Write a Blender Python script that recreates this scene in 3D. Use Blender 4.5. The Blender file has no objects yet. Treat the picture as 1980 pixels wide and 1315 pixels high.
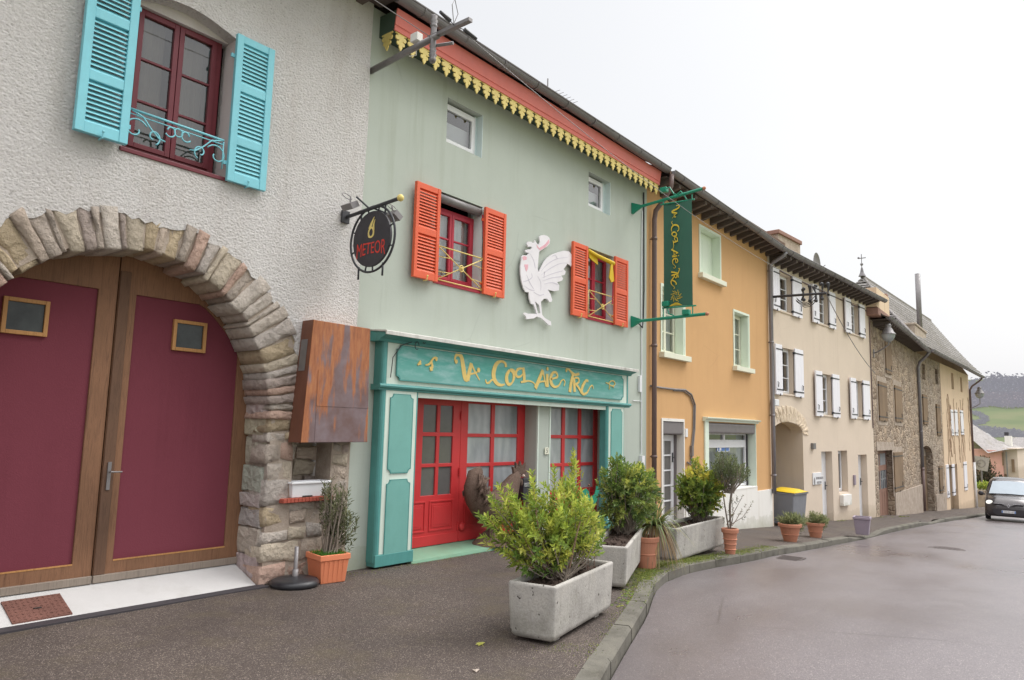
import bpy, bmesh, math, random
from mathutils import Vector, Matrix
from mathutils.geometry import tessellate_polygon
from mathutils import noise as mnoise

random.seed(7)
scene = bpy.context.scene
COL = scene.collection

# ------------------------------------------------------------------ camera
YAW, PITCH, ROLL, FPX = math.radians(50.76), math.radians(6.974), math.radians(1.454), 1380.8
CAMD, CAMH = 6.874, 1.7


def cam_axes():
    sy, cy, sp, cp = math.sin(YAW), math.cos(YAW), math.sin(PITCH), math.cos(PITCH)
    f = Vector((sy * cp, cy * cp, sp))
    r = Vector((cy, -sy, 0))
    u = r.cross(f)
    c, s = math.cos(ROLL), math.sin(ROLL)
    return r * c + u * s, -r * s + u * c, f


CR, CU, CF = cam_axes()


def ray(px, py):
    return CF + CR * ((px - 990) / FPX) - CU * ((py - 657.5) / FPX)


# ------------------------------------------------------------------ surveying helpers (measurements of the real planes)
class Frame:
    """vertical facade plane: origin on the ground plan, direction along the wall; local x along, y into the house, z up"""
    def __init__(s, ox, oy, deg):
        s.o = Vector((ox, oy, 0)); s.a = math.radians(deg)
        s.x = Vector((math.cos(s.a), math.sin(s.a), 0)); s.n = Vector((s.x.y, -s.x.x, 0))

    def p(s, px, py, d=0.0):
        r = ray(px, py); o = s.o + s.n * d; c = Vector((0, -CAMD, 0))
        t = (o - c).dot(s.n) / r.dot(s.n)
        q = c + r * t
        return (q - s.o).dot(s.x), CAMH + r.z * t

    def w(s, x, y, z):
        q = s.o + s.x * x - s.n * y
        return Vector((q.x, q.y, z))


def xplane(px, py, X):
    r = ray(px, py); t = X / r.x
    return -CAMD + r.y * t, CAMH + r.z * t


PROF = [(-400, 0), (4, 0), (8, -.03), (12.7, -.28), (16, -.52), (19.7, -.76), (24, -.95), (28.3, -1.14), (38, -1.75), (55, -2.65), (90, -4.2), (200, -12), (400, -14), (4000, -14)]


def gz(x):
    for (a, b), (c, d) in zip(PROF, PROF[1:]):
        if x <= c:
            return b + (d - b) * (x - a) / (c - a)
    return PROF[-1][1]


def gnd(px, py, dz=0.0):
    r = ray(px, py); t = 1.0
    for i in range(400):
        x, z = r.x * t, CAMH + r.z * t
        e = z - gz(x) - dz
        if abs(e) < 1e-4: break
        t *= 1 + max(-.3, min(.3, e / max(.3, CAMH - z)))
    return Vector((r.x * t, -CAMD + r.y * t, CAMH + r.z * t))


# ------------------------------------------------------------------ object helpers
OFF = {}


def top(o):
    while o.parent: o = o.parent
    return o


def tag(o, label=None, cat=None, group=None, kind=None):
    if label: o['label'] = label
    if cat: o['category'] = cat
    if group: o['group'] = group
    if kind: o['kind'] = kind
    return o


def thing(name, label, cat, loc=(0, 0, 0), rz=0.0, group=None, frame=None, fx=0.0, z0=0.0):
    o = bpy.data.objects.new(name, None); COL.objects.link(o)
    o.empty_display_size = .2
    if frame:
        loc = frame.w(fx, 0, z0); rz = frame.a
        OFF[o.name] = (fx, 0, z0)
    o.location = loc; o.rotation_euler = (0, 0, rz)
    return tag(o, label, cat, group)


class MB:
    def __init__(s): s.v = []; s.f = []; s.c = []

    def add(s, verts, faces, col=None):
        b = len(s.v); s.v += [tuple(v) for v in verts]
        s.f += [tuple(b + i for i in f) for f in faces]
        s.c += [col] * len(faces)
        return s

    def box(s, x0, x1, y0, y1, z0, z1, col=None):
        return s.add([(x0, y0, z0), (x1, y0, z0), (x1, y1, z0), (x0, y1, z0), (x0, y0, z1), (x1, y0, z1), (x1, y1, z1), (x0, y1, z1)],
                     [(3, 2, 1, 0), (4, 5, 6, 7), (0, 1, 5, 4), (1, 2, 6, 5), (2, 3, 7, 6), (3, 0, 4, 7)], col)

    def quad(s, a, b, c, d, col=None): return s.add([a, b, c, d], [(0, 1, 2, 3)], col)

    def fill(s, polys, y0, depth, col=None, axis='y'):
        """polygon (first = outline, rest = holes) of (x, z) points, extruded from y0 to y0+depth"""
        polys = [[(p[0], p[1]) for p in q] for q in polys]
        tri = tessellate_polygon([[Vector((p[0], p[1], 0)) for p in q] for q in polys])
        flat = [p for q in polys for p in q]; n = len(flat)
        mk = (lambda x, z, y: (x, y, z)) if axis == 'y' else ((lambda x, z, y: (y, x, z)) if axis == 'x' else (lambda x, z, y: (x, z, y)))
        V = [mk(x, z, y0) for x, z in flat]
        F = [tuple(t) for t in tri]
        if depth:
            V += [mk(x, z, y0 + depth) for x, z in flat]
            F += [tuple(i + n for i in t) for t in tri]
            b = 0
            for q in polys:
                m = len(q)
                for i in range(m):
                    j = (i + 1) % m
                    F.append((b + i, b + j, b + j + n, b + i + n))
                b += m
        return s.add(V, F, col)

    def tube(s, pts, r, n=6, col=None, closed=False, cap=True):
        pts = [Vector(p) for p in pts]
        rs = r if isinstance(r, (list, tuple)) else [r] * len(pts)
        V = []; F = []; prev = None; m = len(pts)
        for i, p in enumerate(pts):
            if closed: t = pts[(i + 1) % m] - pts[i - 1]
            else: t = pts[min(i + 1, m - 1)] - pts[max(i - 1, 0)]
            if t.length < 1e-9: t = Vector((0, 0, 1))
            t.normalize()
            if prev is None:
                a = t.orthogonal().normalized()
            else:
                a = prev - t * prev.dot(t)
                a = a.normalized() if a.length > 1e-6 else t.orthogonal().normalized()
            prev = a; b = t.cross(a)
            for k in range(n):
                an = 2 * math.pi * k / n
                V.append(p + (a * math.cos(an) + b * math.sin(an)) * rs[i])
        for i in range(m if closed else m - 1):
            j = (i + 1) % m
            for k in range(n):
                l = (k + 1) % n
                F.append((i * n + k, i * n + l, j * n + l, j * n + k))
        if cap and not closed:
            F.append(tuple(range(n - 1, -1, -1))); F.append(tuple((m - 1) * n + k for k in range(n)))
        return s.add(V, F, col)

    def sweep(s, pts, ra, rb, lat, n=14, col=None):
        """elliptical sweep: ra in the plane, rb along the lateral axis"""
        pts = [Vector(p) for p in pts]; lat = Vector(lat).normalized(); V = []; F = []; m = len(pts)
        for i, p in enumerate(pts):
            t = (pts[min(i + 1, m - 1)] - pts[max(i - 1, 0)]).normalized()
            a = lat.cross(t).normalized()
            for k in range(n):
                an = 2 * math.pi * k / n
                V.append(p + a * math.cos(an) * ra[i] + lat * math.sin(an) * rb[i])
        for i in range(m - 1):
            for k in range(n):
                l = (k + 1) % n
                F.append((i * n + k, i * n + l, (i + 1) * n + l, (i + 1) * n + k))
        F.append(tuple(range(n - 1, -1, -1))); F.append(tuple((m - 1) * n + k for k in range(n)))
        return s.add(V, F, col)

    def lathe(s, prof, n=24, c=(0, 0, 0), col=None):
        V = []; F = []; m = len(prof)
        for r, z in prof:
            for k in range(n):
                an = 2 * math.pi * k / n
                V.append((c[0] + r * math.cos(an), c[1] + r * math.sin(an), c[2] + z))
        for i in range(m - 1):
            for k in range(n):
                l = (k + 1) % n
                F.append((i * n + k, i * n + l, (i + 1) * n + l, (i + 1) * n + k))
        return s.add(V, F, col)

    def ball(s, c, r, n=10, m=7, col=None, sc=(1, 1, 1)):
        V = [(c[0], c[1], c[2] - r * sc[2])]; F = []
        for i in range(1, m):
            th = math.pi * i / m
            for k in range(n):
                an = 2 * math.pi * k / n
                V.append((c[0] + r * sc[0] * math.sin(th) * math.cos(an), c[1] + r * sc[1] * math.sin(th) * math.sin(an), c[2] - r * sc[2] * math.cos(th)))
        V.append((c[0], c[1], c[2] + r * sc[2])); e = len(V) - 1
        for k in range(n):
            l = (k + 1) % n
            F.append((0, 1 + l, 1 + k)); F.append((e, 1 + (m - 2) * n + k, 1 + (m - 2) * n + l))
            for i in range(m - 2):
                F.append((1 + i * n + k, 1 + i * n + l, 1 + (i + 1) * n + l, 1 + (i + 1) * n + k))
        return s.add(V, F, col)

    def ribbon(s, pts, w, put, th=.004, smooth=3, col=None):
        """a painted or cut-out stroke: a polyline with widths, laid by put(x, z, lift) -> 3D"""
        pts = [Vector((p[0], p[1])) for p in pts]
        ws = list(w) if isinstance(w, (list, tuple)) else [w] * len(pts)
        if len(ws) < len(pts):
            n = len(pts); m = len(ws)
            ws = [ws[min(m - 1, int(i * (m - 1) / (n - 1)))] * (1 - (i * (m - 1) / (n - 1)) % 1) + ws[min(m - 1, int(i * (m - 1) / (n - 1)) + 1)] * ((i * (m - 1) / (n - 1)) % 1) for i in range(n)]
        if smooth and len(pts) > 2:
            P2 = []; W2 = []
            for i in range(len(pts) - 1):
                p0, p1, p2, p3 = pts[max(0, i - 1)], pts[i], pts[i + 1], pts[min(len(pts) - 1, i + 2)]
                for k in range(smooth):
                    t = k / smooth
                    P2.append(.5 * ((2 * p1) + (p2 - p0) * t + (2 * p0 - 5 * p1 + 4 * p2 - p3) * t * t + (3 * p1 - p0 - 3 * p2 + p3) * t ** 3))
                    W2.append(ws[i] * (1 - t) + ws[i + 1] * t)
            P2.append(pts[-1]); W2.append(ws[-1]); pts, ws = P2, W2
        V = []; F = []; m = len(pts)
        for i, p in enumerate(pts):
            t = pts[min(i + 1, m - 1)] - pts[max(i - 1, 0)]
            t = t.normalized() if t.length > 1e-9 else Vector((1, 0))
            nn = Vector((-t.y, t.x)) * ws[i] * .5
            a, b = p + nn, p - nn
            V += [put(a.x, a.y, 0), put(b.x, b.y, 0), put(a.x, a.y, th), put(b.x, b.y, th)]
        for i in range(m - 1):
            q = i * 4
            F += [(q + 2, q + 3, q + 7, q + 6), (q, q + 2, q + 6, q + 4), (q + 3, q + 1, q + 5, q + 7), (q, q + 4, q + 5, q + 1)]
        F += [(0, 1, 3, 2), ((m - 1) * 4, (m - 1) * 4 + 2, (m - 1) * 4 + 3, (m - 1) * 4 + 1)]
        return s.add(V, F, col)

    def xf(s, fn):
        s.v = [tuple(fn(v)) for v in s.v]; return s

    def build(s, name, mat, parent=None, smooth=False, bevel=0, recalc=True, seg=2):
        me = bpy.data.meshes.new(name)
        off = (0, 0, 0)
        if parent is not None: off = OFF.get(top(parent).name, (0, 0, 0))
        me.from_pydata([(v[0] - off[0], v[1] - off[1], v[2] - off[2]) for v in s.v], [], s.f)
        if any(c is not None for c in s.c):
            at = me.attributes.new('col', 'FLOAT_COLOR', 'FACE')
            for i, c in enumerate(s.c):
                c = c or (1, 1, 1); at.data[i].color = (c[0], c[1], c[2], 1)
        if recalc:
            bm = bmesh.new(); bm.from_mesh(me)
            bmesh.ops.recalc_face_normals(bm, faces=bm.faces); bm.to_mesh(me); bm.free()
        me.materials.append(mat)
        if smooth:
            me.polygons.foreach_set('use_smooth', [True] * len(me.polygons))
        o = bpy.data.objects.new(name, me); COL.objects.link(o)
        if parent is not None: o.parent = parent
        if bevel:
            b = o.modifiers.new('bevel', 'BEVEL'); b.width = bevel; b.segments = seg; b.limit_method = 'ANGLE'; b.angle_limit = math.radians(40)
        return o


def kids(o): return [c for c in bpy.data.objects if c.parent == o]


def copy_tree(o, parent=None):
    c = o.copy(); COL.objects.link(c); c.parent = parent
    for ch in kids(o): copy_tree(ch, c)
    return c


def text_mesh(body, size, shear=0.0):
    """2D outlines of built-in lettering, as (verts2d, faces), centred"""
    cu = bpy.data.curves.new('lettering', 'FONT'); cu.body = body; cu.size = size; cu.align_x = 'CENTER'; cu.align_y = 'CENTER'; cu.shear = shear
    o = bpy.data.objects.new('lettering', cu); COL.objects.link(o)
    dg = bpy.context.evaluated_depsgraph_get(); dg.update()
    me = o.evaluated_get(dg).to_mesh()
    V = [(v.co.x, v.co.y) for v in me.vertices]; F = [tuple(p.vertices) for p in me.polygons]
    o.evaluated_get(dg).to_mesh_clear()
    bpy.data.objects.remove(o); bpy.data.curves.remove(cu)
    return V, F


# ------------------------------------------------------------------ materials
def srgb(r, g, b):
    f = lambda c: (c / 255 / 12.92) if c / 255 <= .04045 else ((c / 255 + .055) / 1.055) ** 2.4
    return (f(r), f(g), f(b))


class N:
    def __init__(s, name):
        s.m = bpy.data.materials.new(name); s.m.use_nodes = True; s.t = s.m.node_tree; s.t.nodes.clear()
        s.out = s.t.nodes.new('ShaderNodeOutputMaterial')
        s.geo = s.t.nodes.new('ShaderNodeNewGeometry'); s.pos = s.geo.outputs['Position']

    def n(s, typ, **kw):
        x = s.t.nodes.new('ShaderNode' + typ)
        for k, v in kw.items():
            if k in x.inputs.keys():
                if hasattr(v, 'is_output'): s.t.links.new(v, x.inputs[k])
                else: x.inputs[k].default_value = v
            else: setattr(x, k, v)
        return x

    def l(s, a, b): s.t.links.new(a, b)

    def scaled(s, sx, sy, sz, src=None, rz=0):
        m = s.n('Mapping'); s.l(src or s.pos, m.inputs['Vector']); m.inputs['Scale'].default_value = (sx, sy, sz); m.inputs['Rotation'].default_value = (0, 0, rz)
        return m.outputs[0]

    def noise(s, scale, detail=4, rough=.6, vec=None, dist=0):
        x = s.n('TexNoise'); s.l(vec or s.pos, x.inputs['Vector']); x.inputs['Scale'].default_value = scale; x.inputs['Detail'].default_value = detail
        x.inputs['Roughness'].default_value = rough; x.inputs['Distortion'].default_value = dist
        return x.outputs['Fac']

    def voro(s, scale, feature='F1', vec=None, out='Distance', rnd=1):
        x = s.n('TexVoronoi'); x.feature = feature; s.l(vec or s.pos, x.inputs['Vector']); x.inputs['Scale'].default_value = scale
        if 'Randomness' in x.inputs: x.inputs['Randomness'].default_value = rnd
        return x.outputs[out]

    def ramp(s, fac, stops, interp='LINEAR'):
        x = s.n('ValToRGB'); s.l(fac, x.inputs[0]); e = x.color_ramp.elements; x.color_ramp.interpolation = interp
        while len(e) < len(stops): e.new(.5)
        for i, (p, c) in enumerate(stops):
            e[i].position = p; c = c if isinstance(c, (tuple, list)) else (c, c, c); e[i].color = (c[0], c[1], c[2], 1)
        return x.outputs[0]

    def mix(s, fac, a, b, mode='MIX'):
        x = s.n('Mix'); x.data_type = 'RGBA'; x.blend_type = mode
        for k, v in ((0, fac), (6, a), (7, b)):
            if hasattr(v, 'is_output'): s.l(v, x.inputs[k])
            elif k == 0: x.inputs[k].default_value = v
            else: x.inputs[k].default_value = (v[0], v[1], v[2], 1) if not isinstance(v, (int, float)) else (v, v, v, 1)
        return x.outputs[2]

    def math(s, op, a, b=0.0):
        x = s.n('Math'); x.operation = op
        for k, v in ((0, a), (1, b)):
            if hasattr(v, 'is_output'): s.l(v, x.inputs[k])
            else: x.inputs[k].default_value = v
        return x.outputs[0]

    def attr(s, name='col'):
        x = s.n('Attribute'); x.attribute_name = name; return x.outputs['Color']

    def bump(s, h, strength=.4, dist=.01, prev=None):
        x = s.n('Bump'); s.l(h, x.inputs['Height']); x.inputs['Strength'].default_value = strength; x.inputs['Distance'].default_value = dist
        if prev: s.l(prev, x.inputs['Normal'])
        return x.outputs[0]

    def bsdf(s, col, rough=.7, bump=None, metal=0.0, spec=.5, **kw):
        x = s.n('BsdfPrincipled')
        for k, v in (('Base Color', col), ('Roughness', rough), ('Metallic', metal), ('Specular IOR Level', spec)):
            if hasattr(v, 'is_output'): s.l(v, x.inputs[k])
            else: x.inputs[k].default_value = (v[0], v[1], v[2], 1) if isinstance(v, (tuple, list)) else v
        for k, v in kw.items(): x.inputs[k].default_value = v
        if bump is not None: s.l(bump, x.inputs['Normal'])
        s.l(x.outputs[0], s.out.inputs[0]); return x


def paint(name, c, var=.12, rough=.55, scale=2.5, bstr=.15, dirt=.25, metal=0.0, spec=.4, dirtcol=None, streak=True, chips=0.0, chipcol=(206, 196, 184)):
    """a painted / plastered surface with blotches, fine grain and faint vertical weather streaks"""
    k = N(name)
    a = tuple(x * (1 - var) for x in c); b = tuple(min(1, x * (1 + var)) for x in c)
    col = k.ramp(k.noise(scale, 6, .65), [(.3, a), (.7, b)])
    if dirt:
        v = k.scaled(3.2, 3.2, .35) if streak else k.pos
        d = k.ramp(k.noise(1.6, 7, .7, vec=v), [(.5, 0), (.8, 1)])
        dc = dirtcol or tuple(x * .55 + .02 for x in c)
        col = k.mix(k.math('MULTIPLY', d, dirt), col, dc)
    if chips:
        ch = k.noise(17, 7, .75); big = k.noise(1.7, 3, .5)
        col = k.mix(k.math('MULTIPLY', k.ramp(ch, [(.64, 0), (.67, 1)]), k.ramp(big, [(.42, 0), (.62, chips)])), col, srgb(*chipcol))
    fine = k.noise(90, 3, .7)
    col = k.mix(.12, col, k.ramp(fine, [(.2, tuple(x * .7 for x in c)), (.8, tuple(min(1, x * 1.25) for x in c))]))
    rg = k.ramp(k.noise(6, 3), [(.3, max(.05, rough - .1)), (.7, min(1, rough + .1))])
    k.bsdf(col, rg, k.bump(fine, bstr, .004), metal, spec)
    return k.m


def facade(name, c, stain, z0=0.0, base=(150, 144, 128), amt=.4, crack=.5, seed=0.0):
    """painted render on a house front: patchy repaints, rain streaks, splash dirt at the foot, hairline cracks"""
    k = N(name)
    off = k.n('Mapping'); k.l(k.pos, off.inputs['Vector']); off.inputs['Location'].default_value = (seed * 7.3, seed * 3.1, seed * 1.7); P = off.outputs[0]
    a = k.noise(.55, 5, .6, vec=P); b = k.noise(2.6, 7, .68, vec=P)
    col = k.ramp(a, [(.3, tuple(x * .94 for x in c)), (.5, c), (.72, tuple(min(1, x * 1.05) for x in c))])
    col = k.mix(k.ramp(b, [(.5, 0), (.78, .35)]), col, tuple(min(1, x * 1.1) for x in c))
    st = k.noise(1.2, 8, .7, vec=k.scaled(4.5, 4.5, .22, P)); st2 = k.noise(.8, 4, .5, vec=P)
    col = k.mix(k.math('MULTIPLY', k.ramp(st, [(.5, 0), (.72, 1)]), k.ramp(st2, [(.4, .15 * amt), (.65, amt)])), col, stain)
    sp = k.n('SeparateXYZ'); k.l(k.pos, sp.inputs[0])
    hz = k.math('SUBTRACT', sp.outputs['Z'], z0)
    d = k.math('ADD', k.math('MULTIPLY', hz, 1.5), k.math('MULTIPLY', b, 1.1))
    col = k.mix(k.ramp(d, [(.45, .7), (1.0, .22), (1.9, 0)]), col, srgb(*base))
    e = k.voro(.55, 'DISTANCE_TO_EDGE', vec=k.mix(.16, P, k.t.nodes.new('ShaderNodeTexNoise').outputs['Color'], 'LINEAR_LIGHT'))
    ck = k.math('MULTIPLY', k.ramp(e, [(.0, 1), (.006, 0)]), k.ramp(k.noise(.9, 2, .5, vec=P), [(.55, 0), (.62, crack)]))
    col = k.mix(ck, col, tuple(x * .5 for x in c))
    fine = k.noise(70, 4, .7)
    col = k.mix(.10, col, k.ramp(fine, [(.25, tuple(x * .6 for x in c)), (.75, tuple(min(1, x * 1.3) for x in c))]))
    h = k.math('ADD', k.math('MULTIPLY', fine, .4), k.math('MULTIPLY', b, .8))
    k.bsdf(col, .88, k.bump(h, .35, .012), spec=.25)
    return k.m


def mat_roughcast():
    k = N('roughcast render')
    v = k.scaled(1, 1, 1.25)
    g = k.noise(24, 7, .8, vec=v, dist=.9); g2 = k.voro(38, 'SMOOTH_F1', vec=v)
    h = k.math('ADD', g, k.math('MULTIPLY', g2, .45))
    base = k.ramp(k.noise(.9, 6, .6), [(.3, srgb(222, 217, 213)), (.6, srgb(231, 227, 224)), (.8, srgb(228, 220, 211))])
    st = k.ramp(k.noise(1.3, 6, .7, vec=k.scaled(2.2, 2.2, .3)), [(.52, 0), (.8, .45)])
    base = k.mix(st, base, srgb(186, 172, 160))
    col = k.mix(k.ramp(h, [(.40, .7), (.60, 0)]), base, srgb(150, 142, 136))
    k.bsdf(col, .95, k.bump(h, .85, .045), spec=.2)
    return k.m


def mat_stone_attr(name='field stone'):
    k = N(name)
    c = k.attr()
    n1 = k.noise(9, 8, .7); n2 = k.noise(55, 5, .7)
    col = k.mix(.5, c, k.ramp(n1, [(.25, .5), (.5, .85), (.75, 1.1)]), 'MULTIPLY')
    col = k.mix(k.ramp(n2, [(.45, 0), (.75, .35)]), col, srgb(205, 190, 172))
    col = k.mix(k.ramp(n2, [(.25, .35), (.42, 0)]), col, srgb(112, 98, 88))
    h = k.math('ADD', k.math('ADD', n1, k.math('MULTIPLY', n2, .35)), k.math('MULTIPLY', k.voro(16, 'F1'), .35))
    k.bsdf(col, .95, k.bump(h, 1.0, .06), spec=.12)
    return k.m


def mat_mortar(name='lime mortar', c=(198, 184, 170)):
    k = N(name); n1 = k.noise(4, 8, .7); n2 = k.noise(70, 4, .7)
    col = k.ramp(n1, [(.3, srgb(c[0] - 40, c[1] - 42, c[2] - 42)), (.7, srgb(*c))])
    col = k.mix(k.ramp(n2, [(.4, 0), (.7, .3)]), col, srgb(110, 98, 86))
    k.bsdf(col, .95, k.bump(k.math('ADD', n1, k.math('MULTIPLY', n2, .4)), .8, .03), spec=.15)
    return k.m


def mat_rubble(name='rubble stone wall', scale=3.4, tint=(178, 162, 146)):
    k = N(name)
    v = k.scaled(1, 1, 1.5)
    nz = k.n('TexNoise'); k.l(v, nz.inputs['Vector']); nz.inputs['Scale'].default_value = 3.0; nz.inputs['Detail'].default_value = 3
    vv = k.n('Vector' + 'Math'); vv.operation = 'MULTIPLY_ADD'; k.l(nz.outputs['Color'], vv.inputs[0]); vv.inputs[1].default_value = (.25, .25, .25); k.l(v, vv.inputs[2])
    cell = k.voro(scale, 'F1', vec=vv.outputs[0], out='Color'); edge = k.voro(scale, 'DISTANCE_TO_EDGE', vec=vv.outputs[0])
    sep = k.n('SeparateColor'); k.l(cell, sep.inputs[0])
    t = tint
    sc = k.ramp(sep.outputs[0], [(0, srgb(t[0] - 46, t[1] - 48, t[2] - 48)), (.35, srgb(t[0] - 12, t[1] - 14, t[2] - 16)), (.7, srgb(*t)), (1, srgb(t[0] + 24, t[1] + 18, t[2] + 10))])
    n2 = k.noise(28, 6, .7)
    sc = k.mix(.5, sc, k.ramp(n2, [(.3, .35), (.7, 1.0)]), 'MULTIPLY')
    mort = k.ramp(k.noise(20, 4), [(.3, srgb(t[0] - 25, t[1] - 24, t[2] - 24)), (.7, srgb(t[0] + 22, t[1] + 20, t[2] + 16))])
    col = k.mix(k.ramp(edge, [(.03, 1), (.09, 0)]), sc, mort)
    col = k.mix(k.ramp(k.noise(.5, 5), [(.45, 0), (.7, .3)]), col, srgb(t[0] + 18, t[1] + 6, t[2] - 8))
    h = k.math('ADD', k.ramp(edge, [(0, 0), (.16, 1)]), k.math('MULTIPLY', n2, .5))
    k.bsdf(col, .95, k.bump(h, .9, .05), spec=.15)
    return k.m


def mat_wood(name, c1, c2, rough=.6, axis='z', scale=1.0):
    k = N(name)
    s = {'z': (14, 14, .7), 'x': (.7, 14, 14)}[axis]
    g = k.noise(1.8 * scale, 8, .7, vec=k.scaled(*s), dist=1.2)
    col = k.ramp(g, [(.25, c1), (.5, c2), (.78, tuple(x * .8 for x in c1))])
    col = k.mix(k.ramp(k.noise(.9, 4), [(.4, 0), (.75, .5)]), col, tuple(x * .5 for x in c1))
    k.bsdf(col, rough, k.bump(g, .35, .01), spec=.3)
    return k.m


def mat_glass(name='window glass', tint=(.9, .93, .95)):
    k = N(name)
    tr = k.n('BsdfTransparent'); tr.inputs[0].default_value = (*tint, 1)
    gl = k.n('BsdfGlossy'); gl.inputs['Roughness'].default_value = .015; gl.inputs[0].default_value = (1, 1, 1, 1)
    k.l(k.bump(k.noise(2.5, 2), .04, .02), gl.inputs['Normal'])
    fr = k.n('Fresnel'); fr.inputs[0].default_value = 1.55
    f2 = k.math('ADD', k.math('MULTIPLY', fr.outputs[0], 1.7), .05)
    mx = k.n('MixShader'); k.l(f2, mx.inputs[0]); k.l(tr.outputs[0], mx.inputs[1]); k.l(gl.outputs[0], mx.inputs[2])
    k.l(mx.outputs[0], k.out.inputs[0])
    return k.m


def mat_rust():
    k = N('rusted sheet steel')
    v = k.scaled(4.0, 4.0, .75)
    a = k.noise(1.35, 7, .62, vec=v); b = k.noise(9, 6, .7, vec=k.scaled(3, 3, .5))
    rust = k.ramp(b, [(.25, srgb(126, 82, 62)), (.5, srgb(166, 108, 76)), (.75, srgb(186, 132, 90))])
    steel = k.ramp(k.noise(5, 5), [(.3, srgb(112, 88, 84)), (.7, srgb(132, 118, 122))])
    sp = k.n('SeparateXYZ'); k.l(k.pos, sp.inputs[0])
    hgt = k.math('MULTIPLY', k.math('SUBTRACT', sp.outputs['Z'], 2.0), .16)
    col = k.mix(k.ramp(k.math('ADD', a, hgt), [(.475, 0), (.55, 1)]), steel, rust)
    k.bsdf(col, k.ramp(a, [(.3, .4), (.6, .8)]), k.bump(b, .25, .006), metal=.15, spec=.3)
    return k.m


def mat_asphalt():
    k = N('worn pavement asphalt')
    vc = k.voro(150, 'F1', out='Color'); sep = k.n('SeparateColor'); k.l(vc, sep.inputs[0])
    d = k.voro(150, 'F1')
    peb = k.ramp(sep.outputs[0], [(0, srgb(66, 58, 54)), (.45, srgb(92, 81, 75)), (.85, srgb(116, 103, 95)), (1, srgb(176, 163, 152))])
    col = k.mix(k.ramp(d, [(.3, 0), (.75, .7)]), peb, srgb(56, 50, 47))
    lo = k.noise(.55, 7, .62)
    col = k.mix(k.ramp(lo, [(.35, .55), (.6, 0)]), col, srgb(58, 50, 46))
    col = k.mix(k.ramp(k.noise(1.1, 5, .6), [(.55, 0), (.8, .3)]), col, srgb(120, 108, 98))
    gr = k.ramp(k.noise(1.6, 7, .7), [(.5, 0), (.75, .5)])
    col = k.mix(gr, col, srgb(98, 88, 66))
    k.bsdf(col, k.ramp(lo, [(.3, .55), (.6, .85)]), k.bump(k.math('SUBTRACT', 1.0, d), .7, .008), spec=.35)
    return k.m


def mat_road():
    k = N('damp road asphalt')
    vc = k.voro(150, 'F1', out='Color'); sep = k.n('SeparateColor'); k.l(vc, sep.inputs[0]); d = k.voro(150, 'F1')
    peb = k.ramp(sep.outputs[0], [(0, srgb(86, 80, 83)), (.5, srgb(105, 98, 100)), (.95, srgb(123, 116, 117)), (1, srgb(175, 168, 160))])
    lo = k.noise(.28, 7, .6, vec=k.scaled(.7, 1.4, 1)); mid = k.noise(2.4, 6, .65)
    col = k.mix(k.ramp(lo, [(.38, .6), (.58, 0)]), peb, srgb(93, 86, 87))
    col = k.mix(k.ramp(mid, [(.5, 0), (.8, .35)]), col, srgb(121, 113, 114))
    wx = k.mix(.10, k.pos, k.t.nodes.new('ShaderNodeTexNoise').outputs['Color'], 'LINEAR_LIGHT')
    e = k.voro(.30, 'DISTANCE_TO_EDGE', vec=wx)
    ck = k.math('MULTIPLY', k.ramp(e, [(0, 1), (.006, 0)]), k.ramp(k.noise(.35, 3), [(.5, 0), (.58, .55)]))
    col = k.mix(ck, col, srgb(66, 59, 58))
    trk = k.noise(.5, 3, .5, vec=k.scaled(.12, 2.4, 1))
    col = k.mix(k.ramp(trk, [(.5, 0), (.7, .3)]), col, srgb(92, 82, 81))
    grit = k.noise(260, 2, .6); col = k.mix(k.ramp(grit, [(.62, 0), (.72, .45)]), col, srgb(160, 150, 144))
    rg = k.ramp(lo, [(.33, .20), (.5, .36), (.7, .5)])
    k.bsdf(col, rg, k.bump(k.math('SUBTRACT', 1.0, d), .22, .004), spec=.55)
    return k.m


def mat_concrete(name='weathered concrete', c=(176, 172, 166)):
    k = N(name)
    lo = k.noise(3, 7, .65); hi = k.noise(60, 4, .7); pit = k.noise(22, 2, .5)
    col = k.ramp(lo, [(.25, srgb(c[0] - 36, c[1] - 36, c[2] - 36)), (.5, srgb(*c)), (.75, srgb(c[0] + 16, c[1] + 15, c[2] + 12))])
    st = k.ramp(k.noise(2.2, 6, .7, vec=k.scaled(3.5, 3.5, .5)), [(.52, 0), (.8, .4)])
    col = k.mix(st, col, srgb(118, 112, 102))
    col = k.mix(k.ramp(pit, [(.70, 0), (.73, .9)]), col, srgb(52, 46, 40))
    col = k.mix(k.ramp(hi, [(.35, .25), (.6, 0)]), col, srgb(108, 102, 94))
    gr = k.ramp(k.noise(1.2, 5, .6), [(.58, 0), (.8, .25)])
    col = k.mix(gr, col, srgb(120, 124, 88))
    k.bsdf(col, .9, k.bump(k.math('SUBTRACT', hi, pit), .4, .01), spec=.25)
    return k.m


def mat_leaf(name, rough=.45):
    k = N(name)
    c = k.attr(); n = k.noise(14, 2)
    col = k.mix(k.ramp(n, [(.3, .22), (.7, 0)]), c, k.mix(1.0, c, .5, 'MULTIPLY'))
    b = k.bsdf(col, rough, None, spec=.4)
    tl = k.n('BsdfTranslucent'); k.l(col, tl.inputs[0])
    mx = k.n('MixShader'); mx.inputs[0].default_value = .36; k.l(b.outputs[0], mx.inputs[1]); k.l(tl.outputs[0], mx.inputs[2]); k.l(mx.outputs[0], k.out.inputs[0])
    return k.m


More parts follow.
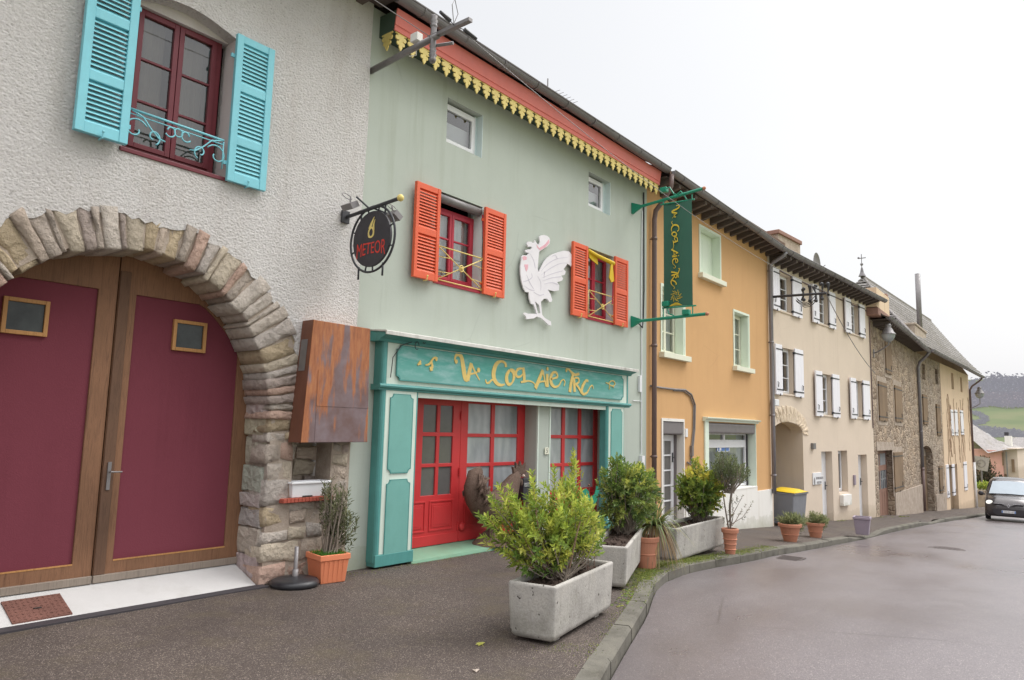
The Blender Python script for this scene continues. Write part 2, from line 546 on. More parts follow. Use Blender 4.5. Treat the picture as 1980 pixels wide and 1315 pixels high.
def mat_signboard():
    k = N('brushed turquoise sign paint')
    v = k.scaled(1.2, 1.2, 5)
    a = k.noise(2.0, 6, .65, vec=v)
    col = k.ramp(a, [(.3, srgb(74, 156, 142)), (.5, srgb(98, 168, 158)), (.7, srgb(146, 188, 184))])
    sp = k.n('SeparateXYZ'); k.l(k.pos, sp.inputs[0])
    f = k.ramp(k.math('ADD', k.math('MULTIPLY', k.math('SUBTRACT', sp.outputs['Z'], 2.15), 2.0), k.math('MULTIPLY', a, .5)), [(.3, .4), (.9, 0)])
    col = k.mix(f, col, srgb(158, 186, 184))
    k.bsdf(col, .55, k.bump(a, .1, .005), spec=.3)
    return k.m


def mat_tiles(name, c, row=.22):
    k = N(name)
    col = k.ramp(k.noise(5, 6, .7), [(.3, tuple(x * .6 for x in c)), (.5, c), (.7, tuple(min(1, x * 1.35) for x in c))])
    col = k.mix(k.ramp(k.noise(1.2, 5, .6), [(.5, 0), (.75, .4)]), col, srgb(120, 116, 96))
    k.bsdf(col, .9, k.bump(k.noise(24, 4), .6, .02), spec=.2)
    return k.m


def mat_simple_attr(name, rough=.6, spec=.4, metal=0):
    k = N(name); c = k.attr()
    n = k.noise(12, 5, .6)
    col = k.mix(k.ramp(n, [(.3, .25), (.7, 0)]), c, k.mix(1.0, c, .6, 'MULTIPLY'))
    k.bsdf(col, rough, k.bump(k.noise(60, 3), .15, .004), metal, spec)
    return k.m


def mat_haze():
    k = N('distant bare trees')
    k.bsdf(k.attr(), 1.0, None, spec=0)
    return k.m


def mat_carved():
    k = N('carved rooster wood')
    g = k.noise(3.2, 8, .72, vec=k.scaled(7, 7, 16), dist=2.2); n = k.noise(5, 6, .7)
    col = k.ramp(g, [(.25, srgb(70, 55, 48)), (.48, srgb(108, 89, 78)), (.7, srgb(134, 114, 102))])
    col = k.mix(k.ramp(n, [(.4, 0), (.7, .5)]), col, srgb(88, 70, 60))
    k.bsdf(col, .85, k.bump(k.math('ADD', g, n), .7, .025), spec=.2)
    return k.m


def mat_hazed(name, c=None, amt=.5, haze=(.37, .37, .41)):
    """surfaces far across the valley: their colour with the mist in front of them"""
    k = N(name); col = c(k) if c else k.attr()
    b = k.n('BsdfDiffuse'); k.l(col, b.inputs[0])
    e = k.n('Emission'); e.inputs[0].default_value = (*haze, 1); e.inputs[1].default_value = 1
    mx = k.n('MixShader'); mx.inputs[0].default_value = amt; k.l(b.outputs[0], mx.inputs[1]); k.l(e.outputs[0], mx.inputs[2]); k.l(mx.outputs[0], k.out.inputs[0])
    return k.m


def mat_frost():
    k = N('curtained shop pane')
    wv = k.n('TexWave'); wv.wave_type = 'BANDS'; wv.bands_direction = 'X'; k.l(k.pos, wv.inputs['Vector'])
    for a, b in (('Scale', 1.6), ('Distortion', 9.0), ('Detail', 3.0), ('Detail Scale', .8)): wv.inputs[a].default_value = b
    n = k.noise(1.6, 5, .6, vec=k.scaled(1.5, 1, .6))
    col = k.ramp(wv.outputs['Fac'], [(.0, srgb(164, 169, 172)), (.6, srgb(172, 177, 180)), (1, srgb(178, 182, 185))])
    col = k.mix(k.ramp(n, [(.38, .7), (.6, 0)]), col, srgb(124, 130, 134))
    k.bsdf(col, .12, k.bump(n, .06, .02), spec=.6)
    return k.m


def mat_emit(name, c, s):
    k = N(name); e = k.n('Emission'); e.inputs[0].default_value = (*c, 1); e.inputs[1].default_value = s
    k.l(e.outputs[0], k.out.inputs[0]); return k.m


M = dict(
    roughcast=mat_roughcast(), stone=mat_stone_attr(), mortar=mat_mortar(), rubble=mat_rubble(), rubble2=mat_rubble('rubble stone wall pale', 3.8, (182, 168, 154)),
    green=facade('sage green render', srgb(181, 188, 178), srgb(152, 157, 138), -.05, (140, 146, 118), .5, .22, 1),
    greendoorstep=paint('green painted concrete step', srgb(124, 164, 138), .08, .6, 3, .2, .5, dirtcol=srgb(120, 132, 100), streak=False),
    orange=facade('ochre orange render', srgb(207, 164, 116), srgb(188, 140, 96), -.6, (196, 160, 124), .4, .18, 2),
    beige=facade('beige render', srgb(213, 197, 179), srgb(186, 166, 146), -1.0, (176, 160, 138), .35, .15, 3),
    peach=facade('peach render', srgb(216, 192, 164), srgb(170, 146, 120), -2.4, (170, 150, 126), .7, .7, 4),
    plinth=facade('white washed plinth', srgb(230, 227, 221), srgb(190, 180, 164), -.72, (150, 150, 124), .4, .4, 5),
    cream=paint('cream trim paint', srgb(226, 226, 206), .03, .5, 3, .1, .15),
    mint=paint('pale mint trim paint', srgb(222, 233, 216), .03, .5, 3, .1, .12),
    mintcream=paint('mint cream shopfront paint', srgb(214, 226, 214), .04, .55, 3, .2, .4, dirtcol=srgb(160, 164, 140), chips=.7, chipcol=(176, 150, 120)),
    teal=paint('teal shopfront paint', srgb(86, 150, 145), .1, .5, 4, .2, .45, dirtcol=srgb(60, 118, 112), chips=.5, chipcol=(150, 186, 180)),
    tealpanel=paint('teal panel paint', srgb(116, 171, 162), .08, .5, 3, .2, .4, dirtcol=srgb(92, 154, 144), chips=.4, chipcol=(160, 190, 182)),
    banner=paint('dark green banner cloth', srgb(54, 100, 84), .1, .7, 3, .2, .25),
    tealiron=paint('green painted iron', srgb(34, 140, 112), .1, .4, 6, .15, .3),
    red=paint('red door paint', srgb(206, 58, 60), .06, .42, 3, .1, .2, dirtcol=srgb(184, 46, 50), chips=.35, chipcol=(196, 120, 112)),
    darkred=paint('crimson window paint', srgb(178, 48, 66), .08, .45, 4, .1, .2),
    fascia=paint('coral red eaves boards', srgb(224, 126, 116), .06, .5, 3, .1, .3, dirtcol=srgb(196, 92, 86)),
    maroon=paint('maroon window paint', srgb(112, 48, 56), .1, .4, 4, .1, .2),
    burgundy=facade('burgundy door panel', srgb(117, 57, 68), srgb(102, 47, 57), -.35, (124, 78, 80), .45, .0, 6),
    turq=paint('turquoise shutter paint', srgb(130, 200, 212), .06, .55, 6, .3, .4, dirtcol=srgb(104, 172, 186), chips=.5, chipcol=(176, 206, 210)),
    orangeshut=paint('bright orange shutter paint', srgb(224, 100, 66), .07, .55, 6, .25, .4, dirtcol=srgb(196, 84, 58), chips=.6, chipcol=(216, 176, 160)),
    gold=paint('yellow gold trim paint', srgb(226, 204, 124), .08, .55, 8, .15, .25, dirtcol=srgb(170, 140, 74)),
    letter=paint('yellow sign lettering', srgb(226, 196, 116), .1, .5, 12, .1, .2, streak=False),
    yellow=paint('bright yellow', srgb(226, 190, 40), .06, .45, 4, .1, .15),
    lintel=paint('grey lintel plaster', srgb(206, 198, 196), .06, .85, 3, .3, .3),
    revealblue=paint('pale blue reveal plaster', srgb(218, 232, 232), .05, .8, 4, .2, .3),
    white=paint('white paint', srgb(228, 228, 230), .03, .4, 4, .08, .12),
    whiteshut=paint('white shutter paint', srgb(236, 234, 240), .02, .45, 4, .08, .10),
    rooster=paint('white painted panel', srgb(228, 224, 227), .05, .6, 4, .2, .6, dirtcol=srgb(204, 198, 206), streak=False, chips=.6, chipcol=(178, 172, 178)),
    feather=paint('grey feather strokes', srgb(204, 199, 208), .06, .7, 8, .1, .3, streak=False),
    pink=paint('faded pink paint', srgb(226, 172, 182), .12, .6, 14, .1, .7, dirtcol=srgb(230, 214, 218), streak=False, chips=.8, chipcol=(232, 220, 224)),
    greyroller=paint('dark grey shutter box', srgb(120, 114, 115), .04, .4, 4, .05, .1),
    zinc=paint('weathered zinc gutter', srgb(124, 120, 122), .1, .5, 4, .1, .3, metal=.2),
    zincpipe=paint('grey zinc downpipe', srgb(140, 137, 142), .08, .45, 4, .1, .3, metal=.35),
    brownpipe=paint('brown downpipe', srgb(112, 92, 88), .08, .45, 4, .1, .2),
    iron=paint('black iron', srgb(60, 60, 64), .12, .5, 8, .15, .2),
    galv=paint('galvanised steel', srgb(132, 128, 128), .12, .45, 8, .15, .3, metal=.4),
    soffit=paint('dark green soffit board', srgb(70, 88, 76), .12, .7, 4, .2, .3),
    darkwood=mat_wood('old dark rafter wood', srgb(84, 75, 71), srgb(106, 95, 90), .8, 'x'),
    doorwood=mat_wood('aged oak door frame', srgb(96, 68, 52), srgb(142, 104, 78), .65, 'z', 1.5),
    palewood=mat_wood('light window frame wood', srgb(160, 112, 66), srgb(196, 146, 92), .55),
    greywood=mat_wood('weathered grey wood', srgb(120, 108, 98), srgb(150, 138, 126), .85),
    brownshut=mat_wood('weathered brown shutter wood', srgb(112, 92, 72), srgb(138, 116, 92), .8),
    reddoor=mat_wood('reddish brown door wood', srgb(118, 86, 72), srgb(142, 108, 92), .65),
    carved=mat_carved(),
    glass=mat_glass(), rust=mat_rust(), asphalt=mat_asphalt(), road=mat_road(), concrete=mat_concrete(),
    kerb=mat_concrete('kerb stone', (104, 101, 93)),
    slab=paint('pale cement ramp', srgb(192, 190, 188), .05, .85, 2.5, .3, .5, dirtcol=srgb(154, 150, 138), streak=False),
    leaf=mat_leaf('leaves'), attr=mat_simple_attr('painted part'), sign=mat_signboard(),
    slate=mat_tiles('grey slate', srgb(152, 147, 145)), tile=mat_tiles('brown flat tiles', srgb(108, 88, 76)), darktile=mat_tiles('lichen dark stone tiles', srgb(92, 86, 80)),
    brick=paint('red brick', srgb(168, 84, 68), .15, .85, 9, .4, .3, streak=False),
    terracotta=paint('terracotta', srgb(186, 126, 100), .08, .75, 6, .2, .3, dirtcol=srgb(150, 116, 96), streak=False),
    orangeplastic=paint('orange plastic planter', srgb(230, 140, 102), .05, .4, 5, .08, .2, streak=True),
    lavender=paint('lavender grey pot', srgb(150, 138, 150), .08, .6, 6, .15, .3),
    soil=paint('planter soil', srgb(66, 52, 44), .3, .95, 20, 1.0, .3, streak=False),
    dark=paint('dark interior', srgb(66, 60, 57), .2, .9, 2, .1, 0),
    rubber=paint('black rubber', srgb(46, 46, 49), .15, .4, 6, .1, .2),
    binbody=paint('grey bin plastic', srgb(128, 130, 136), .05, .5, 4, .05, .2),
    frost=mat_frost(),
    frostdark=paint('dark shop pane', srgb(104, 102, 100), .22, .14, 1.4, .02, .2, spec=.5, streak=False),
    curtain=paint('net curtain', srgb(224, 224, 224), .12, .9, 5, .3, .35, dirtcol=srgb(150, 150, 156)),
    chrome=paint('bright metal', srgb(200, 200, 204), .06, .25, 6, .05, 0, metal=.8),
    black=paint('matt black', srgb(60, 57, 61), .1, .6, 8, .1, .2),
    redletter=paint('red lettering', srgb(214, 58, 44), .05, .5, 10, .05, .1, streak=False),
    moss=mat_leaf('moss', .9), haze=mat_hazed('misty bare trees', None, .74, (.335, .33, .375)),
    darkglass=paint('dark door pane', srgb(58, 62, 61), .45, .06, 5.0, .04, .3, spec=.35, streak=False),  # strong tone variation paints in glimpses of reflection
    oldbrick=paint('weathered brick', srgb(150, 116, 104), .14, .9, 9, .4, .4, streak=False),
    dimreflection=paint('dim reflection drape', srgb(128, 118, 108), .2, .9, 3, .3, .4),
    darkoak=mat_wood('dark weathered oak', srgb(72, 54, 44), srgb(112, 84, 66), .7, 'z', 1.8),
    castiron=paint('dark cast iron', srgb(84, 76, 74), .15, .7, 8, .4, .3, metal=.1, streak=False),
    rustdark=paint('dark rusted steel', srgb(112, 72, 56), .14, .6, 5, .2, .5, dirtcol=srgb(86, 62, 58)),
    bannerletter=paint('yellow banner lettering', srgb(216, 190, 64), .08, .6, 8, .1, .1, streak=False),
    creeper=paint('bare creeper stems', srgb(150, 124, 104), .1, .9, 6, .2, .2),
    stonebrick=paint('cream arch bricks', srgb(214, 196, 172), .08, .9, 9, .5, .2, streak=False),
    carpaint=paint('dark grey car paint', srgb(78, 74, 75), .04, .2, 3, .02, .1, metal=.3, spec=.6, streak=False),
    carglass=paint('car window glass', srgb(150, 162, 172), .1, .06, 1.5, .0, 0, spec=.9),
    headlamp=mat_emit('lit headlamp', (1, .97, .88), 1.3),
    pinkwall=paint('faded pink render', srgb(214, 164, 150), .08, .85, 1, .2, .3),
    palebeak=paint('pale beak', srgb(206, 180, 164), .1, .6, 9, .1, .2),
    whitelead=paint('weathered lead flashing', srgb(206, 204, 198), .1, .6, 6, .2, .6, dirtcol=srgb(120, 116, 104)),
    bluesign=paint('blue notice', srgb(92, 128, 190), .06, .5, 4, .05, .1, streak=False),
    rustplate=paint('rusty chequer plate', srgb(118, 82, 72), .2, .7, 8, .4, .4, metal=.2, streak=False),
)
# ------------------------------------------------------------------ frames of the facades
FA = Frame(0, 0, 0)
FB = Frame(19.61, 0, -4)
FS = Frame(28.46, -.62, 2)
FT = Frame(39.84, -.22, -1)


def rect(x0, x1, z0, z1): return [(x0, z0), (x1, z0), (x1, z1), (x0, z1)]


def box4(F, d, *pts):
    """bounding rectangle on a facade plane of four surveyed corners (tl, tr, br, bl)"""
    q = [F.p(*p, d) for p in pts]
    return (q[0][0] + q[3][0]) / 2, (q[1][0] + q[2][0]) / 2, (q[2][1] + q[3][1]) / 2, (q[0][1] + q[1][1]) / 2


def frame_mesh(mb, x0, x1, z0, z1, y0, y1, w):
    mb.box(x0, x0 + w, y0, y1, z0, z1); mb.box(x1 - w, x1, y0, y1, z0, z1)
    mb.box(x0 + w, x1 - w, y0, y1, z1 - w, z1); mb.box(x0 + w, x1 - w, y0, y1, z0, z0 + w)


def window(root, x0, x1, z0, z1, y, fmat, leaves=2, bars=(), fw=.05, lw=.045, curtain=None, glass=None, vbars=0, name='window', outerw=None):
    """casement: outer frame with leaves, glazing bars, a glass pane per leaf, optional net curtain behind"""
    mb = MB()
    frame_mesh(mb, x0, x1, z0, z1, y, y + .06, fw)
    ix0, ix1, iz0, iz1 = x0 + fw, x1 - fw, z0 + fw, z1 - fw
    lws = (ix1 - ix0) / leaves
    panes = []
    for i in range(leaves):
        a, b = ix0 + i * lws + (.003 if i else 0), ix0 + (i + 1) * lws - .003
        frame_mesh(mb, a, b, iz0, iz1, y - .018, y + .03, lw)
        panes.append((a + lw, b - lw, iz0 + lw, iz1 - lw))
        for t in bars:
            zz = iz0 + lw + (iz1 - iz0 - 2 * lw) * t
            mb.box(a + lw, b - lw, y - .008, y + .022, zz - .012, zz + .012)
        for j in range(vbars):
            xx = a + lw + (b - a - 2 * lw) * (j + 1) / (vbars + 1)
            mb.box(xx - .012, xx + .012, y - .0065, y + .0235, iz0 + lw, iz1 - lw)
    w = mb.build(name, fmat, root, bevel=.004)
    for p in panes:
        MB().quad((p[0], y + .012, p[2]), (p[1], y + .012, p[2]), (p[1], y + .012, p[3]), (p[0], y + .012, p[3])).build('pane', glass or M['glass'], w, recalc=False)
    if curtain:
        cx0, cx1, cz0, cz1 = ix0, ix1, iz0, iz1
        nb = 60; V = []; F = []
        for i in range(nb + 1):
            xx = cx0 + (cx1 - cx0) * i / nb; yy = y + .10 + .018 * math.sin(i * 1.7) + .01 * math.sin(i * .6)
            V += [(xx, yy, cz0), (xx, yy, cz1)]
        for i in range(nb): F.append((2 * i, 2 * i + 2, 2 * i + 3, 2 * i + 1))
        MB().add(V, F).build('curtain', curtain, w, smooth=True, recalc=False)
    return w


def louvre_shutter(root, x0, x1, z0, z1, y0, y1, mat, rails=(.34, .66), sw=.07, tilt=.02, name='shutter', handle=None, catch=True):
    """louvred leaf between y0 (front) and y1 (back)"""
    mb = MB()
    mb.box(x0, x0 + sw, y0, y1, z0, z1); mb.box(x1 - sw, x1, y0, y1, z0, z1)
    rw = .1
    lv = [z0 + rw] + [z0 + (z1 - z0) * r for r in rails] + [z1 - rw * .8]
    mb.box(x0 + sw, x1 - sw, y0 + .004, y1 - .004, z0, z0 + rw)
    mb.box(x0 + sw, x1 - sw, y0 + .004, y1 - .004, z1 - rw * .8, z1)
    for r in rails:
        zc = z0 + (z1 - z0) * r
        mb.box(x0 + sw, x1 - sw, y0 + .004, y1 - .004, zc - .045, zc + .045)
    mid = (y0 + y1) / 2
    for i in range(len(lv) - 1):
        a = lv[i] + (.045 if i else 0); b = lv[i + 1] - (.045 if i < len(lv) - 2 else 0)
        n = max(3, int((b - a) / .043)); st = (b - a) / n
        for k in range(n):
            zc = a + st * (k + .5)
            yf, yb = y0 + .008, y1 - .008
            h = st * .62
            V = [(x0 + sw, yf, zc - h), (x1 - sw, yf, zc - h), (x1 - sw, yb, zc + h * .75), (x0 + sw, yb, zc + h * .75)]
            V += [(v[0], v[1], v[2] + .008) for v in V]
            mb.add(V, [(3, 2, 1, 0), (4, 5, 6, 7), (0, 1, 5, 4), (2, 3, 7, 6)])
    s = mb.build(name, mat, root, bevel=.004)
    if catch:
        c = MB(); xc = (x0 + x1) / 2
        c.tube([(xc, y1, z0 - .015), (xc, y0 - .02, z0 - .015), (xc, y0 - .025, z0 + .03)], .008, 5); c.ball((xc, y0 - .027, z0 + .04), .014, 6, 4)
        c.build('catch', M['gold'] if mat is not M['turq'] else M['turq'], s)
    h = MB()
    for t in (.12, .85):
        zc = z0 + (z1 - z0) * t
        xe = x1 if handle == 'r' else x0
        h.box(xe - .035, xe + .035, y1 - .004, y1 + .014, zc - .02, zc + .02)
    h.build('hinge', mat, s)
    return s


def plank_shutter(root, x0, x1, z0, z1, y0, y1, mat, side='l', iron=None, name='shutter'):
    mb = MB(); n = 3
    for i in range(n):
        a = x0 + (x1 - x0) * i / n; b = x0 + (x1 - x0) * (i + 1) / n
        mb.box(a + .0015, b - .0015, y0, y1, z0, z1)
    s = mb.build(name, mat, root, bevel=.005)
    for t in (.1, .9):
        zc = z0 + (z1 - z0) * t
        h = MB().box(x0 + .03, x1 - .03, y0 - .008, y0 - .001, zc - .018, zc + .018)
        xe = x0 if side == 'r' else x1
        h.box(xe - .03, xe + .03, y0 - .006, y1 + .02, zc - .03, zc + .03)
        h.build('hinge', iron or M['iron'], s)
    c = MB(); xc = x0 + (x1 - x0) * (.78 if side == 'r' else .22)
    c.tube([(xc, y0 - .002, z0 + .35), (xc, y0 - .03, z0 + .33), (xc, y0 - .02, z0 + .2)], .012, 5)
    c.tube([((x0 + x1) / 2, y0 + .01, z0 - .02), ((x0 + x1) / 2, y0 - .02, z0 - .03), ((x0 + x1) / 2, y0 - .02, z0 + .03)], .012, 5)
    c.build('latch', iron or M['iron'], s)
    return s


def half_gutter(root, a, b, r=.075, mat=None, name='gutter', extra=()):
    """half-round gutter with rolled lip and brackets between two points (frame coordinates)"""
    a, b = Vector(a), Vector(b); mb = MB(); n = 10; nl = 24
    V = []; F = []
    for i in range(nl + 1):
        t = i / nl; c = a.lerp(b, t); c.z -= .012 * math.sin(t * 9)
        for k in range(n + 1):
            an = math.pi + math.pi * k / n
            V.append((c.x, c.y + r * math.cos(an), c.z + r * math.sin(an)))
    for i in range(nl):
        for k in range(n):
            q = i * (n + 1) + k
            F.append((q, q + 1, q + n + 2, q + n + 1))
    m = len(V)
    V += [(v[0], v[1] + (.006 if v[1] < a.lerp(b, .5).y else -.006), v[2] + .004) for v in V]
    F += [tuple(reversed([i + m for i in f])) for f in F]
    mb.add(V, F)
    mb.tube([a + Vector((0, -r, 0)), b + Vector((0, -r, 0))], .014, 6)
    for e in (a, b):
        mb.add([(e.x, e.y + r * math.cos(math.pi + math.pi * k / n), e.z + r * math.sin(math.pi + math.pi * k / n)) for k in range(n + 1)], [tuple(range(n + 1))])
    for k in range(int((b - a).length / .8)):
        c = a.lerp(b, (k + .5) / max(1, int((b - a).length / .8)))
        mb.tube([(c.x, c.y + (r + .008) * math.cos(math.pi + math.pi * j / 8), c.z + (r + .008) * math.sin(math.pi + math.pi * j / 8)) for j in range(9)], .009, 4)
    for e in extra: mb.tube(e[0], e[1], 8)
    return mb.build(name, mat or M['zinc'], root, recalc=False)


def pipe(root, pts, r, mat, name='downpipe', clips=()):
    mb = MB(); mb.tube(pts, r, 10)
    for c in clips:
        mb.tube([(c[0], c[1], c[2] - .025), (c[0], c[1], c[2] + .025)], r * 1.22, 10)
        mb.tube([(c[0], c[1], c[2]), (c[0], c[1] + .1, c[2])], .01, 5)
    return mb.build(name, mat, root, smooth=True)


STONEC = [srgb(204, 192, 180), srgb(214, 203, 192), srgb(194, 180, 168), srgb(208, 190, 174), srgb(204, 172, 156), srgb(188, 172, 164), srgb(212, 198, 178), srgb(204, 184, 154), srgb(196, 186, 178)]


def stone(mb, poly, y_face, depth, rnd, col=None, gap=.012, bulge=.03):
    """one rough block: polygon outline on the wall with jittered edges and a domed, chipped face"""
    cx = sum(p[0] for p in poly) / len(poly); cz = sum(p[1] for p in poly) / len(poly)
    ring = []
    for i in range(len(poly)):
        a, b = poly[i], poly[(i + 1) % len(poly)]
        L = math.hypot(b[0] - a[0], b[1] - a[1]); m = max(1, int(L / .09))
        for k in range(m):
            t = k / m; ring.append((a[0] + (b[0] - a[0]) * t, a[1] + (b[1] - a[1]) * t))
    R = []
    for x, z in ring:
        d = math.hypot(x - cx, z - cz) or 1
        s = (d - gap - rnd.random() * .016) / d
        R.append((cx + (x - cx) * s, cz + (z - cz) * s))
    n = len(R); yf = y_face - rnd.uniform(-.018, bulge)
    tx, tz = rnd.uniform(-.04, .04), rnd.uniform(-.04, .04)
    V = [(x, y_face + depth, z) for x, z in R]
    V += [(x + rnd.uniform(-.004, .004), yf + .012 + rnd.uniform(-.006, .006), z + rnd.uniform(-.004, .004)) for x, z in R]
    q = .91
    V += [(cx + (x - cx) * q + rnd.uniform(-.008, .008), yf + (x - cx) * tx + (z - cz) * tz + rnd.uniform(-.007, .007), cz + (z - cz) * q + rnd.uniform(-.008, .008)) for x, z in R]
    q = .42
    V += [(cx + (x - cx) * q, yf - .008 + (x - cx) * tx + (z - cz) * tz + rnd.uniform(-.010, .010), cz + (z - cz) * q) for x, z in R]
    V.append((cx, yf - .01 + rnd.uniform(-.01, .01), cz))
    F = []
    for l in range(3):
        for i in range(n):
            j = (i + 1) % n
            F.append((l * n + i, l * n + j, (l + 1) * n + j, (l + 1) * n + i))
    for i in range(n): F.append((3 * n + i, 3 * n + (i + 1) % n, 4 * n))
    c = col or rnd.choice(STONEC); v = rnd.uniform(.85, 1.1)
    mb.add(V, F, tuple(x * v for x in c))


# ================================================================== LEFT HOUSE (roughcast, arched barn door)
rn = random.Random(11)
XE = 5.42
lh = thing('roughcast_house', 'grey roughcast house with turquoise shutters above a wide stone arch', 'house', frame=FA, fx=XE, z0=0)
AXC, AZC = 2.87, 1.75


def arch(t, rx, rz): return (AXC + rx * math.cos(t), AZC + rz * math.sin(t))


intr = [arch(t * math.pi / 40, 1.43, 1.5) for t in range(41)]
def ext_r(t):
    k = abs(math.cos(t)); return 1.50 + 1.43 * 0 + .30 + .12 * k
extr = []
for i in range(91):
    t = -.02 + (math.pi + .04) * i / 90
    th = .285 + .16 * min(1, abs(math.cos(t)) * 1.25) + rn.uniform(-.045, .025)
    extr.append((AXC + (1.43 + th) * math.cos(t), AZC + (1.5 + th) * math.sin(t)))
hole = [(XE - .0, -.3), (XE - .0, 2.15), (4.80, 2.22)] + extr[1:-1] + [(.86, 1.7), (.9, -.3)]
hole[0] = (XE - .001, -.3); hole[1] = (XE - .001, 2.15)
# roughcast skin with ragged lower edge; outline traced around the stonework
outer = [(-6, -.3), (.9, -.3), (.86, 1.7)] + list(reversed(extr[1:-1])) + [(4.80, 2.22), (XE - .03, 2.15), (XE - .005, 3.2), (XE - .03, 4.3), (XE - .0, 5.4), (XE - .02, 6.3), (XE, 7.25), (-6, 7.25)]
wx0, wx1, wz0, wz1 = 2.60, 3.63, 4.17, 5.72
win = [(wx0, wz0), (wx1, wz0), (wx1 + .01, wz1 - .02)] + [(wx1 - (wx1 - wx0) * k / 8, wz1 - .02 + .115 * math.sin(math.pi * k / 8)) for k in range(1, 8)] + [(wx0, wz1 - .02)]
MB().fill([outer, win], -.045, .295).build('wall', M['roughcast'], lh)
mo = MB()
mo.fill([[(XE - .004, -.3), (XE - .004, 2.3), (4.9, 2.4)] + [(x, z) for x, z in [arch(t * math.pi / 40, 1.86, 1.93) for t in range(41)]] + [(.8, 1.7), (.8, -.3), (1.38, -.3), (1.38, 1.7)] + [arch(t * math.pi / 40, 1.47, 1.54) for t in range(40, -1, -1)] + [(4.35, 1.7), (4.35, -.3)], [(4.64, .885), (4.64, 1.6), (5.15, 1.6), (5.15, .885)]], -.028, .45)
mo.box(4.55, 5.25, .30, .42, .8, 1.7)
mo.build('stone_backing', M['mortar'], lh)
st = MB()
# voussoirs
t = -.02
while t < math.pi + .02:
    w = rn.uniform(.045, .11)
    if rn.random() < .3: w *= .55
    t2 = min(t + w, math.pi + .04)
    th = (.285 + .16 * min(1, abs(math.cos((t + t2) / 2)) * 1.25)) + rn.uniform(.03, .08)
    e = rn.uniform(-.025, .02); tl_ = rn.uniform(-.02, .02)
    poly = [arch(t, 1.43 + e, 1.5 + e), arch(t, 1.43 + th, 1.5 + th), arch(t2, 1.43 + th, 1.5 + th), arch(t2, 1.43 + e, 1.5 + e)]
    stone(st, [(p[0] + rn.uniform(-.012, .012), p[1] + rn.uniform(-.012, .012)) for p in poly], -.045, .47, rn, gap=.002, bulge=.016)
    t = t2
# jamb and pier rubble
def course(xa, xb, za, zb, skip=None, hmin=.09, hmax=.26, wmin=.12, wmax=.36):
    z = za
    while z < zb - .05:
        h = min(rn.uniform(hmin, hmax), zb - z)
        if zb - z - h < .08: h = zb - z
        x = xa
        while x < xb - .04:
            w = min(rn.uniform(wmin, wmax), xb - x)
            if xb - x - w < .09: w = xb - x
            j = lambda: rn.uniform(-.03, .03)
            poly = [(x + j() * .5, z + j()), (x + w + j() * .5, z + j()), (x + w + j() * .5, z + h + j()), (x + j() * .5, z + h + j())]
            stone(st, poly, rn.uniform(-.042, -.032), .3, rn, gap=.002, bulge=.012)
            x += w
        z += h
course(4.31, 4.63, .42, 1.78)
course(4.31, 5.40, .02, .42, hmin=.18, hmax=.3, wmin=.25, wmax=.5)
course(4.63, 5.40, .42, .86, hmin=.12, hmax=.22, wmin=.2, wmax=.45)
course(5.16, 5.40, .9, 1.6)
course(4.63, 5.40, 1.62, 2.1, hmin=.15, hmax=.25)
course(4.68, 4.95, 2.0, 2.5, hmin=.1, hmax=.16)
course(1.0, 1.43, .02, 1.78)
st.build('arch_stonework', M['stone'], lh, smooth=True)
# reveal stones behind the face at the right jamb
rv = MB()
z = .0
while z < 1.75:
    h = rn.uniform(.15, .32)
    poly = [(.02, z), (.44, z), (.44, z + h), (.02, z + h)]
    tmp = MB(); stone(tmp, poly, 0, .1, rn, gap=.006, bulge=.012)
    tmp.xf(lambda v: (4.315 + v[1], v[0], v[2])); rv.add(tmp.v, tmp.f, tuple(c_ * rn.uniform(.85, 1.05) for c_ in srgb(206, 196, 186)))
    z += h
rv.build('reveal_stones', M['stone'], lh)
nb = MB(); tmp = MB()
course_st = st; st = tmp
course(4.62, 5.17, .88, 1.62, hmin=.16, hmax=.24)
st = course_st
tmp.xf(lambda v: (v[0], v[1] + .29, v[2])); tmp.build('niche_stones', M['stone'], lh)
# brick sill of the niche
sl = MB()
for k in range(14):
    a = 4.50 + k * .0465
    sl.box(a + .003, a + .0435, -.115, .25, .835, .880)
sl.box(4.498, 5.153, -.105, .24, .832, .872)
sl.build('brick_sill', M['brick'], lh, bevel=.004)
# window
MB().fill([[(wx0 - .015, wz1 - .02), (wx1 + .012, wz1 - .02)] + [(wx1 + .01 - (wx1 - wx0 + .02) * k / 8, wz1 - .018 + .12 * math.sin(math.pi * k / 8)) for k in range(1, 8)]], .12, .12).build('lintel_soffit', M['lintel'], lh)
x0, x1, z0, z1 = box4(FA, -.17, (272, 8), (433, 79), (407.6, 343), (243, 291.7))
lw = window(lh, x0 - .06, x1, z0, z1, .17, M['maroon'], 2, (.33, .66), .06, .05)
V = []; F = []
for i in range(41):
    xx = x0 + .02 + (x1 - x0 - .05) * i / 40; yy = .34 + .025 * math.sin(i * 1.9) + .02 * math.sin(i * .7); V += [(xx, yy, z0), (xx, yy, z1)]
for i in range(40):
    if i < 15 or i > 22: F.append((2 * i, 2 * i + 2, 2 * i + 3, 2 * i + 1))
MB().add(V, F).build('curtain', M['dimreflection'], lw, smooth=True, recalc=False)  # added drape, its dim folds stand in for the facing building's reflection
MB().fill([[(wx1, wz0), (wx1 + .016, wz0), (wx1 + .02, wz1), (wx1, wz1)]], -.053, .23).build('reveal_plaster', M['lintel'], lh)
MB().box(wx0 - .02, wx1 + .01, -.06, .2, wz0 - .03, wz0 + .012).build('sill', M['maroon'], lh, bevel=.006)
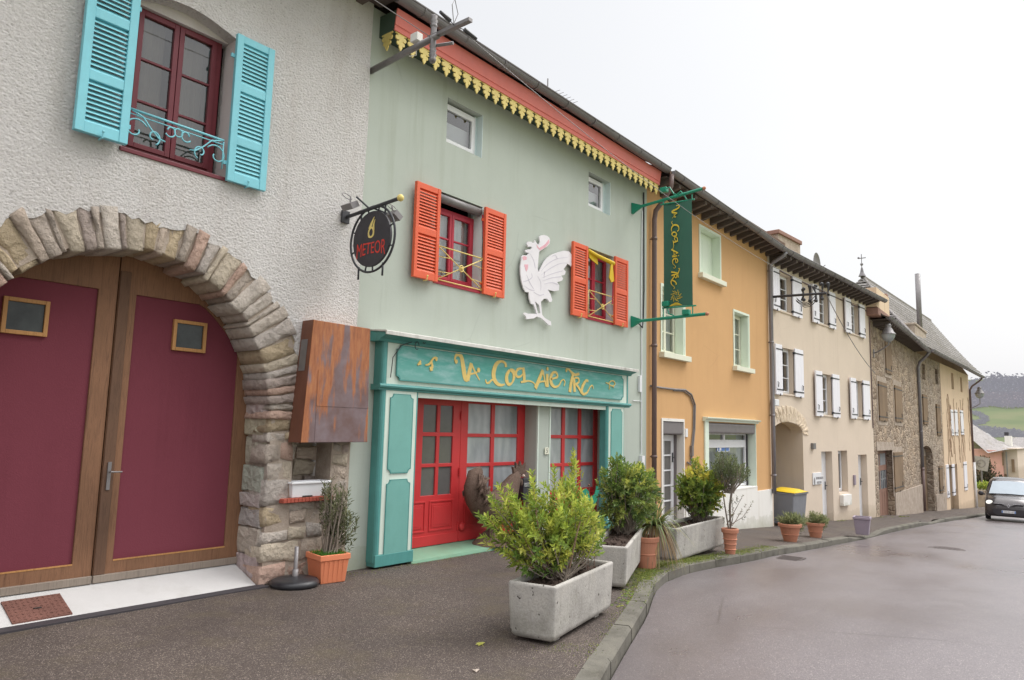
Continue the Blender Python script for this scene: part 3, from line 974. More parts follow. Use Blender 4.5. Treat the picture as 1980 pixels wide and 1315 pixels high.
# balcony rail with scrolls
rail = MB(); ra, rb = x0 - .1, x1 - .03; zt = z0 + .33; zb_ = z0 + .03; yr = -.075
rail.tube([(ra, yr, zt), (rb, yr, zt)], .012, 6); rail.tube([(ra, yr, zt - .045), (rb, yr, zt - .045)], .006, 5)
for xx in (ra, rb): rail.tube([(xx, .1, zt - .02), (xx, yr, zt - .02), (xx, yr, zb_)], .008, 5)


def scroll(cx, cz, r, a0, a1, r1, n=22):
    return [(cx + (r + (r1 - r) * i / n) * math.cos(a0 + (a1 - a0) * i / n), yr, cz + (r + (r1 - r) * i / n) * math.sin(a0 + (a1 - a0) * i / n)) for i in range(n + 1)]


mid = (ra + rb) / 2
for s in (-1, 1):
    c1 = scroll(0, 0, .115, .5, 2 * math.pi + .2, .03)
    base = mid + s * .40
    rail.tube([(base - s * (p[0]), p[1], zb_ + .12 + p[2]) for p in c1], .008, 5)
    pts = [(mid + s * .44, yr, zt - .01), (mid + s * .34, yr, zt - .04), (mid + s * .26, yr, zt - .13), (mid + s * .18, yr, zb_ + .10), (mid + s * .12, yr, zb_ + .09)]
    rail.tube(pts, .008, 5)
    c2 = scroll(0, 0, .075, -1.2, 4.6, .025)
    rail.tube([(mid + s * (.23 - p[0] * .9), p[1], zb_ + .10 + p[2]) for p in c2], .008, 5)
    c3 = scroll(0, 0, .06, -2.6, 3.0, .035)
    rail.tube([(mid + s * (.075 - p[0] * .9), p[1], zt - .09 + p[2]) for p in c3], .008, 5)
rail.tube([(mid + .04 * math.cos(a * .35), yr, zt - .08 + .04 * math.sin(a * .35)) for a in range(18)], .007, 5, closed=True)
rail.build('window_rail', M['turq'], lh, smooth=True)
# shutters
q = FA.p(134, 250, .12); q2 = FA.p(238, 284, .12); q3 = FA.p(275, 20, .1)
louvre_shutter(lh, 2.16, 2.60, 4.17, 5.76, -.17, -.11, M['turq'], (.335, .70), .075, handle='r')
louvre_shutter(lh, 3.60, 4.04, 4.14, 5.74, -.12, -.075, M['turq'], (.28, .645), .075, handle='l')
# barn doors
yD = .42
for s in (0, 1):
    xa, xb = (2.875, 4.37) if s else (1.37, 2.865)
    dm = MB(); stl = .17
    top_ = lambda x: AZC + 1.53 * math.sqrt(max(0, 1 - ((x - AXC) / 1.515) ** 2))
    ztop = 2.91
    out = [(xa, .235), (xb, .235)]
    xs = [xb - (xb - xa) * k / 20 for k in range(21)]
    out += [(x, max(.5, top_(x) + .03)) for x in xs]
    # panel opening
    pa, pb = (xa + stl, xb - .20) if s else (xa + .20, xb - stl)
    hole_ = [(pa, .36), (pb, .36)] + [(x, min(ztop, top_(x) - .11)) for x in [pb - (pb - pa) * k / 14 for k in range(15)]]
    dm.fill([out, hole_], yD, .06)
    leaf = dm.build('door', M['doorwood'], lh, bevel=.006)
    pn = MB(); wx = FA.p(365, 650, -.46) if s else FA.p(48, 612, -.46)
    pn.fill([[(a[0], a[1]) for a in hole_]], yD + .022, .02); pn.build('panel', M['burgundy'], leaf)
    ed = MB()
    ed.box(pa, pb, yD - .003, yD + .004, .352, .366); ed.build('edge_strip', M['palewood'], leaf)
    MB().box(xa, xb, yD - .025, yD + .05, .17, .24).build('weather_bar', M['greywood'], leaf, bevel=.006)
    c = box4(FA, -.43, (335.8, 617.6), (400, 625), (395, 684), (331, 676)) if s else box4(FA, -.43, (5.8, 571.6), (96, 584), (90, 652), (0, 643))
    pw = MB(); frame_mesh(pw, c[0], c[1], c[2], c[3], yD - .012, yD + .03, .035)
    f = pw.build('window', M['palewood'], leaf, bevel=.003)
    MB().quad((c[0] + .03, yD + .01, c[2] + .03), (c[1] - .03, yD + .01, c[2] + .03), (c[1] - .03, yD + .01, c[3] - .03), (c[0] + .03, yD + .01, c[3] - .03)).build('pane', M['darkglass'], leaf, recalc=False)
    if s:
        hx, hz = FA.p(208, 920, -.42)
        hb = MB().box(hx - .016, hx + .016, yD - .032, yD - .021, hz - .13, hz + .13)
        hb.tube([(hx, yD - .03, hz + .04), (hx, yD - .07, hz + .04), (hx + .10, yD - .07, hz + .037)], .0075, 8)
        hb.build('handle', M['galv'], leaf, bevel=.002)
        MB().box(xa + .0, xa + .10, yD - .02, yD - .002, .24, 3.12).build('cover_strip', M['darkoak'], leaf, bevel=.006)
# interior, sides, roof
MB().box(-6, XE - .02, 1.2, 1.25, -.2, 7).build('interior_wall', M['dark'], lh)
MB().box(XE - .30, XE - .012, .26, 9, -.3, 7.3).box(-6, -5.7, .26, 9, -.3, 7.3).box(-5.7, XE - .30, 8.7, 9, -.3, 7.3).build('side_wall', M['roughcast'], lh)
rf = MB()
rf.fill([[(-.62, 7.02), (-.62, 7.12), (4.3, 10.3), (9.5, 7.1), (9.5, 7.0), (4.3, 10.18)]], -6.2, XE + 6.32, axis='x')
rf.xf(lambda v: (v[0], v[1], v[2])).build('roof', M['tile'], lh)
so = MB().box(-6.2, XE + .1, -.60, -.05, 7.0, 7.03)
for k in range(22): so.box(-6 + k * .53, -5.9 + k * .53, -.58, .1, 6.90, 7.0)
so.build('eave_soffit', M['darkwood'], lh)
half_gutter(lh, (-6.2, -.70, 7.08), (XE + .12, -.70, 7.06), .08)
MB().box(1.43, 4.30, .0, .6, -.3, -.02).build('foundation', M['mortar'], lh)

# cement ramp in front of the barn doors
rp = MB()
rp.fill([[(-.02, .012), (.47, .185), (.60, .19), (.60, -.3), (-.02, -.3)]], 1.2, 3.10, axis='x')
ramp = rp.build('ramp', M['slab']); tag(ramp, 'pale cement ramp sloping up to the burgundy barn doors', 'ramp')
pl = thing('access_plate', 'rusty chequered steel plate set in the pale cement ramp', 'plate', (2.36, .10, 0))
pb = MB()
u = [(-.22, -.10), (.22, -.10), (.22, .22), (-.22, .22)]
zr = lambda y: .012 + (y + .02 + .12) * (.173 / .49) + .006
pb.add([(x, y, zr(y)) for x, y in u] + [(x, y, zr(y) - .03) for x, y in u], [(0, 1, 2, 3), (4, 5, 6, 7), (0, 1, 5, 4), (1, 2, 6, 5), (2, 3, 7, 6), (3, 0, 4, 7)])
for i in range(11):
    for j in range(8):
        cx, cy = -.2 + i * .04, -.085 + j * .04; s = .012 if (i + j) % 2 else -.012
        pb.add([(cx - .012, cy - s, zr(cy - s) + .003), (cx + .003, cy - s * .3, zr(cy) + .004), (cx + .012, cy + s, zr(cy + s) + .003), (cx - .003, cy + s * .3, zr(cy) + .004)], [(0, 1, 2, 3)])
pb.build('plate', M['rustplate'] if 'rustplate' in M else M['rust'], pl)
MB().box(-.03, .03, .04, .06, zr(.05) + .001, zr(.05) + .006).build('grip', M['dark'], pl)

# rusted steel box
c = [FA.p(*p, .26) for p in ((606.7, 618), (716, 635.6), (710.7, 855), (581.6, 856))]
bk = [FA.p(*p, .06) for p in ((586.5, 620), (558, 855))]
rbx = thing('steel_box', 'rusted steel box fixed on the wall beside the stone arch', 'steel box', frame=FA, fx=(c[0][0] + c[1][0]) / 2, z0=c[3][1])
b = MB()
Vf = [(x, -.26, z) for x, z in c]; Vb = [(bk[0][0], -.056, c[0][1]), (c[1][0], -.056, c[1][1]), (c[2][0], -.056, c[2][1]), (bk[1][0], -.056, c[3][1])]
b.add(Vf + Vb, [(0, 3, 2, 1), (4, 5, 6, 7), (0, 1, 5, 4), (1, 2, 6, 5), (2, 3, 7, 6), (3, 0, 4, 7)])
b.build('case', M['rust'], rbx, bevel=.006)
MB().add([tuple(Vector(p_) + Vector((-.004, 0, 0))) for p_ in (Vf[0], Vf[3], Vb[3], Vb[0])], [(0, 1, 2, 3)]).build('side_sheet', M['rustdark'], rbx)
sm = MB(); zs = c[3][1] + (c[0][1] - c[3][1]) * .30
sm.box(c[3][0] + .17, c[2][0] - .015, -.2635, -.258, zs - .003, zs + .003); sm.box(c[3][0] + .17, c[3][0] + .176, -.2635, -.258, c[3][1] + .02, c[0][1] - .55)
sm.build('weld_seam', M['rust'], rbx)
k0 = [(a.lerp(bb, .5)) for a, bb in ((Vector(Vf[0]), Vector(Vb[0])), (Vector(Vf[3]), Vector(Vb[3])))]
pa_ = k0[0].lerp(k0[1], .16); pb_ = k0[0].lerp(k0[1], .42)
MB().add([(pa_.x - .012, pa_.y - .05, pa_.z), (pa_.x - .012, pa_.y + .07, pa_.z), (pb_.x - .012, pb_.y + .07, pb_.z), (pb_.x - .012, pb_.y - .05, pb_.z)], [(0, 1, 2, 3)]).build('patch', M['galv'], rbx)

# white window-box in the niche
wb = thing('window_box', 'empty white plastic plant trough on the brick sill under the steel box', 'planter', frame=FA, fx=4.86, z0=.882)
w = MB()
def trough_mesh(mb, L, Wd, H, t, taper=.03, z0=0.0, rim=.0, rimh=.03, cx=0, cy=0):
    o = lambda k, z: [(cx - L / 2 + k, cy - Wd / 2 + k, z), (cx + L / 2 - k, cy - Wd / 2 + k, z), (cx + L / 2 - k, cy + Wd / 2 - k, z), (cx - L / 2 + k, cy + Wd / 2 - k, z)]
    rings = [o(taper, z0), o(taper * rimh / H, z0 + H - rimh)]
    if rim: rings += [o(-rim, z0 + H - rimh)]
    rings += [o(-rim, z0 + H), o(t, z0 + H), o(t + .005, z0 + H - .06)]
    V = [p for r in rings for p in r]; F = [(3, 2, 1, 0)]
    for i in range(len(rings) - 1):
        for k in range(4):
            l = (k + 1) % 4
            F.append((i * 4 + k, i * 4 + l, i * 4 + 4 + l, i * 4 + 4 + k))
    n = len(rings) - 1
    F.append((n * 4, n * 4 + 1, n * 4 + 2, n * 4 + 3))
    mb.add(V, F)
trough_mesh(w, .50, .19, .17, .012, .02, 0.882, .012, .025, 4.86, .0)
w.build('trough', M['white'], wb, bevel=.006)
MB().box(4.76, 4.88, -.092, -.075, .887, .899).build('slot', M['dark'], wb)
# ================================================================== GREEN HOUSE (restaurant)
GX0, GX1 = 5.42, 12.66
gh = thing('green_house', 'sage green restaurant with orange shutters and a red and gold eaves', 'house', frame=FA, fx=GX0, z0=0)


def opening(d, *pts): return box4(FA, d, *pts)


sw1 = opening(-.0, (866.2, 196), (933, 216), (931.6, 304.7), (862, 275))
sw2 = opening(-.0, (1138.4, 336), (1180, 349), (1179, 416), (1137.7, 398.8))
# lit windows with shutters: openings
w1r = FA.p(932, 400, 0); w1b = FA.p(912, 562, 0); w1t = FA.p(932, 398, 0)
w1 = (FA.p(846, 450, 0)[0], FA.p(931, 480, 0)[0], w1b[1] + .0, FA.p(900, 388, 0)[1])
w2 = (FA.p(1136, 560, 0)[0], FA.p(1186, 560, 0)[0], FA.p(1172, 624, 0)[1], FA.p(1160, 487, 0)[1])
holes = [rect(*sw1), rect(*sw2), rect(*w1), rect(*w2)]
# shop opening
SX0, SX1 = FA.p(797, 900, .05)[0], FA.p(1181, 900, .05)[0]
SZT = 2.17
colx0, colx1 = 9.11, FA.p(1067, 800, .03)[0]
holes.append(rect(SX0 - .04, colx0, -.2, SZT)); holes.append(rect(colx1, SX1 + .03, -.35, SZT))
MB().fill([rect(GX0, GX1, -.6, 7.0)] + holes, 0, .30).build('wall', M['green'], gh)
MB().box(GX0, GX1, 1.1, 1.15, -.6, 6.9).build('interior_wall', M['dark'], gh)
MB().box(GX0 + .003, GX0 + .28, .302, 9, -.6, 7.0).box(GX1 - .28, GX1 - .003, .302, 9, -.6, 7.0).box(GX0 + .28, GX1 - .28, 8.7, 9, -.6, 7.0).build('side_wall', M['green'], gh)
# small upper windows
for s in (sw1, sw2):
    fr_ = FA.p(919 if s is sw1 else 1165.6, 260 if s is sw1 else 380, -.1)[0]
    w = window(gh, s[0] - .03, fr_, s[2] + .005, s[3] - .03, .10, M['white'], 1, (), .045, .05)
    MB().box(s[0], fr_ - .02, .20, .21, s[2], s[2] + (s[3] - s[2]) * .62).build('sky_reflection_board', M['white'], w)  # white board added behind the pane in place of bright reflected sky
    MB().box(s[1] - .002, s[1] + .006, -.003, .28, s[2], s[3]).build('reveal', M['revealblue'], gh)
    MB().box(fr_, s[1], .12, .16, s[2], s[3]).build('reveal_back', M['revealblue'], gh)
# shuttered windows
def shut_win(op, frx, lsh, rsh, topbox):
    w = window(gh, op[0] - .05, frx, op[2] + .05, op[3] - (.16 if topbox else .02), .16, M['darkred'], 2, (.62,), .05, .045, curtain=M['curtain'])
    MB().box(frx, op[1], .18, .22, op[2], op[3]).build('reveal_back', M['revealblue'], gh)
    MB().box(op[1] - .002, op[1] + .005, -.003, .22, op[2], op[3]).build('reveal', M['revealblue'], gh)
    MB().box(op[0] - .05, frx, -.02, .17, op[2] - .02, op[2] + .05).build('sill', M['darkred'], gh, bevel=.005)
    if topbox:
        rb = MB(); rb.tube([(op[0] - .03, .045, op[3] - .075), (op[1] - .02, .045, op[3] - .075)], .062, 12)
        rb.build('roller_blind', M['galv'], gh, smooth=True)
    # iron rail: crossed bars with a rosette
    r = MB(); za, zb = op[2] + .03, op[2] + .50; xa, xb = op[0] - .02, frx + .03; y = -.035
    r.tube([(xa, y, zb), (xb, y, zb)], .009, 6); r.tube([(xa, y, za), (xb, y, za)], .008, 6)
    r.tube([(xb, y, za), (xb, y, zb)], .007, 6); r.tube([(xa, y, za), (xa, y, zb)], .007, 6)
    xm, zm = (xa + xb) / 2, (za + zb) / 2
    r.tube([(xa, y, zb), (xb, y, za)], .008, 6); r.tube([(xa, y, za), (xb, y, zb)], .008, 6)
    r.tube([(xm + .04 * math.cos(k * .7), y - .006, zm + .045 * math.sin(k * .7)) for k in range(9)], .010, 6, closed=True); r.ball((xm, y - .01, zm), .022)
    for s in (-1, 1):
        for q in (-.35, .35):
            r.tube([(xm + s * .2, y, zm + q * .3), (xm + s * (.5 * (xb - xa)), y, zm + q * .3 - .02)], .006, 5)
    r.build('window_rail', M['gold'], gh, smooth=True)
    b = MB().tube([(op[1] - .01, -.01, op[3] - .12), (op[1] - .01 + (0.06 if topbox else -.12), -.06, za + .05 + (0 if topbox else .28))], .012, 6)
    if not topbox: pass
    b.build('stay_bar', M['darkred'], gh)
    louvre_shutter(gh, *lsh, -.105, -.055, M['orangeshut'], (.36 if topbox else .49,) if not topbox else (.50,), .055, handle='r')
    louvre_shutter(gh, *rsh, -.075, -.03, M['orangeshut'], (.50,), .055, handle='l')
    return w


s1 = opening(.1, (808, 350), (854.7, 367), (844.7, 543.8), (797.8, 535)); r1 = opening(.05, (938, 401), (978.7, 414.5), (972, 577), (932.4, 568))
s2 = opening(.1, (1109, 464.6), (1139, 478.7), (1134.3, 615.5), (1106.8, 608)); r2 = opening(.05, (1188.5, 496), (1214, 504.7), (1211.7, 633.7), (1187, 627.4))
shut_win(w1, FA.p(914, 500, -.16)[0], s1, r1, True)
shut_win(w2, FA.p(1172, 560, -.16)[0], s2, r2, False)
# yellow awning cloth rolled in the second window
ya = MB(); zt = w2[3] - .06
ya.tube([(w2[0] - .02, -.02, zt), (w2[0] + .25, -.04, zt - .05), (w2[1] - .06, -.03, zt - .08)], [.03, .035, .045], 8)
ya.fill([[(w2[0], zt), (w2[0] + .3, zt - .06), (w2[0] + .32, zt - .2), (w2[0] + .12, zt - .15), (w2[0] + .04, zt - .12)]], -.01, .012)
ya.fill([[(w2[1] - .17, zt - .1), (w2[1] - .12, zt - .1), (w2[1] - .06, zt - .42), (w2[1] - .16, zt - .46), (w2[1] - .23, zt - .38)]], -.055, .02)
ya.build('awning_cloth', M['yellow'], gh)

# ---- eaves: boxed cornice, coral boards, gold cut-out trim, gutter, roof
EX0, EX1 = 5.56, 12.62
eb = MB()
eb.fill([[(0.0, 6.63), (-.29, 6.63), (-.33, 6.90), (.2, 6.93), (.2, 6.63)]], EX0, EX1 - EX0, axis='x')
eb.build('soffit', M['soffit'], gh)
fs = MB()
fs.fill([[(-.292, 6.63), (-.31, 6.63), (-.318, 6.66), (-.308, 6.668), (-.315, 6.69), (-.328, 6.70), (-.320, 6.71), (-.352, 6.905), (-.332, 6.905)]], EX0 - .012, EX1 - EX0 + .016, axis='x')
fs.build('eaves_board', M['fascia'], gh)
motif = [(-.5, 0), (-.5, -.07), (-.30, -.10), (-.24, -.16), (-.42, -.17), (-.50, -.28), (-.42, -.40), (-.26, -.42), (-.15, -.35), (-.17, -.46), (-.34, -.50), (-.36, -.62), (-.24, -.70), (-.13, -.66), (-.16, -.80), (0, -1), (.16, -.80), (.13, -.66), (.24, -.70), (.36, -.62), (.34, -.50), (.17, -.46), (.15, -.35), (.26, -.42), (.42, -.40), (.50, -.28), (.42, -.17), (.24, -.16), (.30, -.10), (.5, -.07), (.5, 0)]
tr = MB(); nm = 34; stp = (EX1 - EX0 - .02) / nm
for k in range(nm):
    xc = EX0 + .01 + stp * (k + .5)
    tr.fill([[(xc + a * stp * .90, 6.632 + c_ * .228) for a, c_ in motif]], -.296, .016)
tr.box(EX0, EX1, -.2965, -.2795, 6.632, 6.65)
tr.fill([[(-.17 + a * .2, 6.628 + c_ * .235) for a, c_ in motif]], EX0 - .014, .016, axis='x')
tr.build('eaves_trim', M['gold'], gh)
half_gutter(gh, (EX0 - .1, -.44, 7.0), (GX1 + .06, -.44, 6.97), .085)
rf = MB(); rf.fill([[(-.42, 6.98), (-.42, 7.05), (4.3, 9.6), (9.3, 7.0), (9.3, 6.9), (4.3, 9.5)]], GX0 - .05, GX1 - GX0 + .1, axis='x'); rf.build('roof', M['tile'], gh)
ch = MB().box(12.25, 12.6, .9, 1.3, 7.4, 8.0).box(12.22, 12.63, .87, 1.33, 8.0, 8.06); ch.build('chimney', M['rubble'], gh)
# TV aerial
ae = thing('tv_aerial', 'thin television aerial standing up behind the green house gutter', 'aerial', (9.6, .3, 7.3))
a = MB(); zz = FA.p(1040, 150, -.3)[1] - 7.3
a.tube([(0, 0, 0), (0, 0, zz + .1)], .012, 6); a.tube([(0, 0, zz - .13), (.75, -.05, zz - .13)], .006, 5)
for k in range(6): a.tube([(.1 + k * .11, -.2, zz - .13), (.1 + k * .11, .15, zz - .13)], .004, 4)
a.tube([(.2, -.02, zz - .13), (.33, -.02, zz - .13)], [.02, .05], 8)
a.build('mast', M['galv'], ae)

# ---- shop front
sf = None
yP = -.15
px0, px1 = FA.p(721.4, 1098, .15)[0], FA.p(796, 1098, .15)[0]
qx0, qx1 = FA.p(1172, 900, .15)[0], FA.p(1207, 900, .15)[0]
mold = FA.p(735, 745, .17)[1]
def ogee(x0, x1, z0, z1, k=.05, n=5):
    """rectangle with concave notched corners"""
    out = []
    for cx, cz, a0 in ((x0, z0, 90), (x1, z0, 180), (x1, z1, 270), (x0, z1, 0)):
        arc = [(cx + k * math.cos(math.radians(a0 - 90 * i / n)), cz + k * math.sin(math.radians(a0 - 90 * i / n))) for i in range(n + 1)]
        out += arc
    return out


def pilaster(xa, xb, zb, split):
    p = MB().box(xa + .075, xb - .03, yP, -.003, zb + .09, mold - .03).build('pilaster', M['mintcream'], gh, bevel=.006)
    e = MB()
    e.tube([(xa + .045, yP + .035, zb), (xa + .045, yP + .035, mold - .02)], .045, 12)
    e.box(xa + .005, xa + .07, yP + .045, -.004, zb, mold - .02)
    e.box(xb - .03, xb, yP + .012, -.004, zb, mold - .02)
    e.build('edge_post', M['teal'], p, smooth=False)
    MB().box(xa + .01, xb + .004, yP - .014, -.005, zb - .05, zb + .09).build('base', M['teal'], p, bevel=.006)
    a, b_ = xa + .15, xb - .105
    for z0, z1 in split:
        g = MB().fill([ogee(a, b_, z0, z1)], yP - .012, .011); g.build('panel', M['tealpanel'], p, bevel=.004)
        MB().fill([ogee(a - .008, b_ + .008, z0 - .008, z1 + .008), list(reversed(ogee(a, b_, z0, z1)))], yP - .0135, .012).build('panel_edge', M['teal'], p)


za = FA.p(760, 1080, .15)[1]; zb = FA.p(765, 928, .15)[1]; zc = FA.p(766, 914, .15)[1]; zd = FA.p(772, 763, .15)[1]
pilaster(px0, px1, .06, ((za, zb), (zc, zd)))
zbR = FA.p(1170, 1026, .15)[1]
pilaster(qx0, qx1, zbR + .08, ((zbR + .28, zb), (zc, zd)))
# fascia with sign
fx0, fx1 = px0 - .01, FA.p(1215, 750, .15)[0]
ct = FA.p(735, 642, .2)[1]
MB().box(fx0 + .09, fx1 - .05, yP + .01, -.002, mold - .02, ct - .08).build('fascia', M['mintcream'], gh)
pe = MB().tube([(fx0 + .045, yP + .03, mold), (fx0 + .045, yP + .03, ct - .09)], .045, 12)
pe.box(fx0, fx0 + .085, yP + .035, -.003, mold, ct - .09).build('end_post', M['teal'], gh)
MB().box(fx1 - .05, fx1, yP + .005, -.003, mold, ct - .08).build('end_post', M['teal'], gh)
mo_ = MB().tube([(fx0 - .05, yP - .02, mold), (fx1 + .04, yP - .02, mold)], .028, 8)
mo_.box(fx0 - .04, fx1 + .035, yP - .01, -.001, mold - .05, mold + .02).build('moulding', M['teal'], gh)
MB().box(px1 - .02, qx0 + .02, yP + .02, yP + .14, SZT - .12, mold - .052).build('lower_board', M['mintcream'], gh)
co = MB()
co.fill([[(-.001, ct - .10), (-.17, ct - .10), (-.19, ct - .07), (-.28, ct - .035), (-.30, ct), (-.001, ct + .03)]], fx0 - .08, fx1 - fx0 + .15, axis='x')
co.build('cornice', M['teal'], gh, bevel=.004)
ld = MB(); ld.fill([[(-.002, ct + .034), (-.002, ct + .05), (-.312, ct + .022), (-.325, ct + .012), (-.325, ct - .030), (-.306, ct - .030), (-.304, ct + .002)]], fx0 - .1, fx1 - fx0 + .19, axis='x')
ld.build('lead_flashing', M['whitelead'] if 'whitelead' in M else M['concrete'], gh)
sx0, sx1 = FA.p(769, 700, .165)[0], FA.p(1204.5, 748, .165)[0]
sz0, sz1 = FA.p(790, 737, .165)[1] + .01, FA.p(790, 671, .165)[1]
sg = MB().fill([ogee(sx0, sx1, sz0, sz1, .06)], yP - .018, .017).build('sign_board', M['sign'], gh, bevel=.004)
MB().fill([ogee(sx0 - .012, sx1 + .012, sz0 - .012, sz1 + .012, .055), list(reversed(ogee(sx0, sx1, sz0, sz1, .06)))], yP - .022, .022).build('sign_edge', M['teal'], gh)

# lettering strokes, surveyed on the board
SC = 1 / 4.125
def sp(x, y): return FA.p(740 + x * SC, 640 + y * SC, .17)
STROKES = [
    ([(583, 247), (576, 225), (584, 195), (608, 187), (628, 210), (640, 270), (650, 340), (660, 383), (678, 397)], [.03, .022, .03, .045, .05, .06, .065, .055, .02]),
    ([(676, 396), (690, 330), (707, 258)], [.055, .055, .05]), ([(707, 258), (732, 320), (772, 392)], [.02, .02, .012]),
    ([(688, 345), (735, 336), (770, 318)], [.018, .018, .014]),
    ([(820, 388), (828, 414), (848, 412), (868, 392), (900, 380)], [.012, .02, .022, .02, .01]),
    ([(982, 288), (976, 258), (944, 241), (908, 262), (888, 310), (884, 362), (904, 412), (940, 432), (972, 426)], [.045, .03, .025, .05, .065, .065, .05, .03, .015]),
    ([(1012, 312), (990, 350), (988, 395), (1003, 425), (1030, 415), (1046, 370), (1042, 325), (1014, 310)], [.03, .05, .06, .04, .02, .045, .06, .03]),
    ([(1110, 298), (1078, 305), (1062, 335), (1072, 365), (1100, 362), (1122, 335)], [.02, .03, .035, .03, .02, .015]),
    ([(1118, 292), (1126, 345), (1128, 404)], [.045, .05, .045]), ([(1100, 408), (1128, 404), (1165, 398), (1200, 412), (1214, 430)], [.02, .025, .016, .014, .012]),
    ([(1216, 458), (1245, 390), (1276, 312)], [.055, .055, .05]), ([(1276, 312), (1288, 380), (1302, 446)], [.022, .022, .02]), ([(1240, 412), (1270, 402), (1300, 404)], [.018, .018, .018]),
    ([(1310, 342), (1311, 390), (1313, 448)], [.05, .05, .045]),
    ([(1340, 385), (1368, 376), (1392, 366), (1384, 334), (1358, 332), (1338, 372), (1344, 420), (1370, 446), (1402, 436), (1422, 400), (1440, 388), (1452, 408), (1444, 440)], [.02, .02, .03, .03, .03, .055, .055, .03, .02, .014, .014, .014, .01]),
    ([(1466, 324), (1462, 308), (1482, 306), (1504, 330), (1534, 350), (1562, 340)], [.03, .025, .025, .035, .035, .03]),
    ([(1516, 345), (1502, 410), (1490, 488)], [.05, .055, .055]), ([(1524, 372), (1526, 430), (1530, 486)], [.045, .05, .05]),
    ([(1530, 374), (1558, 376), (1562, 408), (1534, 424)], [.02, .025, .025, .02]), ([(1540, 424), (1562, 455), (1584, 496)], [.03, .035, .03]),
    ([(1636, 402), (1622, 394), (1598, 428), (1584, 478), (1600, 504), (1630, 490), (1650, 450), (1670, 434), (1676, 460)], [.03, .03, .045, .05, .035, .02, .014, .014, .01]),
    # bird ornaments
    ([(276, 270), (292, 258), (300, 236)], [.01, .03, .01]), ([(302, 268), (296, 255)], [.012, .02]),
    ([(338, 272), (372, 262), (396, 226), (416, 212), (432, 222)], [.01, .02, .02, .018, .022]), ([(372, 300), (392, 288), (388, 246)], [.02, .03, .012]), ([(376, 312), (396, 308)], [.02, .014]),
    ([(1778, 412), (1800, 418), (1820, 398), (1842, 402), (1850, 424), (1832, 440), (1800, 424)], [.008, .010, .012, .012, .012, .012, .008]), ([(1806, 466), (1808, 430)], [.008, .01]), ([(1834, 440), (1840, 452)], [.01, .01]),
]
DOTS = [(1312, 302, .028), (762, 312, .032), (584, 244, .028), (1560, 345, .022), (425, 226, .022)]
lt = MB()
lput = lambda x, z, l: (x, yP - .0185 - l, z)
LET2D = []
for si, (pts, w) in enumerate(STROKES):
    P = [sp(*p) for p in pts]; LET2D.append((P, w)); lt.ribbon(P, [q_ * 1.22 + .004 for q_ in w], lambda x, z, l: (x, yP - .0188 - l * (1 + si * .12), z), .003)
for x, y, r in DOTS:
    cx, cz = sp(x, y); LET2D.append(([(cx - r * .5, cz), (cx + r * .5, cz)], [r * 1.6, r * 1.6]))
    lt.fill([[(cx + r * math.cos(a * .6283), cz + r * 1.1 * math.sin(a * .6283)) for a in range(10)]], yP - .0290, .008)
lt.build('lettering', M['letter'], sg, recalc=True)
# thin iron scrolls at the sign's corner
ir = MB(); bx, bz = FA.p(759, 660, .17)
ir.tube([(bx, yP - .03, bz + .02), (bx + .22, yP - .06, bz + .03), (bx + .45, yP - .08, bz + .06)], .006, 5)
ir.tube([(bx - .01, yP - .025, bz - .45), (bx + .01, yP - .03, bz - .2), (bx + .12, yP - .05, bz - .04), (bx + .28, yP - .07, bz + .02)], .006, 5)
ir.tube([(bx + .36 + .035 * math.cos(k * .6), yP - .08, bz - .02 + .05 * math.sin(k * .6)) for k in range(10)], .005, 5)
ir.tube([(bx + .48 + .03 * math.cos(k * .6), yP - .085, bz + .06 + .04 * math.sin(k * .6)) for k in range(11)], .005, 5, closed=True)
ir.build('iron_scroll', M['iron'], gh)

# ---- doors and shop windows in the recess
yR = .25
def P_(px, py, d=-.25): return FA.p(px, py, d)
def glazed(name, x0, x1, z0, z1, gx, gz_, low, glass, panels=2, yoff=0.0):
    """panelled red joinery: glazed grid above, raised panels below; gx / gz_ = edges of the panes"""
    mb = MB(); y0, y1 = yR + yoff, yR + yoff + .05
    holes = []
    for i in range(len(gx) // 2):
        for j in range(len(gz_) // 2): holes.append(rect(gx[2 * i], gx[2 * i + 1], gz_[2 * j], gz_[2 * j + 1]))
    mb.fill([rect(x0, x1, z0, z1)] + holes, y0, .05)
    mb.box(x0 + .01, x1 - .01, y0 - .012, y0 - .001, z0 + .002, z0 + .14)
    d = mb.build(name, M['red'], gh, bevel=.005)
    for h in holes:
        MB().quad((h[0][0], y0 + .022, h[0][1]), (h[1][0], y0 + .022, h[1][1]), (h[2][0], y0 + .022, h[2][1]), (h[3][0], y0 + .022, h[3][1])).build('pane', glass, d, recalc=False)
    pw = (x1 - x0 - .16) / panels
    for k in range(panels):
        a = x0 + .08 + k * pw + .035; b = a + pw - .07
        g = MB(); zl, zh = z0 + .19, low - .07
        frame_mesh(g, a, b, zl, zh, y0 - .012, y0 - .0005, .022)
        frame_mesh(g, a + .05, b - .05, zl + .05, zh - .05, y0 - .009, y0 - .0005, .03)
        g.box(a + .08, b - .08, y0 - .012, y0 - .0005, zl + .08, zh - .08)
        g.build('lower_panel', M['red'], d, bevel=.003)
    return d


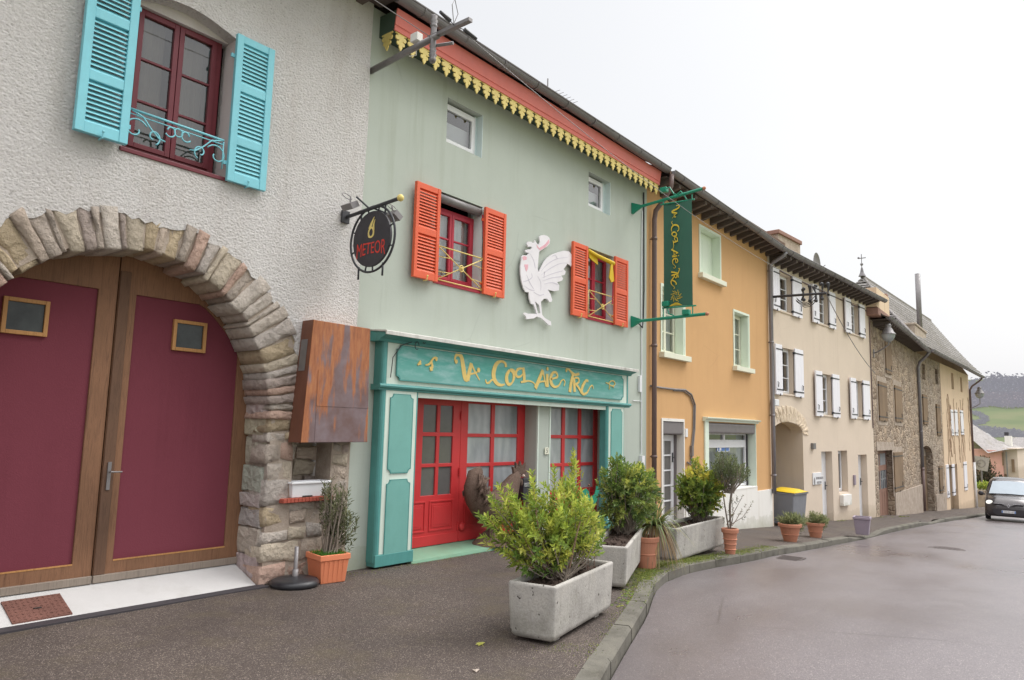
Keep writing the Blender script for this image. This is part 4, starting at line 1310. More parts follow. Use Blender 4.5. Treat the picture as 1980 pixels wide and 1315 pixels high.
B6 = lambda zx, zy, d=-.25: P_(680 + zx * .30426, 600 + zy * .30426, d)
d1x0, d1x1 = SX0 - .03, B6(692, 800)[0]
zb1 = .075
colsx = [B6(452, 800)[0], B6(540, 800)[0], B6(560, 800)[0], B6(643, 800)[0]]
rowz = [B6(490, 1178)[1], B6(490, 998)[1], B6(490, 975)[1], B6(490, 800)[1], B6(490, 775)[1], B6(490, 600)[1]]
door1 = glazed('door', d1x0, d1x1, zb1, SZT, colsx, rowz, rowz[0], M['frostdark'])
hx = d1x0 + .06
MB().box(hx - .018, hx + .018, yR - .012, yR - .001, 1.0, 1.22).tube([(hx, yR - .01, 1.12), (hx, yR - .05, 1.12), (hx + .11, yR - .05, 1.12)], .009, 6).build('handle', M['iron'], door1)
hg = MB()
for z in (.3, 1.05, 1.85): hg.tube([(d1x1 - .01, yR - .012, z - .06), (d1x1 - .01, yR - .012, z + .06)], .012, 6)
hg.build('hinge', M['red'], door1)
c2 = [B6(738, 800)[0], B6(886, 800)[0], B6(908, 800)[0], B6(1055, 800)[0]]
r2z = [B6(740, 1165)[1], B6(740, 995)[1], B6(740, 972)[1], B6(740, 805)[1], B6(740, 783)[1], B6(740, 592)[1]]
sw_ = glazed('shop_window', d1x1 + .004, colx0 - .002, zb1, SZT, c2, r2z, r2z[0], M['frost'], 2)
MB().ball((d1x1 + .06, yR - .03, .28), .06, 12, 8, sc=(1, .6, 1)).build('doorstop_knob', M['red'], gh, smooth=True)
w3a, w3b = colx1, SX1 - .10
c3 = [w3a + .12, B6(1337, 800)[0], B6(1356, 800)[0], B6(1441, 800)[0], B6(1459, 800)[0], B6(1540, 800)[0]]
c3[0] = c3[1] - (c3[3] - c3[2])
r3z = [B6(1500, 1125)[1], B6(1500, 985)[1], B6(1500, 965)[1], B6(1500, 815)[1], B6(1500, 795)[1], B6(1500, 605)[1]]
glazed('shop_window', c3[0] - .07, B6(1563, 800)[0], -.02, SZT, c3, r3z, r3z[0], M['frost'], 2)
MB().box(c3[0] - .3, c3[0] - .07, yR, yR + .05, -.1, SZT).box(B6(1563, 800)[0], SX1 + .1, yR - .002, yR + .05, -.3, SZT).build('side_panel', M['green'], gh)
# column trim and number plate
MB().box(colx0 - .004, colx0 + .025, -.012, .02, -.1, SZT).box(colx1 - .025, colx1 + .004, -.012, .02, -.1, SZT).build('column_edge', M['mintcream'], gh)
npx, npz = FA.p(1057.5, 872, .02)
pl_ = MB().box(npx - .055, npx + .055, -.022, -.0125, npz - .055, npz + .055).build('number_plate', M['cream'], gh, bevel=.004)
V, F = text_mesh('5', .10); MB().add([(npx + x, -.0235, npz + z) for x, z in V], F).build('number', M['black'], pl_, recalc=False)
# letter box on the side of the column
lb = MB(); lx = colx0 - .17
lz = FA.p(1030, 945, -.05)[1]
lb.box(colx0 - .30, colx0 - .004, .02, .14, lz - .16, lz + .17)
lbo = lb.build('letter_box', M['iron'], gh, bevel=.012)
MB().box(colx0 - .29, colx0 - .01, .012, .019, lz + .04, lz + .1).build('flap', M['chrome'], lbo, bevel=.003)
# lead-in box and cables at the right corner
MB().box(12.32, 12.40, -.05, -.002, FA.p(1217, 740, 0)[1] - .16, FA.p(1217, 740, 0)[1] + .16).build('junction_box', M['white'], gh, bevel=.006)
cb = MB()
cb.tube([(12.44, -.015, 6.1), (12.42, -.015, 4.6), (12.44, -.015, 3.0), (12.43, -.02, 2.0), (12.43, -.02, 1.25)], .012, 6)
q = FA.p(1230, 775, .03); cb.tube([(12.1, -.02, q[1]), (12.43, -.02, q[1])], .008, 5)
cb.box(12.38, 12.48, -.07, -.002, 1.05, 1.22)
cb.build('wall_cable', M['white'], gh)
cb = MB(); cb.tube([(12.50, -.02, 6.5), (12.52, -.02, 4.5), (12.50, -.02, 3.95), (12.44, -.03, 3.72), (12.2, -.05, 3.8)], .014, 6); cb.build('black_cable', M['black'], gh)
# green step in front of the doors
stp_ = MB(); stp_.fill([[(-.17, -.02), (-.16, .012), (.25, .07), (.62, .075), (.62, -.3), (-.17, -.3)]], px1 - .02, 2.35, axis='x')
tag(stp_.build('door_step', M['greendoorstep']), 'low green painted step in front of the red shop door', 'step')
stp2 = MB(); stp2.fill([[(-.34, -.28), (-.33, -.10), (.25, -.03), (.62, -.03), (.62, -.5), (-.34, -.5)]], px1 + 2.34, 2.2, axis='x')
tag(stp2.build('door_step', M['kerb']), 'mossy stone step below the right hand shop window', 'step')

# white cut-out rooster on the wall
ro = thing('rooster_cutout', 'white cut-out rooster panel fixed between the orange shutters', 'wall decoration', frame=FA, fx=FA.p(1045, 560, .06)[0], z0=FA.p(1040, 625, .06)[1])
RO = [(540, 120), (570, 100), (600, 95), (640, 105), (668, 128), (678, 160), (672, 205), (640, 240), (600, 268), (548, 302), (540, 312), (532, 380), (526, 460), (522, 530), (535, 572), (560, 520), (600, 440), (640, 388), (700, 345), (780, 315), (860, 295), (920, 305), (960, 350), (990, 420), (984, 442), (958, 440), (985, 482), (985, 510), (958, 500), (900, 458), (880, 492), (850, 530), (878, 560), (865, 600), (820, 612), (844, 648), (832, 674), (770, 695), (796, 738), (790, 800), (730, 810), (650, 790), (682, 842), (706, 920), (700, 945), (670, 947), (640, 905), (602, 905), (562, 945), (572, 1060), (578, 1108), (612, 1150), (690, 1195), (696, 1245), (660, 1240), (610, 1188), (560, 1148), (510, 1132), (470, 1156), (380, 1166), (372, 1130), (340, 1096), (362, 1080), (400, 1096), (480, 1096), (508, 1104), (500, 1060), (470, 978), (436, 970), (414, 900), (408, 822), (370, 822), (340, 770), (318, 690), (304, 600), (302, 500), (314, 420), (318, 370), (340, 352), (385, 355), (412, 325), (370, 315), (360, 290), (410, 276), (435, 280), (450, 252), (440, 242), (400, 246), (384, 212), (400, 180), (440, 180), (468, 205), (485, 160), (510, 200), (535, 225), (550, 190)]
RH = [(487, 938), (500, 985), (526, 1092), (556, 1088), (538, 985), (512, 962)]
r2p = lambda L, d=.06: [FA.p(960 + x / 6.575, 440 + y / 6.575, d) for x, y in L]
MB().fill([r2p(RO), r2p(RH)], -.065, .02).build('body', M['rooster'], ro, bevel=.003)
pk = MB()
for L in ([(505, 215), (540, 262), (612, 215), (664, 150), (670, 192), (622, 250), (550, 292), (515, 258)], [(325, 378), (350, 360), (382, 376), (380, 408), (338, 418)], [(350, 470), (398, 470), (396, 520), (376, 562), (360, 520)]):
    pk.fill([r2p(L)], -.0675, .002)
pk.build('pink_marking', M['pink'], ro)
fe = MB(); rf_ = random.Random(8)
for L in ([(560, 560), (640, 470), (760, 400), (900, 380)], [(570, 600), (680, 520), (800, 460), (890, 450)], [(580, 640), (700, 590), (840, 550)], [(580, 680), (700, 640), (820, 625)], [(600, 720), (700, 700), (780, 725)], [(330, 690), (400, 670), (450, 630), (440, 580)], [(420, 330), (470, 420), (490, 520)], [(380, 600), (420, 700), (470, 780)], [(520, 620), (560, 700), (560, 800)], [(470, 820), (540, 860), (600, 850)], [(350, 740), (420, 790), (480, 800)], [(600, 600), (610, 560), (600, 640)], [(700, 370), (745, 350), (770, 400)]):
    q_ = r2p(L); fe.ribbon(q_, [.004, .014, .012, .004][:len(q_)], lambda x, z, l: (x, -.0655 - l, z), .0015)
fe.build('feather_line', M['feather'], ro)
MB().tube([(FA.p(1035, 520, 0)[0], -.045, FA.p(1035, 520, 0)[1]), (FA.p(1035, 520, 0)[0], .0, FA.p(1035, 520, 0)[1])], .02, 6).build('wall_bracket', M['iron'], ro)

# ---- round hanging bar sign
MX = 5.15
ms = thing('hanging_sign', 'round black METEOR sign hanging from a bracket at the edge of the roughcast wall', 'sign', (MX, -.05, 3.0))
b = MB(); ZB = 4.14 - 3.0
b.box(-.07, .04, -.03, -.001, ZB - .075, ZB + .075)
b.build('wall_plate', M['iron'], ms, bevel=.004)
b = MB(); b.tube([(0, -.02, ZB), (0, -.94, ZB + .06)], .022, 8)
b.tube([(-.12, -.34, ZB + .16), (0, -.44, ZB + .03)], .012, 6); b.tube([(0, -.50, ZB + .03), (.12, -.66, ZB - .05)], .012, 6)
for y in (-.30, -.72): b.tube([(0, y, ZB + .03), (0, y, ZB - .32 if y > -.5 else ZB - .14)], .012, 6)
b.build('arm', M['iron'], ms)
MB().ball((0, -.965, ZB + .062), .04, 12, 8).build('ball_end', M['gold'], ms, smooth=True)
CY, CZ = -.515, 3.80 - 3.0
ring = MB(); ring.tube([(0, CY + .385 * math.cos(a * math.pi / 24), CZ + .385 * math.sin(a * math.pi / 24)) for a in range(48)], .014, 6, closed=True)
for a in (20, 160, 200, 265, 285, 340, 75, 105):
    c_, s_ = math.cos(math.radians(a)), math.sin(math.radians(a)); ring.tube([(0, CY + .31 * c_, CZ + .31 * s_), (0, CY + .385 * c_, CZ + .385 * s_)], .01, 5)
for y in (-.30, -.72): ring.tube([(0, y, CZ - .30), (0, y, CZ - .45)], .012, 5)
ring.build('ring', M['iron'], ms, smooth=True)
disc = MB(); disc.fill([[(CY + .325 * math.cos(a * math.pi / 32), CZ + .325 * math.sin(a * math.pi / 32)) for a in range(64)]], -.015, .03, axis='x')
dk = disc.build('disc', M['black'], ms, bevel=.003)
V, F = text_mesh('METEOR', .19)
tx = MB()
mxx = max(abs(v[0]) for v in V)
for s, sd in ((-1, -.0175), (1, .0175)):
    W = []
    for x, z in V:
        u_ = x / mxx; st_ = 1 + .42 * abs(u_) ** 2
        W.append((sd, CY + (s * u_ * .255), CZ - .115 + z * st_ * 1.0 - .02 * u_ * u_))
    # reads correctly from the side facing the street's near end
    tx.add([(a_, CY + (b_ - CY) * (1), c_) for a_, b_, c_ in W], F)
tx.build('lettering', M['redletter'], dk, recalc=False)
fl = MB()
flp = lambda x, z, l: (-.0165 - l, CY - x * 1.15, CZ + .065 + z * 1.1)
fl.ribbon([(-.045, .01), (-.035, -.03), (.0, -.04), (.028, -.02), (.03, .03), (.0, .06), (-.03, .045), (-.045, .01)], [.02, .025, .02, .025, .02, .02, .02, .02], flp, .002)
fl.ribbon([(-.03, .05), (-.005, .10), (.035, .17)], [.035, .03, .006], flp, .003); fl.ribbon([(.03, .03), (.03, .09), (.05, .14)], [.03, .02, .004], flp, .004)
fl.build('flame_emblem', M['gold'], dk)
for sx, sy, sz, t in ((-.14, -.26, ZB + .06, -1), (.14, -.70, ZB - .07, 1)):
    f_ = MB(); f_.box(-.06, .06, -.09, .09, -.035, .035)
    f_.xf(lambda v: (sx + v[0] * .8 + v[2] * .6 * t, sy + v[1], sz + v[2] * .8 - v[0] * .5 * t))
    f_.tube([(sx, sy, sz + .02), (sx * .9, sy + .02, sz + .12)], .01, 5)
    f_.tube([(sx * 1.1 + .06 * math.cos(k * .5), sy + .05 + .05 * math.sin(k * .5), sz + .12 + .05 * math.sin(k * .5)) for k in range(13)], .005, 4)
    f_.build('floodlight', M['galv'], ms)

# ---- green banner on two arms
BX = 12.06
bs = thing('banner_sign', 'tall dark green banner with yellow lettering held by two green iron arms', 'banner', (BX, 0, 3.5))
for (za_, zb2, ln) in ((6.05, 6.17, -1.48), (3.79, 3.82, -1.52)):
    a = MB(); a.tube([(0, -.10, za_ - 3.5), (0, ln, zb2 - 3.5)], .030, 8); a.box(-.03, .03, -.02, -.001, za_ - 3.5 - .11, za_ - 3.5 + .11)
    a.add([(-.03, -.02, za_ - 3.5 - .11), (.03, -.02, za_ - 3.5 - .11), (.03, -.02, za_ - 3.5 + .11), (-.03, -.02, za_ - 3.5 + .11), (-.02, -.2, za_ - 3.5 - .02), (.02, -.2, za_ - 3.5 - .02), (.02, -.2, za_ - 3.5 + .04), (-.02, -.2, za_ - 3.5 + .04)], [(0, 1, 5, 4), (1, 2, 6, 5), (2, 3, 7, 6), (3, 0, 4, 7), (4, 5, 6, 7)])
    a.build('arm', M['tealiron'], bs)
    MB().ball((0, ln - .03, zb2 - 3.5), .035, 10, 7).build('ball_end', M['terracotta'], bs, smooth=True)
hz = MB().tube([(0, -.62, 6.02 - 3.5), (0, -1.32, 5.995 - 3.5)], .014, 6)
for y in (-.68, -1.27): hz.tube([(0, y, 6.1 - 3.5), (0, y, 6.0 - 3.5)], .012, 5)
hz.tube([(-.03, -.72, 6.30 - 3.5), (-.02, -.82, 6.32 - 3.5), (0, -.9, 6.18 - 3.5), (0, -1.0, 6.14 - 3.5)], .014, 5)
hz.tube([(-.03, -.98, 6.14 - 3.5), (-.02, -1.05, 6.2 - 3.5), (0, -1.12, 6.1 - 3.5), (0, -1.16, 6.02 - 3.5)], .014, 5)
hz.build('hanger', M['tealiron'], bs)
hz = MB().tube([(0, -.66, 4.0 - 3.5), (0, -1.34, 3.99 - 3.5)], .014, 6)
for y in (-.68, -1.27): hz.tube([(0, y, 4.0 - 3.5), (0, y, 3.8 - 3.5)], .012, 5)
hz.tube([(0, -.76, 4.0 - 3.5), (-.02, -.8, 3.88 - 3.5), (0, -.9, 3.84 - 3.5)], .012, 5)
hz.build('hanger', M['tealiron'], bs)
for y, z in ((-.70, 6.29), (-.74, 4.07), (-1.15, 3.88)):
    MB().box(-.06, .05, y - .07, y + .07, z - 3.5 - .05, z - 3.5 + .05).build('floodlight', M['tealiron'], bs, bevel=.015)
nb = MB(); V = []; F = []; n = 18; m = 10
for i in range(n + 1):
    for j in range(m + 1):
        u_, v_ = i / n, j / m
        V.append((.012 * math.sin(v_ * 5 + u_ * 2), -.685 - .585 * v_, 2.515 - 2.01 * u_ + .01 * (1 - v_)))
for i in range(n):
    for j in range(m): F.append((i * (m + 1) + j, i * (m + 1) + j + 1, (i + 1) * (m + 1) + j + 1, (i + 1) * (m + 1) + j))
nb.add(V, F); cloth = nb.build('cloth', M['banner'], bs, smooth=True, recalc=False)
tb = MB()
lx0 = min(p[0] for P, w in LET2D[:21] for p in P); lx1 = max(p[0] for P, w in LET2D[:21] for p in P)
lzc = (sz0 + sz1) / 2
keep = LET2D[:21] + LET2D[-5:-1]
k_ = 1.60 / (lx1 - lx0)
for ki, (P, w) in enumerate(keep):
    # reading downwards, letter tops towards the street
    tb.ribbon([((p[0] - lx0) * k_, (p[1] - lzc) * k_ * .95) for p in P], [ww * k_ * 1.05 for ww in w], lambda x, z, l: (-.016 - l * (1 + ki * .12), -.93 - z, 2.44 - x), .003)
for a in range(26):
    an = a * 2.4; r = .02 + .10 * (a / 26) ** .6
    tb.ribbon([(1.74 + .6 * r * math.cos(an), .0 + .6 * r * math.sin(an)), (1.74 + r * math.cos(an + .3) * 1.1, r * math.sin(an + .3) * 1.1)], [.006, .01], lambda x, z, l: (-.016 - l, -.95 - z, 2.44 - x), .003)
for a in range(14):
    tb.ribbon([(1.86, .01 * (a - 7) * .3), (1.92, .02 * (a - 7))], [.006, .008], lambda x, z, l: (-.016 - l, -.95 - z, 2.44 - x), .003)
tb.build('lettering', M['bannerletter'], cloth)

# ---- electricity bracket arm at the top left corner
eb_ = thing('cable_bracket', 'grey steel bracket arm with insulators at the top left of the green house', 'bracket', (5.45, -.05, 6.0))
q = MB(); q.tube([(0, .05, .13), (0, -1.15, .20)], .038, 8); q.build('arm', M['galv'], eb_, smooth=True)
q = MB(); q.tube([(0, -.95, .2), (0, -1.62, .215)], .018, 6); q.box(-.03, .03, -1.66, -1.0, .19, .23)
q.tube([(0, -1.07, -.02), (0, -1.07, .42)], .035, 8); q.tube([(.1, -1.3, .1), (.02, -1.0, .12)], .02, 6)
q.build('cross_head', M['galv'], eb_)
for (a_, c_) in (((0, -1.07, .40), .05), ((0, -1.07, -.02), .045)):
    i_ = MB(); i_.lathe([(0, -.09), (.03, -.09), (.045, -.05), (.03, -.03), (.05, .0), (.03, .03), (.045, .06), (.02, .08), (0, .085)], 10, a_); i_.build('insulator', M['galv'], eb_, smooth=True)
q = MB(); q.box(-.045, .045, -.84, -.72, .24, .34); q.tube([(0, -.78, .26), (.06, -.72, .12), (0, -.66, .1)], .008, 5); q.build('fuse_box', M['plinth'], eb_, bevel=.02)
for s in (-1, 1):
    i_ = MB(); i_.tube([(s * .12, -1.45, .22), (s * .30, -1.48, .20 - s * .02)], [.028, .018], 8); i_.tube([(0, -1.42, .215), (s * .12, -1.45, .22)], .006, 5); i_.build('clamp', M['iron'], eb_)
q = MB(); q.tube([(0, -1.40, .23), (-.06, -1.42, .45), (.0, -1.4, .55), (.08, -1.38, .42), (.02, -1.35, .23)], .005, 5); q.build('wire_loop', M['galv'], eb_)
# ================================================================== ORANGE HOUSE
OX0, OX1 = 12.66, 19.61
oh = thing('orange_house', 'ochre orange house with mint window frames and a white washed base', 'house', frame=FA, fx=OX0, z0=-.6)
def ob(d, *p): return box4(FA, d, *p)
uw = ob(0, (1353, 438), (1390, 459), (1397, 548), (1354, 529))
uw = (FA.p(1353, 480, 0)[0], FA.p(1391.5, 500, 0)[0], FA.p(1354, 529, 0)[1], FA.p(1353, 438, 0)[1])
lw1 = (FA.p(1279, 620, 0)[0], FA.p(1322, 640, 0)[0], FA.p(1278, 681, 0)[1], FA.p(1278, 552, 0)[1])
lw2 = (FA.p(1419, 660, 0)[0], FA.p(1447, 660, 0)[0], FA.p(1419, 708, 0)[1], FA.p(1419, 602, 0)[1])
dr = (FA.p(1281, 900, 0)[0], FA.p(1321.5, 900, 0)[0], -.62, FA.p(1300, 815, 0)[1])
sh = (FA.p(1368.5, 880, 0)[0], FA.p(1450, 880, 0)[0] + .02, FA.p(1440, 943, 0)[1], FA.p(1400, 818, 0)[1])
sh = (sh[0], FA.p(1460, 880, 0)[0], sh[2], sh[3])
MB().fill([rect(OX0, OX1, -1.2, 6.9)] + [rect(*h) for h in (uw, lw1, lw2, dr, sh)], .0, .32).build('wall', M['orange'], oh)
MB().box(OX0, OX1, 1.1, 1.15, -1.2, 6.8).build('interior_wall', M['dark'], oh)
MB().box(OX0 + .003, OX0 + .25, .325, 9, -1.2, 6.9).box(OX1 - .25, OX1 - .003, .325, 9, -1.2, 6.9).box(OX0 + .25, OX1 - .25, 8.7, 9, -1.2, 6.9).build('side_wall', M['orange'], oh)
for h, kind in ((uw, 'blind'), (lw1, 'win'), (lw2, 'win')):
    sr = MB(); e = .05
    sr.fill([rect(h[0] - e, h[1] + e, h[2] - .02, h[3] + e), list(reversed(rect(h[0], h[1], h[2], h[3])))], -.02, .03)
    sr.box(h[0] - .004, h[0] + .006, -.018, .26, h[2], h[3]); sr.box(h[1] - .006, h[1] + .004, -.018, .26, h[2], h[3]); sr.box(h[0], h[1], -.018, .26, h[3] - .006, h[3] + .004)
    sr.build('surround', M['mint'], oh)
    MB().box(h[0] - .10, h[1] + .14, -.12, .2, h[2] - .11, h[2] + .005).build('sill', M['cream'], oh, bevel=.008)
    if kind == 'blind':
        b = MB()
        for k in range(4): b.box(h[0] + .006 + (h[1] - h[0] - .012) * k / 4 + .002, h[0] + .006 + (h[1] - h[0] - .012) * (k + 1) / 4 - .002, .19, .22, h[2] + .01, h[3] - .01)
        b.build('closed_shutter', M['mint'], oh, bevel=.004)
    else:
        window(oh, h[0] + .008, h[0] + (h[1] - h[0]) * (.98), h[2] + .01, h[3] - .01, .20, M['cream'], 2, (.33, .66), .05, .04, curtain=M['curtain'])
        MB().box(h[1] - .04, h[1] - .008, -.01, .19, h[2] + .02, h[3] - .02).build('folded_shutter', M['mint'], oh, bevel=.004)
# entrance door
e = .06
sr = MB().fill([rect(dr[0] - e, dr[1] + e, dr[2], dr[3] + e), list(reversed(rect(dr[0], dr[1], dr[2] - .0, dr[3])))] if False else [[(dr[0] - e, dr[2]), (dr[0], dr[2]), (dr[0], dr[3]), (dr[1], dr[3]), (dr[1], dr[2]), (dr[1] + .03, dr[2]), (dr[1] + .03, dr[3] + e), (dr[0] - e, dr[3] + e)]], -.018, .03)
sr.box(dr[1] - .008, dr[1] + .003, -.016, .26, dr[2], dr[3]); sr.build('door_surround', M['plinth'], oh)
MB().box(dr[0], dr[1], .0, .2, dr[3] - .27, dr[3] - .003).build('shutter_box', M['greyroller'], oh, bevel=.03)
dl = MB(); x0, x1, z0, z1 = dr[0] + .01, dr[1] - .05, dr[2] + .02, dr[3] - .28
px_ = [(x0 + .1 + (x1 - x0 - .2) * k / 2 + (.0 if k == 0 else .0)) for k in range(3)]
hs = []
for i in range(2):
    for j in range(5):
        a = px_[i] + .012; b_ = px_[i + 1] - .012; za_ = z0 + .55 + (z1 - z0 - .65) * j / 5; zb_ = z0 + .55 + (z1 - z0 - .65) * (j + 1) / 5 - .03
        hs.append(rect(a, b_, za_, zb_))
dl.fill([rect(x0, x1, z0, z1)] + hs, .20, .05)
od = dl.build('door', M['white'], oh, bevel=.004)
for h in hs: MB().quad(*[(p[0], .225, p[1]) for p in h]).build('pane', M['frostdark'], od, recalc=False)
MB().box(x1 - .09, x1 - .05, .185, .199, 1.05, 1.25).tube([(x1 - .07, .19, 1.15), (x1 - .07, .14, 1.15), (x1 - .18, .14, 1.15)], .01, 6).build('handle', M['iron'], od)
MB().box(dr[1] - .05, dr[1] - .012, .15, .2, z0, z1).build('roller_guide', M['greyroller'], oh)
# shop window
sr = MB()
sr.box(sh[0] - .20, sh[0], -.035, .03, -.7, sh[3] + .03); sr.box(sh[1], sh[1] + .02, -.03, .03, sh[2] - .4, sh[3] + .03)
sr.box(sh[1] - .006, sh[1] + .004, -.028, .3, sh[2], sh[3])
sr.build('surround', M['mint'], oh, bevel=.004)
co = MB(); zt = sh[3] + .02
co.fill([[(-.002, zt), (-.05, zt), (-.06, zt + .03), (-.12, zt + .06), (-.13, zt + .085), (-.002, zt + .10)]], sh[0] - .26, sh[1] - sh[0] + .4, axis='x'); co.build('cornice', M['mint'], oh)
rb = MB(); rb.box(sh[0] + .002, sh[1] - .008, -.02, .2, sh[3] - .25, sh[3] - .002); rb.build('shutter_box', M['greyroller'], oh, bevel=.05, seg=3)
fr = MB(); x0, x1, z0, z1 = sh[0] + .01, sh[1] - .10, sh[2] + .02, sh[3] - .25
zt1 = z1 - .28
frame_mesh(fr, x0, x1, z0, zt1, .20, .26, .06); fr.box(x0, x1, .198, .258, zt1, zt1 + .10); frame_mesh(fr, x0, x1, zt1 + .10, z1, .20, .26, .03)
fr.box((x0 + x1) / 2 - .05, (x0 + x1) / 2 + .05, .196, .255, zt1 + .1, z1)
f = fr.build('shop_window', M['white'], oh, bevel=.004)
MB().quad((x0, .235, z0), (x1, .235, z0), (x1, .235, z1), (x0, .235, z1)).build('pane', M['glass'], f, recalc=False)
V = []; F = []; nb_ = 110
for i in range(nb_ + 1):
    xx = x0 + (x1 - x0) * i / nb_; yy = .33 + .02 * math.sin(i * 1.3) + .012 * math.sin(i * .47); V += [(xx, yy, z0), (xx, yy, zt1 - .05)]
for i in range(nb_): F.append((2 * i, 2 * i + 2, 2 * i + 3, 2 * i + 1))
MB().add(V, F).build('curtain', M['curtain'], f, smooth=True, recalc=False)
MB().box(sh[1] - .10, sh[1] - .05, .17, .24, sh[2], sh[3] - .2).build('roller_guide', M['black'], oh)
nt = box4(FA, -.22, (1386, 853), (1411, 853), (1411, 874), (1387, 874)); sx, szc = (nt[0] + nt[1]) / 2, (nt[2] + nt[3]) / 2; kx = (nt[1] - nt[0]) / .42; kz = (nt[3] - nt[2]) / .33
st_ = MB().box(sx - .21 * kx, sx + .21 * kx, .222, .228, szc - .16 * kz, szc + .17 * kz).build('blue_notice', M['bluesign'] if 'bluesign' in M else M['tealiron'], f)
MB().box(sh[0] - .01, sh[1] + .005, -.05, .22, sh[2] - .03, sh[2] + .012).build('sill', M['plinth'], oh, bevel=.006)
wb_ = MB(); frame_mesh(wb_, sx - .205, sx + .205, szc - .155, szc + .165, .2195, .2215, .02)
wb_.fill([[(sx - .13, szc - .12), (sx - .08, szc - .12), (sx - .07, szc - .02), (sx - .02, szc + .0), (sx - .06, szc + .07), (sx - .09, szc + .10), (sx - .13, szc + .07), (sx - .17, szc - .0), (sx - .13, szc - .02)]], .2195, .002)
wb_.fill([[(sx - .09 + .028 * math.cos(k), szc + .12 + .028 * math.sin(k)) for k in [j * .785 for j in range(8)]]], .2195, .002)
wb_.xf(lambda v: (sx + (v[0] - sx) * kx, v[1], szc + (v[2] - szc) * kz)); wb_.build('walking_figure', M['white'], f)
# base
pz = FA.p(1490, 945.5, 0)[1]
for q_, y_ in ((rect(dr[1] + .05, sh[0] - .202, -1.2, pz - .1), -.03), (rect(sh[0] - .202, sh[1] + .02, -1.2, sh[2] - .03), -.045), (rect(sh[1] + .022, OX1 - .02, -1.2, pz), -.03), (rect(OX0 + .05, dr[0] - .065, -1.2, pz - .25), -.03)):
    MB().fill([q_], y_, -y_ - .002).build('base_render', M['plinth'], oh, bevel=.006)
# number plate, cables
n_ = FA.p(1327.5, 837, .01); MB().box(n_[0] - .06, n_[0] + .05, -.02, -.002, n_[1] - .09, n_[1] + .09).build('number_plate', M['white'], oh, bevel=.004)
cd = MB(); cp = [FA.p(*p, .03) for p in ((1258, 746), (1280, 750), (1305, 753), (1325, 754), (1337, 763), (1344, 783), (1343, 830), (1338, 880), (1335, 898), (1329, 894))]
cd.tube([(x, -.03, z) for x, z in cp], .021, 8); cd.tube([(x - .06, -.025, z - .03) for x, z in cp[2:-2]], .012, 6)
cd.box(cp[7][0] - .05, cp[7][0] + .03, -.06, -.002, cp[7][1] - .02, cp[7][1] + .2)
cd.build('cable_conduit', M['galv'], oh)
# eaves
so = MB(); so.box(OX0 + .05, OX1, -.42, .0, 6.80, 6.83)
for k in range(17):
    a = OX0 + .15 + k * .415 + rn.uniform(-.06, .06); so.add([(a, -.44, 6.72), (a + .1, -.44, 6.72), (a + .1, .05, 6.60), (a, .05, 6.60), (a, -.44, 6.80), (a + .1, -.44, 6.80), (a + .1, .05, 6.80), (a, .05, 6.80)], [(3, 2, 1, 0), (4, 5, 6, 7), (0, 1, 5, 4), (1, 2, 6, 5), (2, 3, 7, 6), (3, 0, 4, 7)])
so.build('rafters', M['darkwood'], oh)
half_gutter(oh, (OX0 + .12, -.5, 6.93), (OX1 + .05, -.5, 6.76), .085)
MB().fill([[(-.5, 6.86), (-.5, 6.93), (4.3, 9.3), (9.3, 6.9), (9.3, 6.8), (4.3, 9.2)]], OX0 + .05, OX1 - OX0 - .05, axis='x').build('roof', M['tile'], oh)
zx = 6.85
pipe(oh, [(12.78, -.5, 6.86), (12.78, -.48, 6.62), (12.80, -.34, 6.40), (12.82, -.12, 6.18), (12.82, -.09, 6.0), (12.82, -.09, 3.5), (12.82, -.09, -.35)], .05, M['brownpipe'], clips=[(12.82, -.09, z) for z in (5.6, 3.4, 1.2)])
pipe(oh, [(OX1 - .0, -.52, 6.70), (OX1 - .0, -.46, 6.60), (OX1 - .03, -.2, 6.45), (OX1 - .04, -.09, 6.35), (OX1 - .04, -.09, 2.5), (OX1 - .04, -.09, .12)], .055, M['zincpipe'], clips=[(OX1 - .04, -.09, z) for z in (6.2, 4.2, 2.2, .6)])
# ================================================================== BEIGE HOUSE
BL = 8.85
bh = thing('beige_house', 'beige rendered house with white plank shutters and an arched passage', 'house', frame=FB, fx=0, z0=-.9)
Z9 = lambda x, y: (1200 + x * .2661, 320 + y * .2661)
Z10 = lambda x, y: (1240 + x * .2814, 640 + y * .2814)
def shut(zf, tl, tr, br, bl, d=.06): return box4(FB, d, zf(*tl), zf(*tr), zf(*br), zf(*bl))
WIN = []
for zf, L, Rr in ((Z9, ((1095, 740), (1142, 755), (1150, 1060), (1105, 1045)), ((1250, 810), (1318, 828), (1318, 1105), (1255, 1095))),
                  (Z9, ((1385, 860), (1430, 872), (1440, 1150), (1395, 1140)), ((1515, 918), (1560, 932), (1565, 1190), (1522, 1180))),
                  (Z9, ((1625, 962), (1668, 972), (1670, 1222), (1632, 1212)), ((1735, 1008), (1775, 1018), (1777, 1255), (1742, 1245))),
                  (Z10, ((915, 85), (960, 97), (964, 442), (918, 435)), ((1055, 125), (1115, 130), (1115, 458), (1060, 450))),
                  (Z10, ((1192, 272), (1238, 280), (1240, 590), (1197, 585)), ((1315, 298), (1362, 300), (1366, 597), (1320, 590))),
                  (Z10, ((1432, 318), (1470, 328), (1474, 607), (1438, 600)), ((1525, 340), (1570, 345), (1573, 612), (1530, 605)))):
    l = shut(zf, *L); r = shut(zf, *Rr)
    zb_ = (l[2] + r[2]) / 2; zt_ = (l[3] + r[3]) / 2
    WIN.append(((l[0], l[1]), (r[0], r[1]), zb_, zt_))
BZT = 6.75
ax0, ax1 = FB.p(*Z10(905, 900), 0)[0], FB.p(*Z10(1114, 900), 0)[0]
ax0 = .12
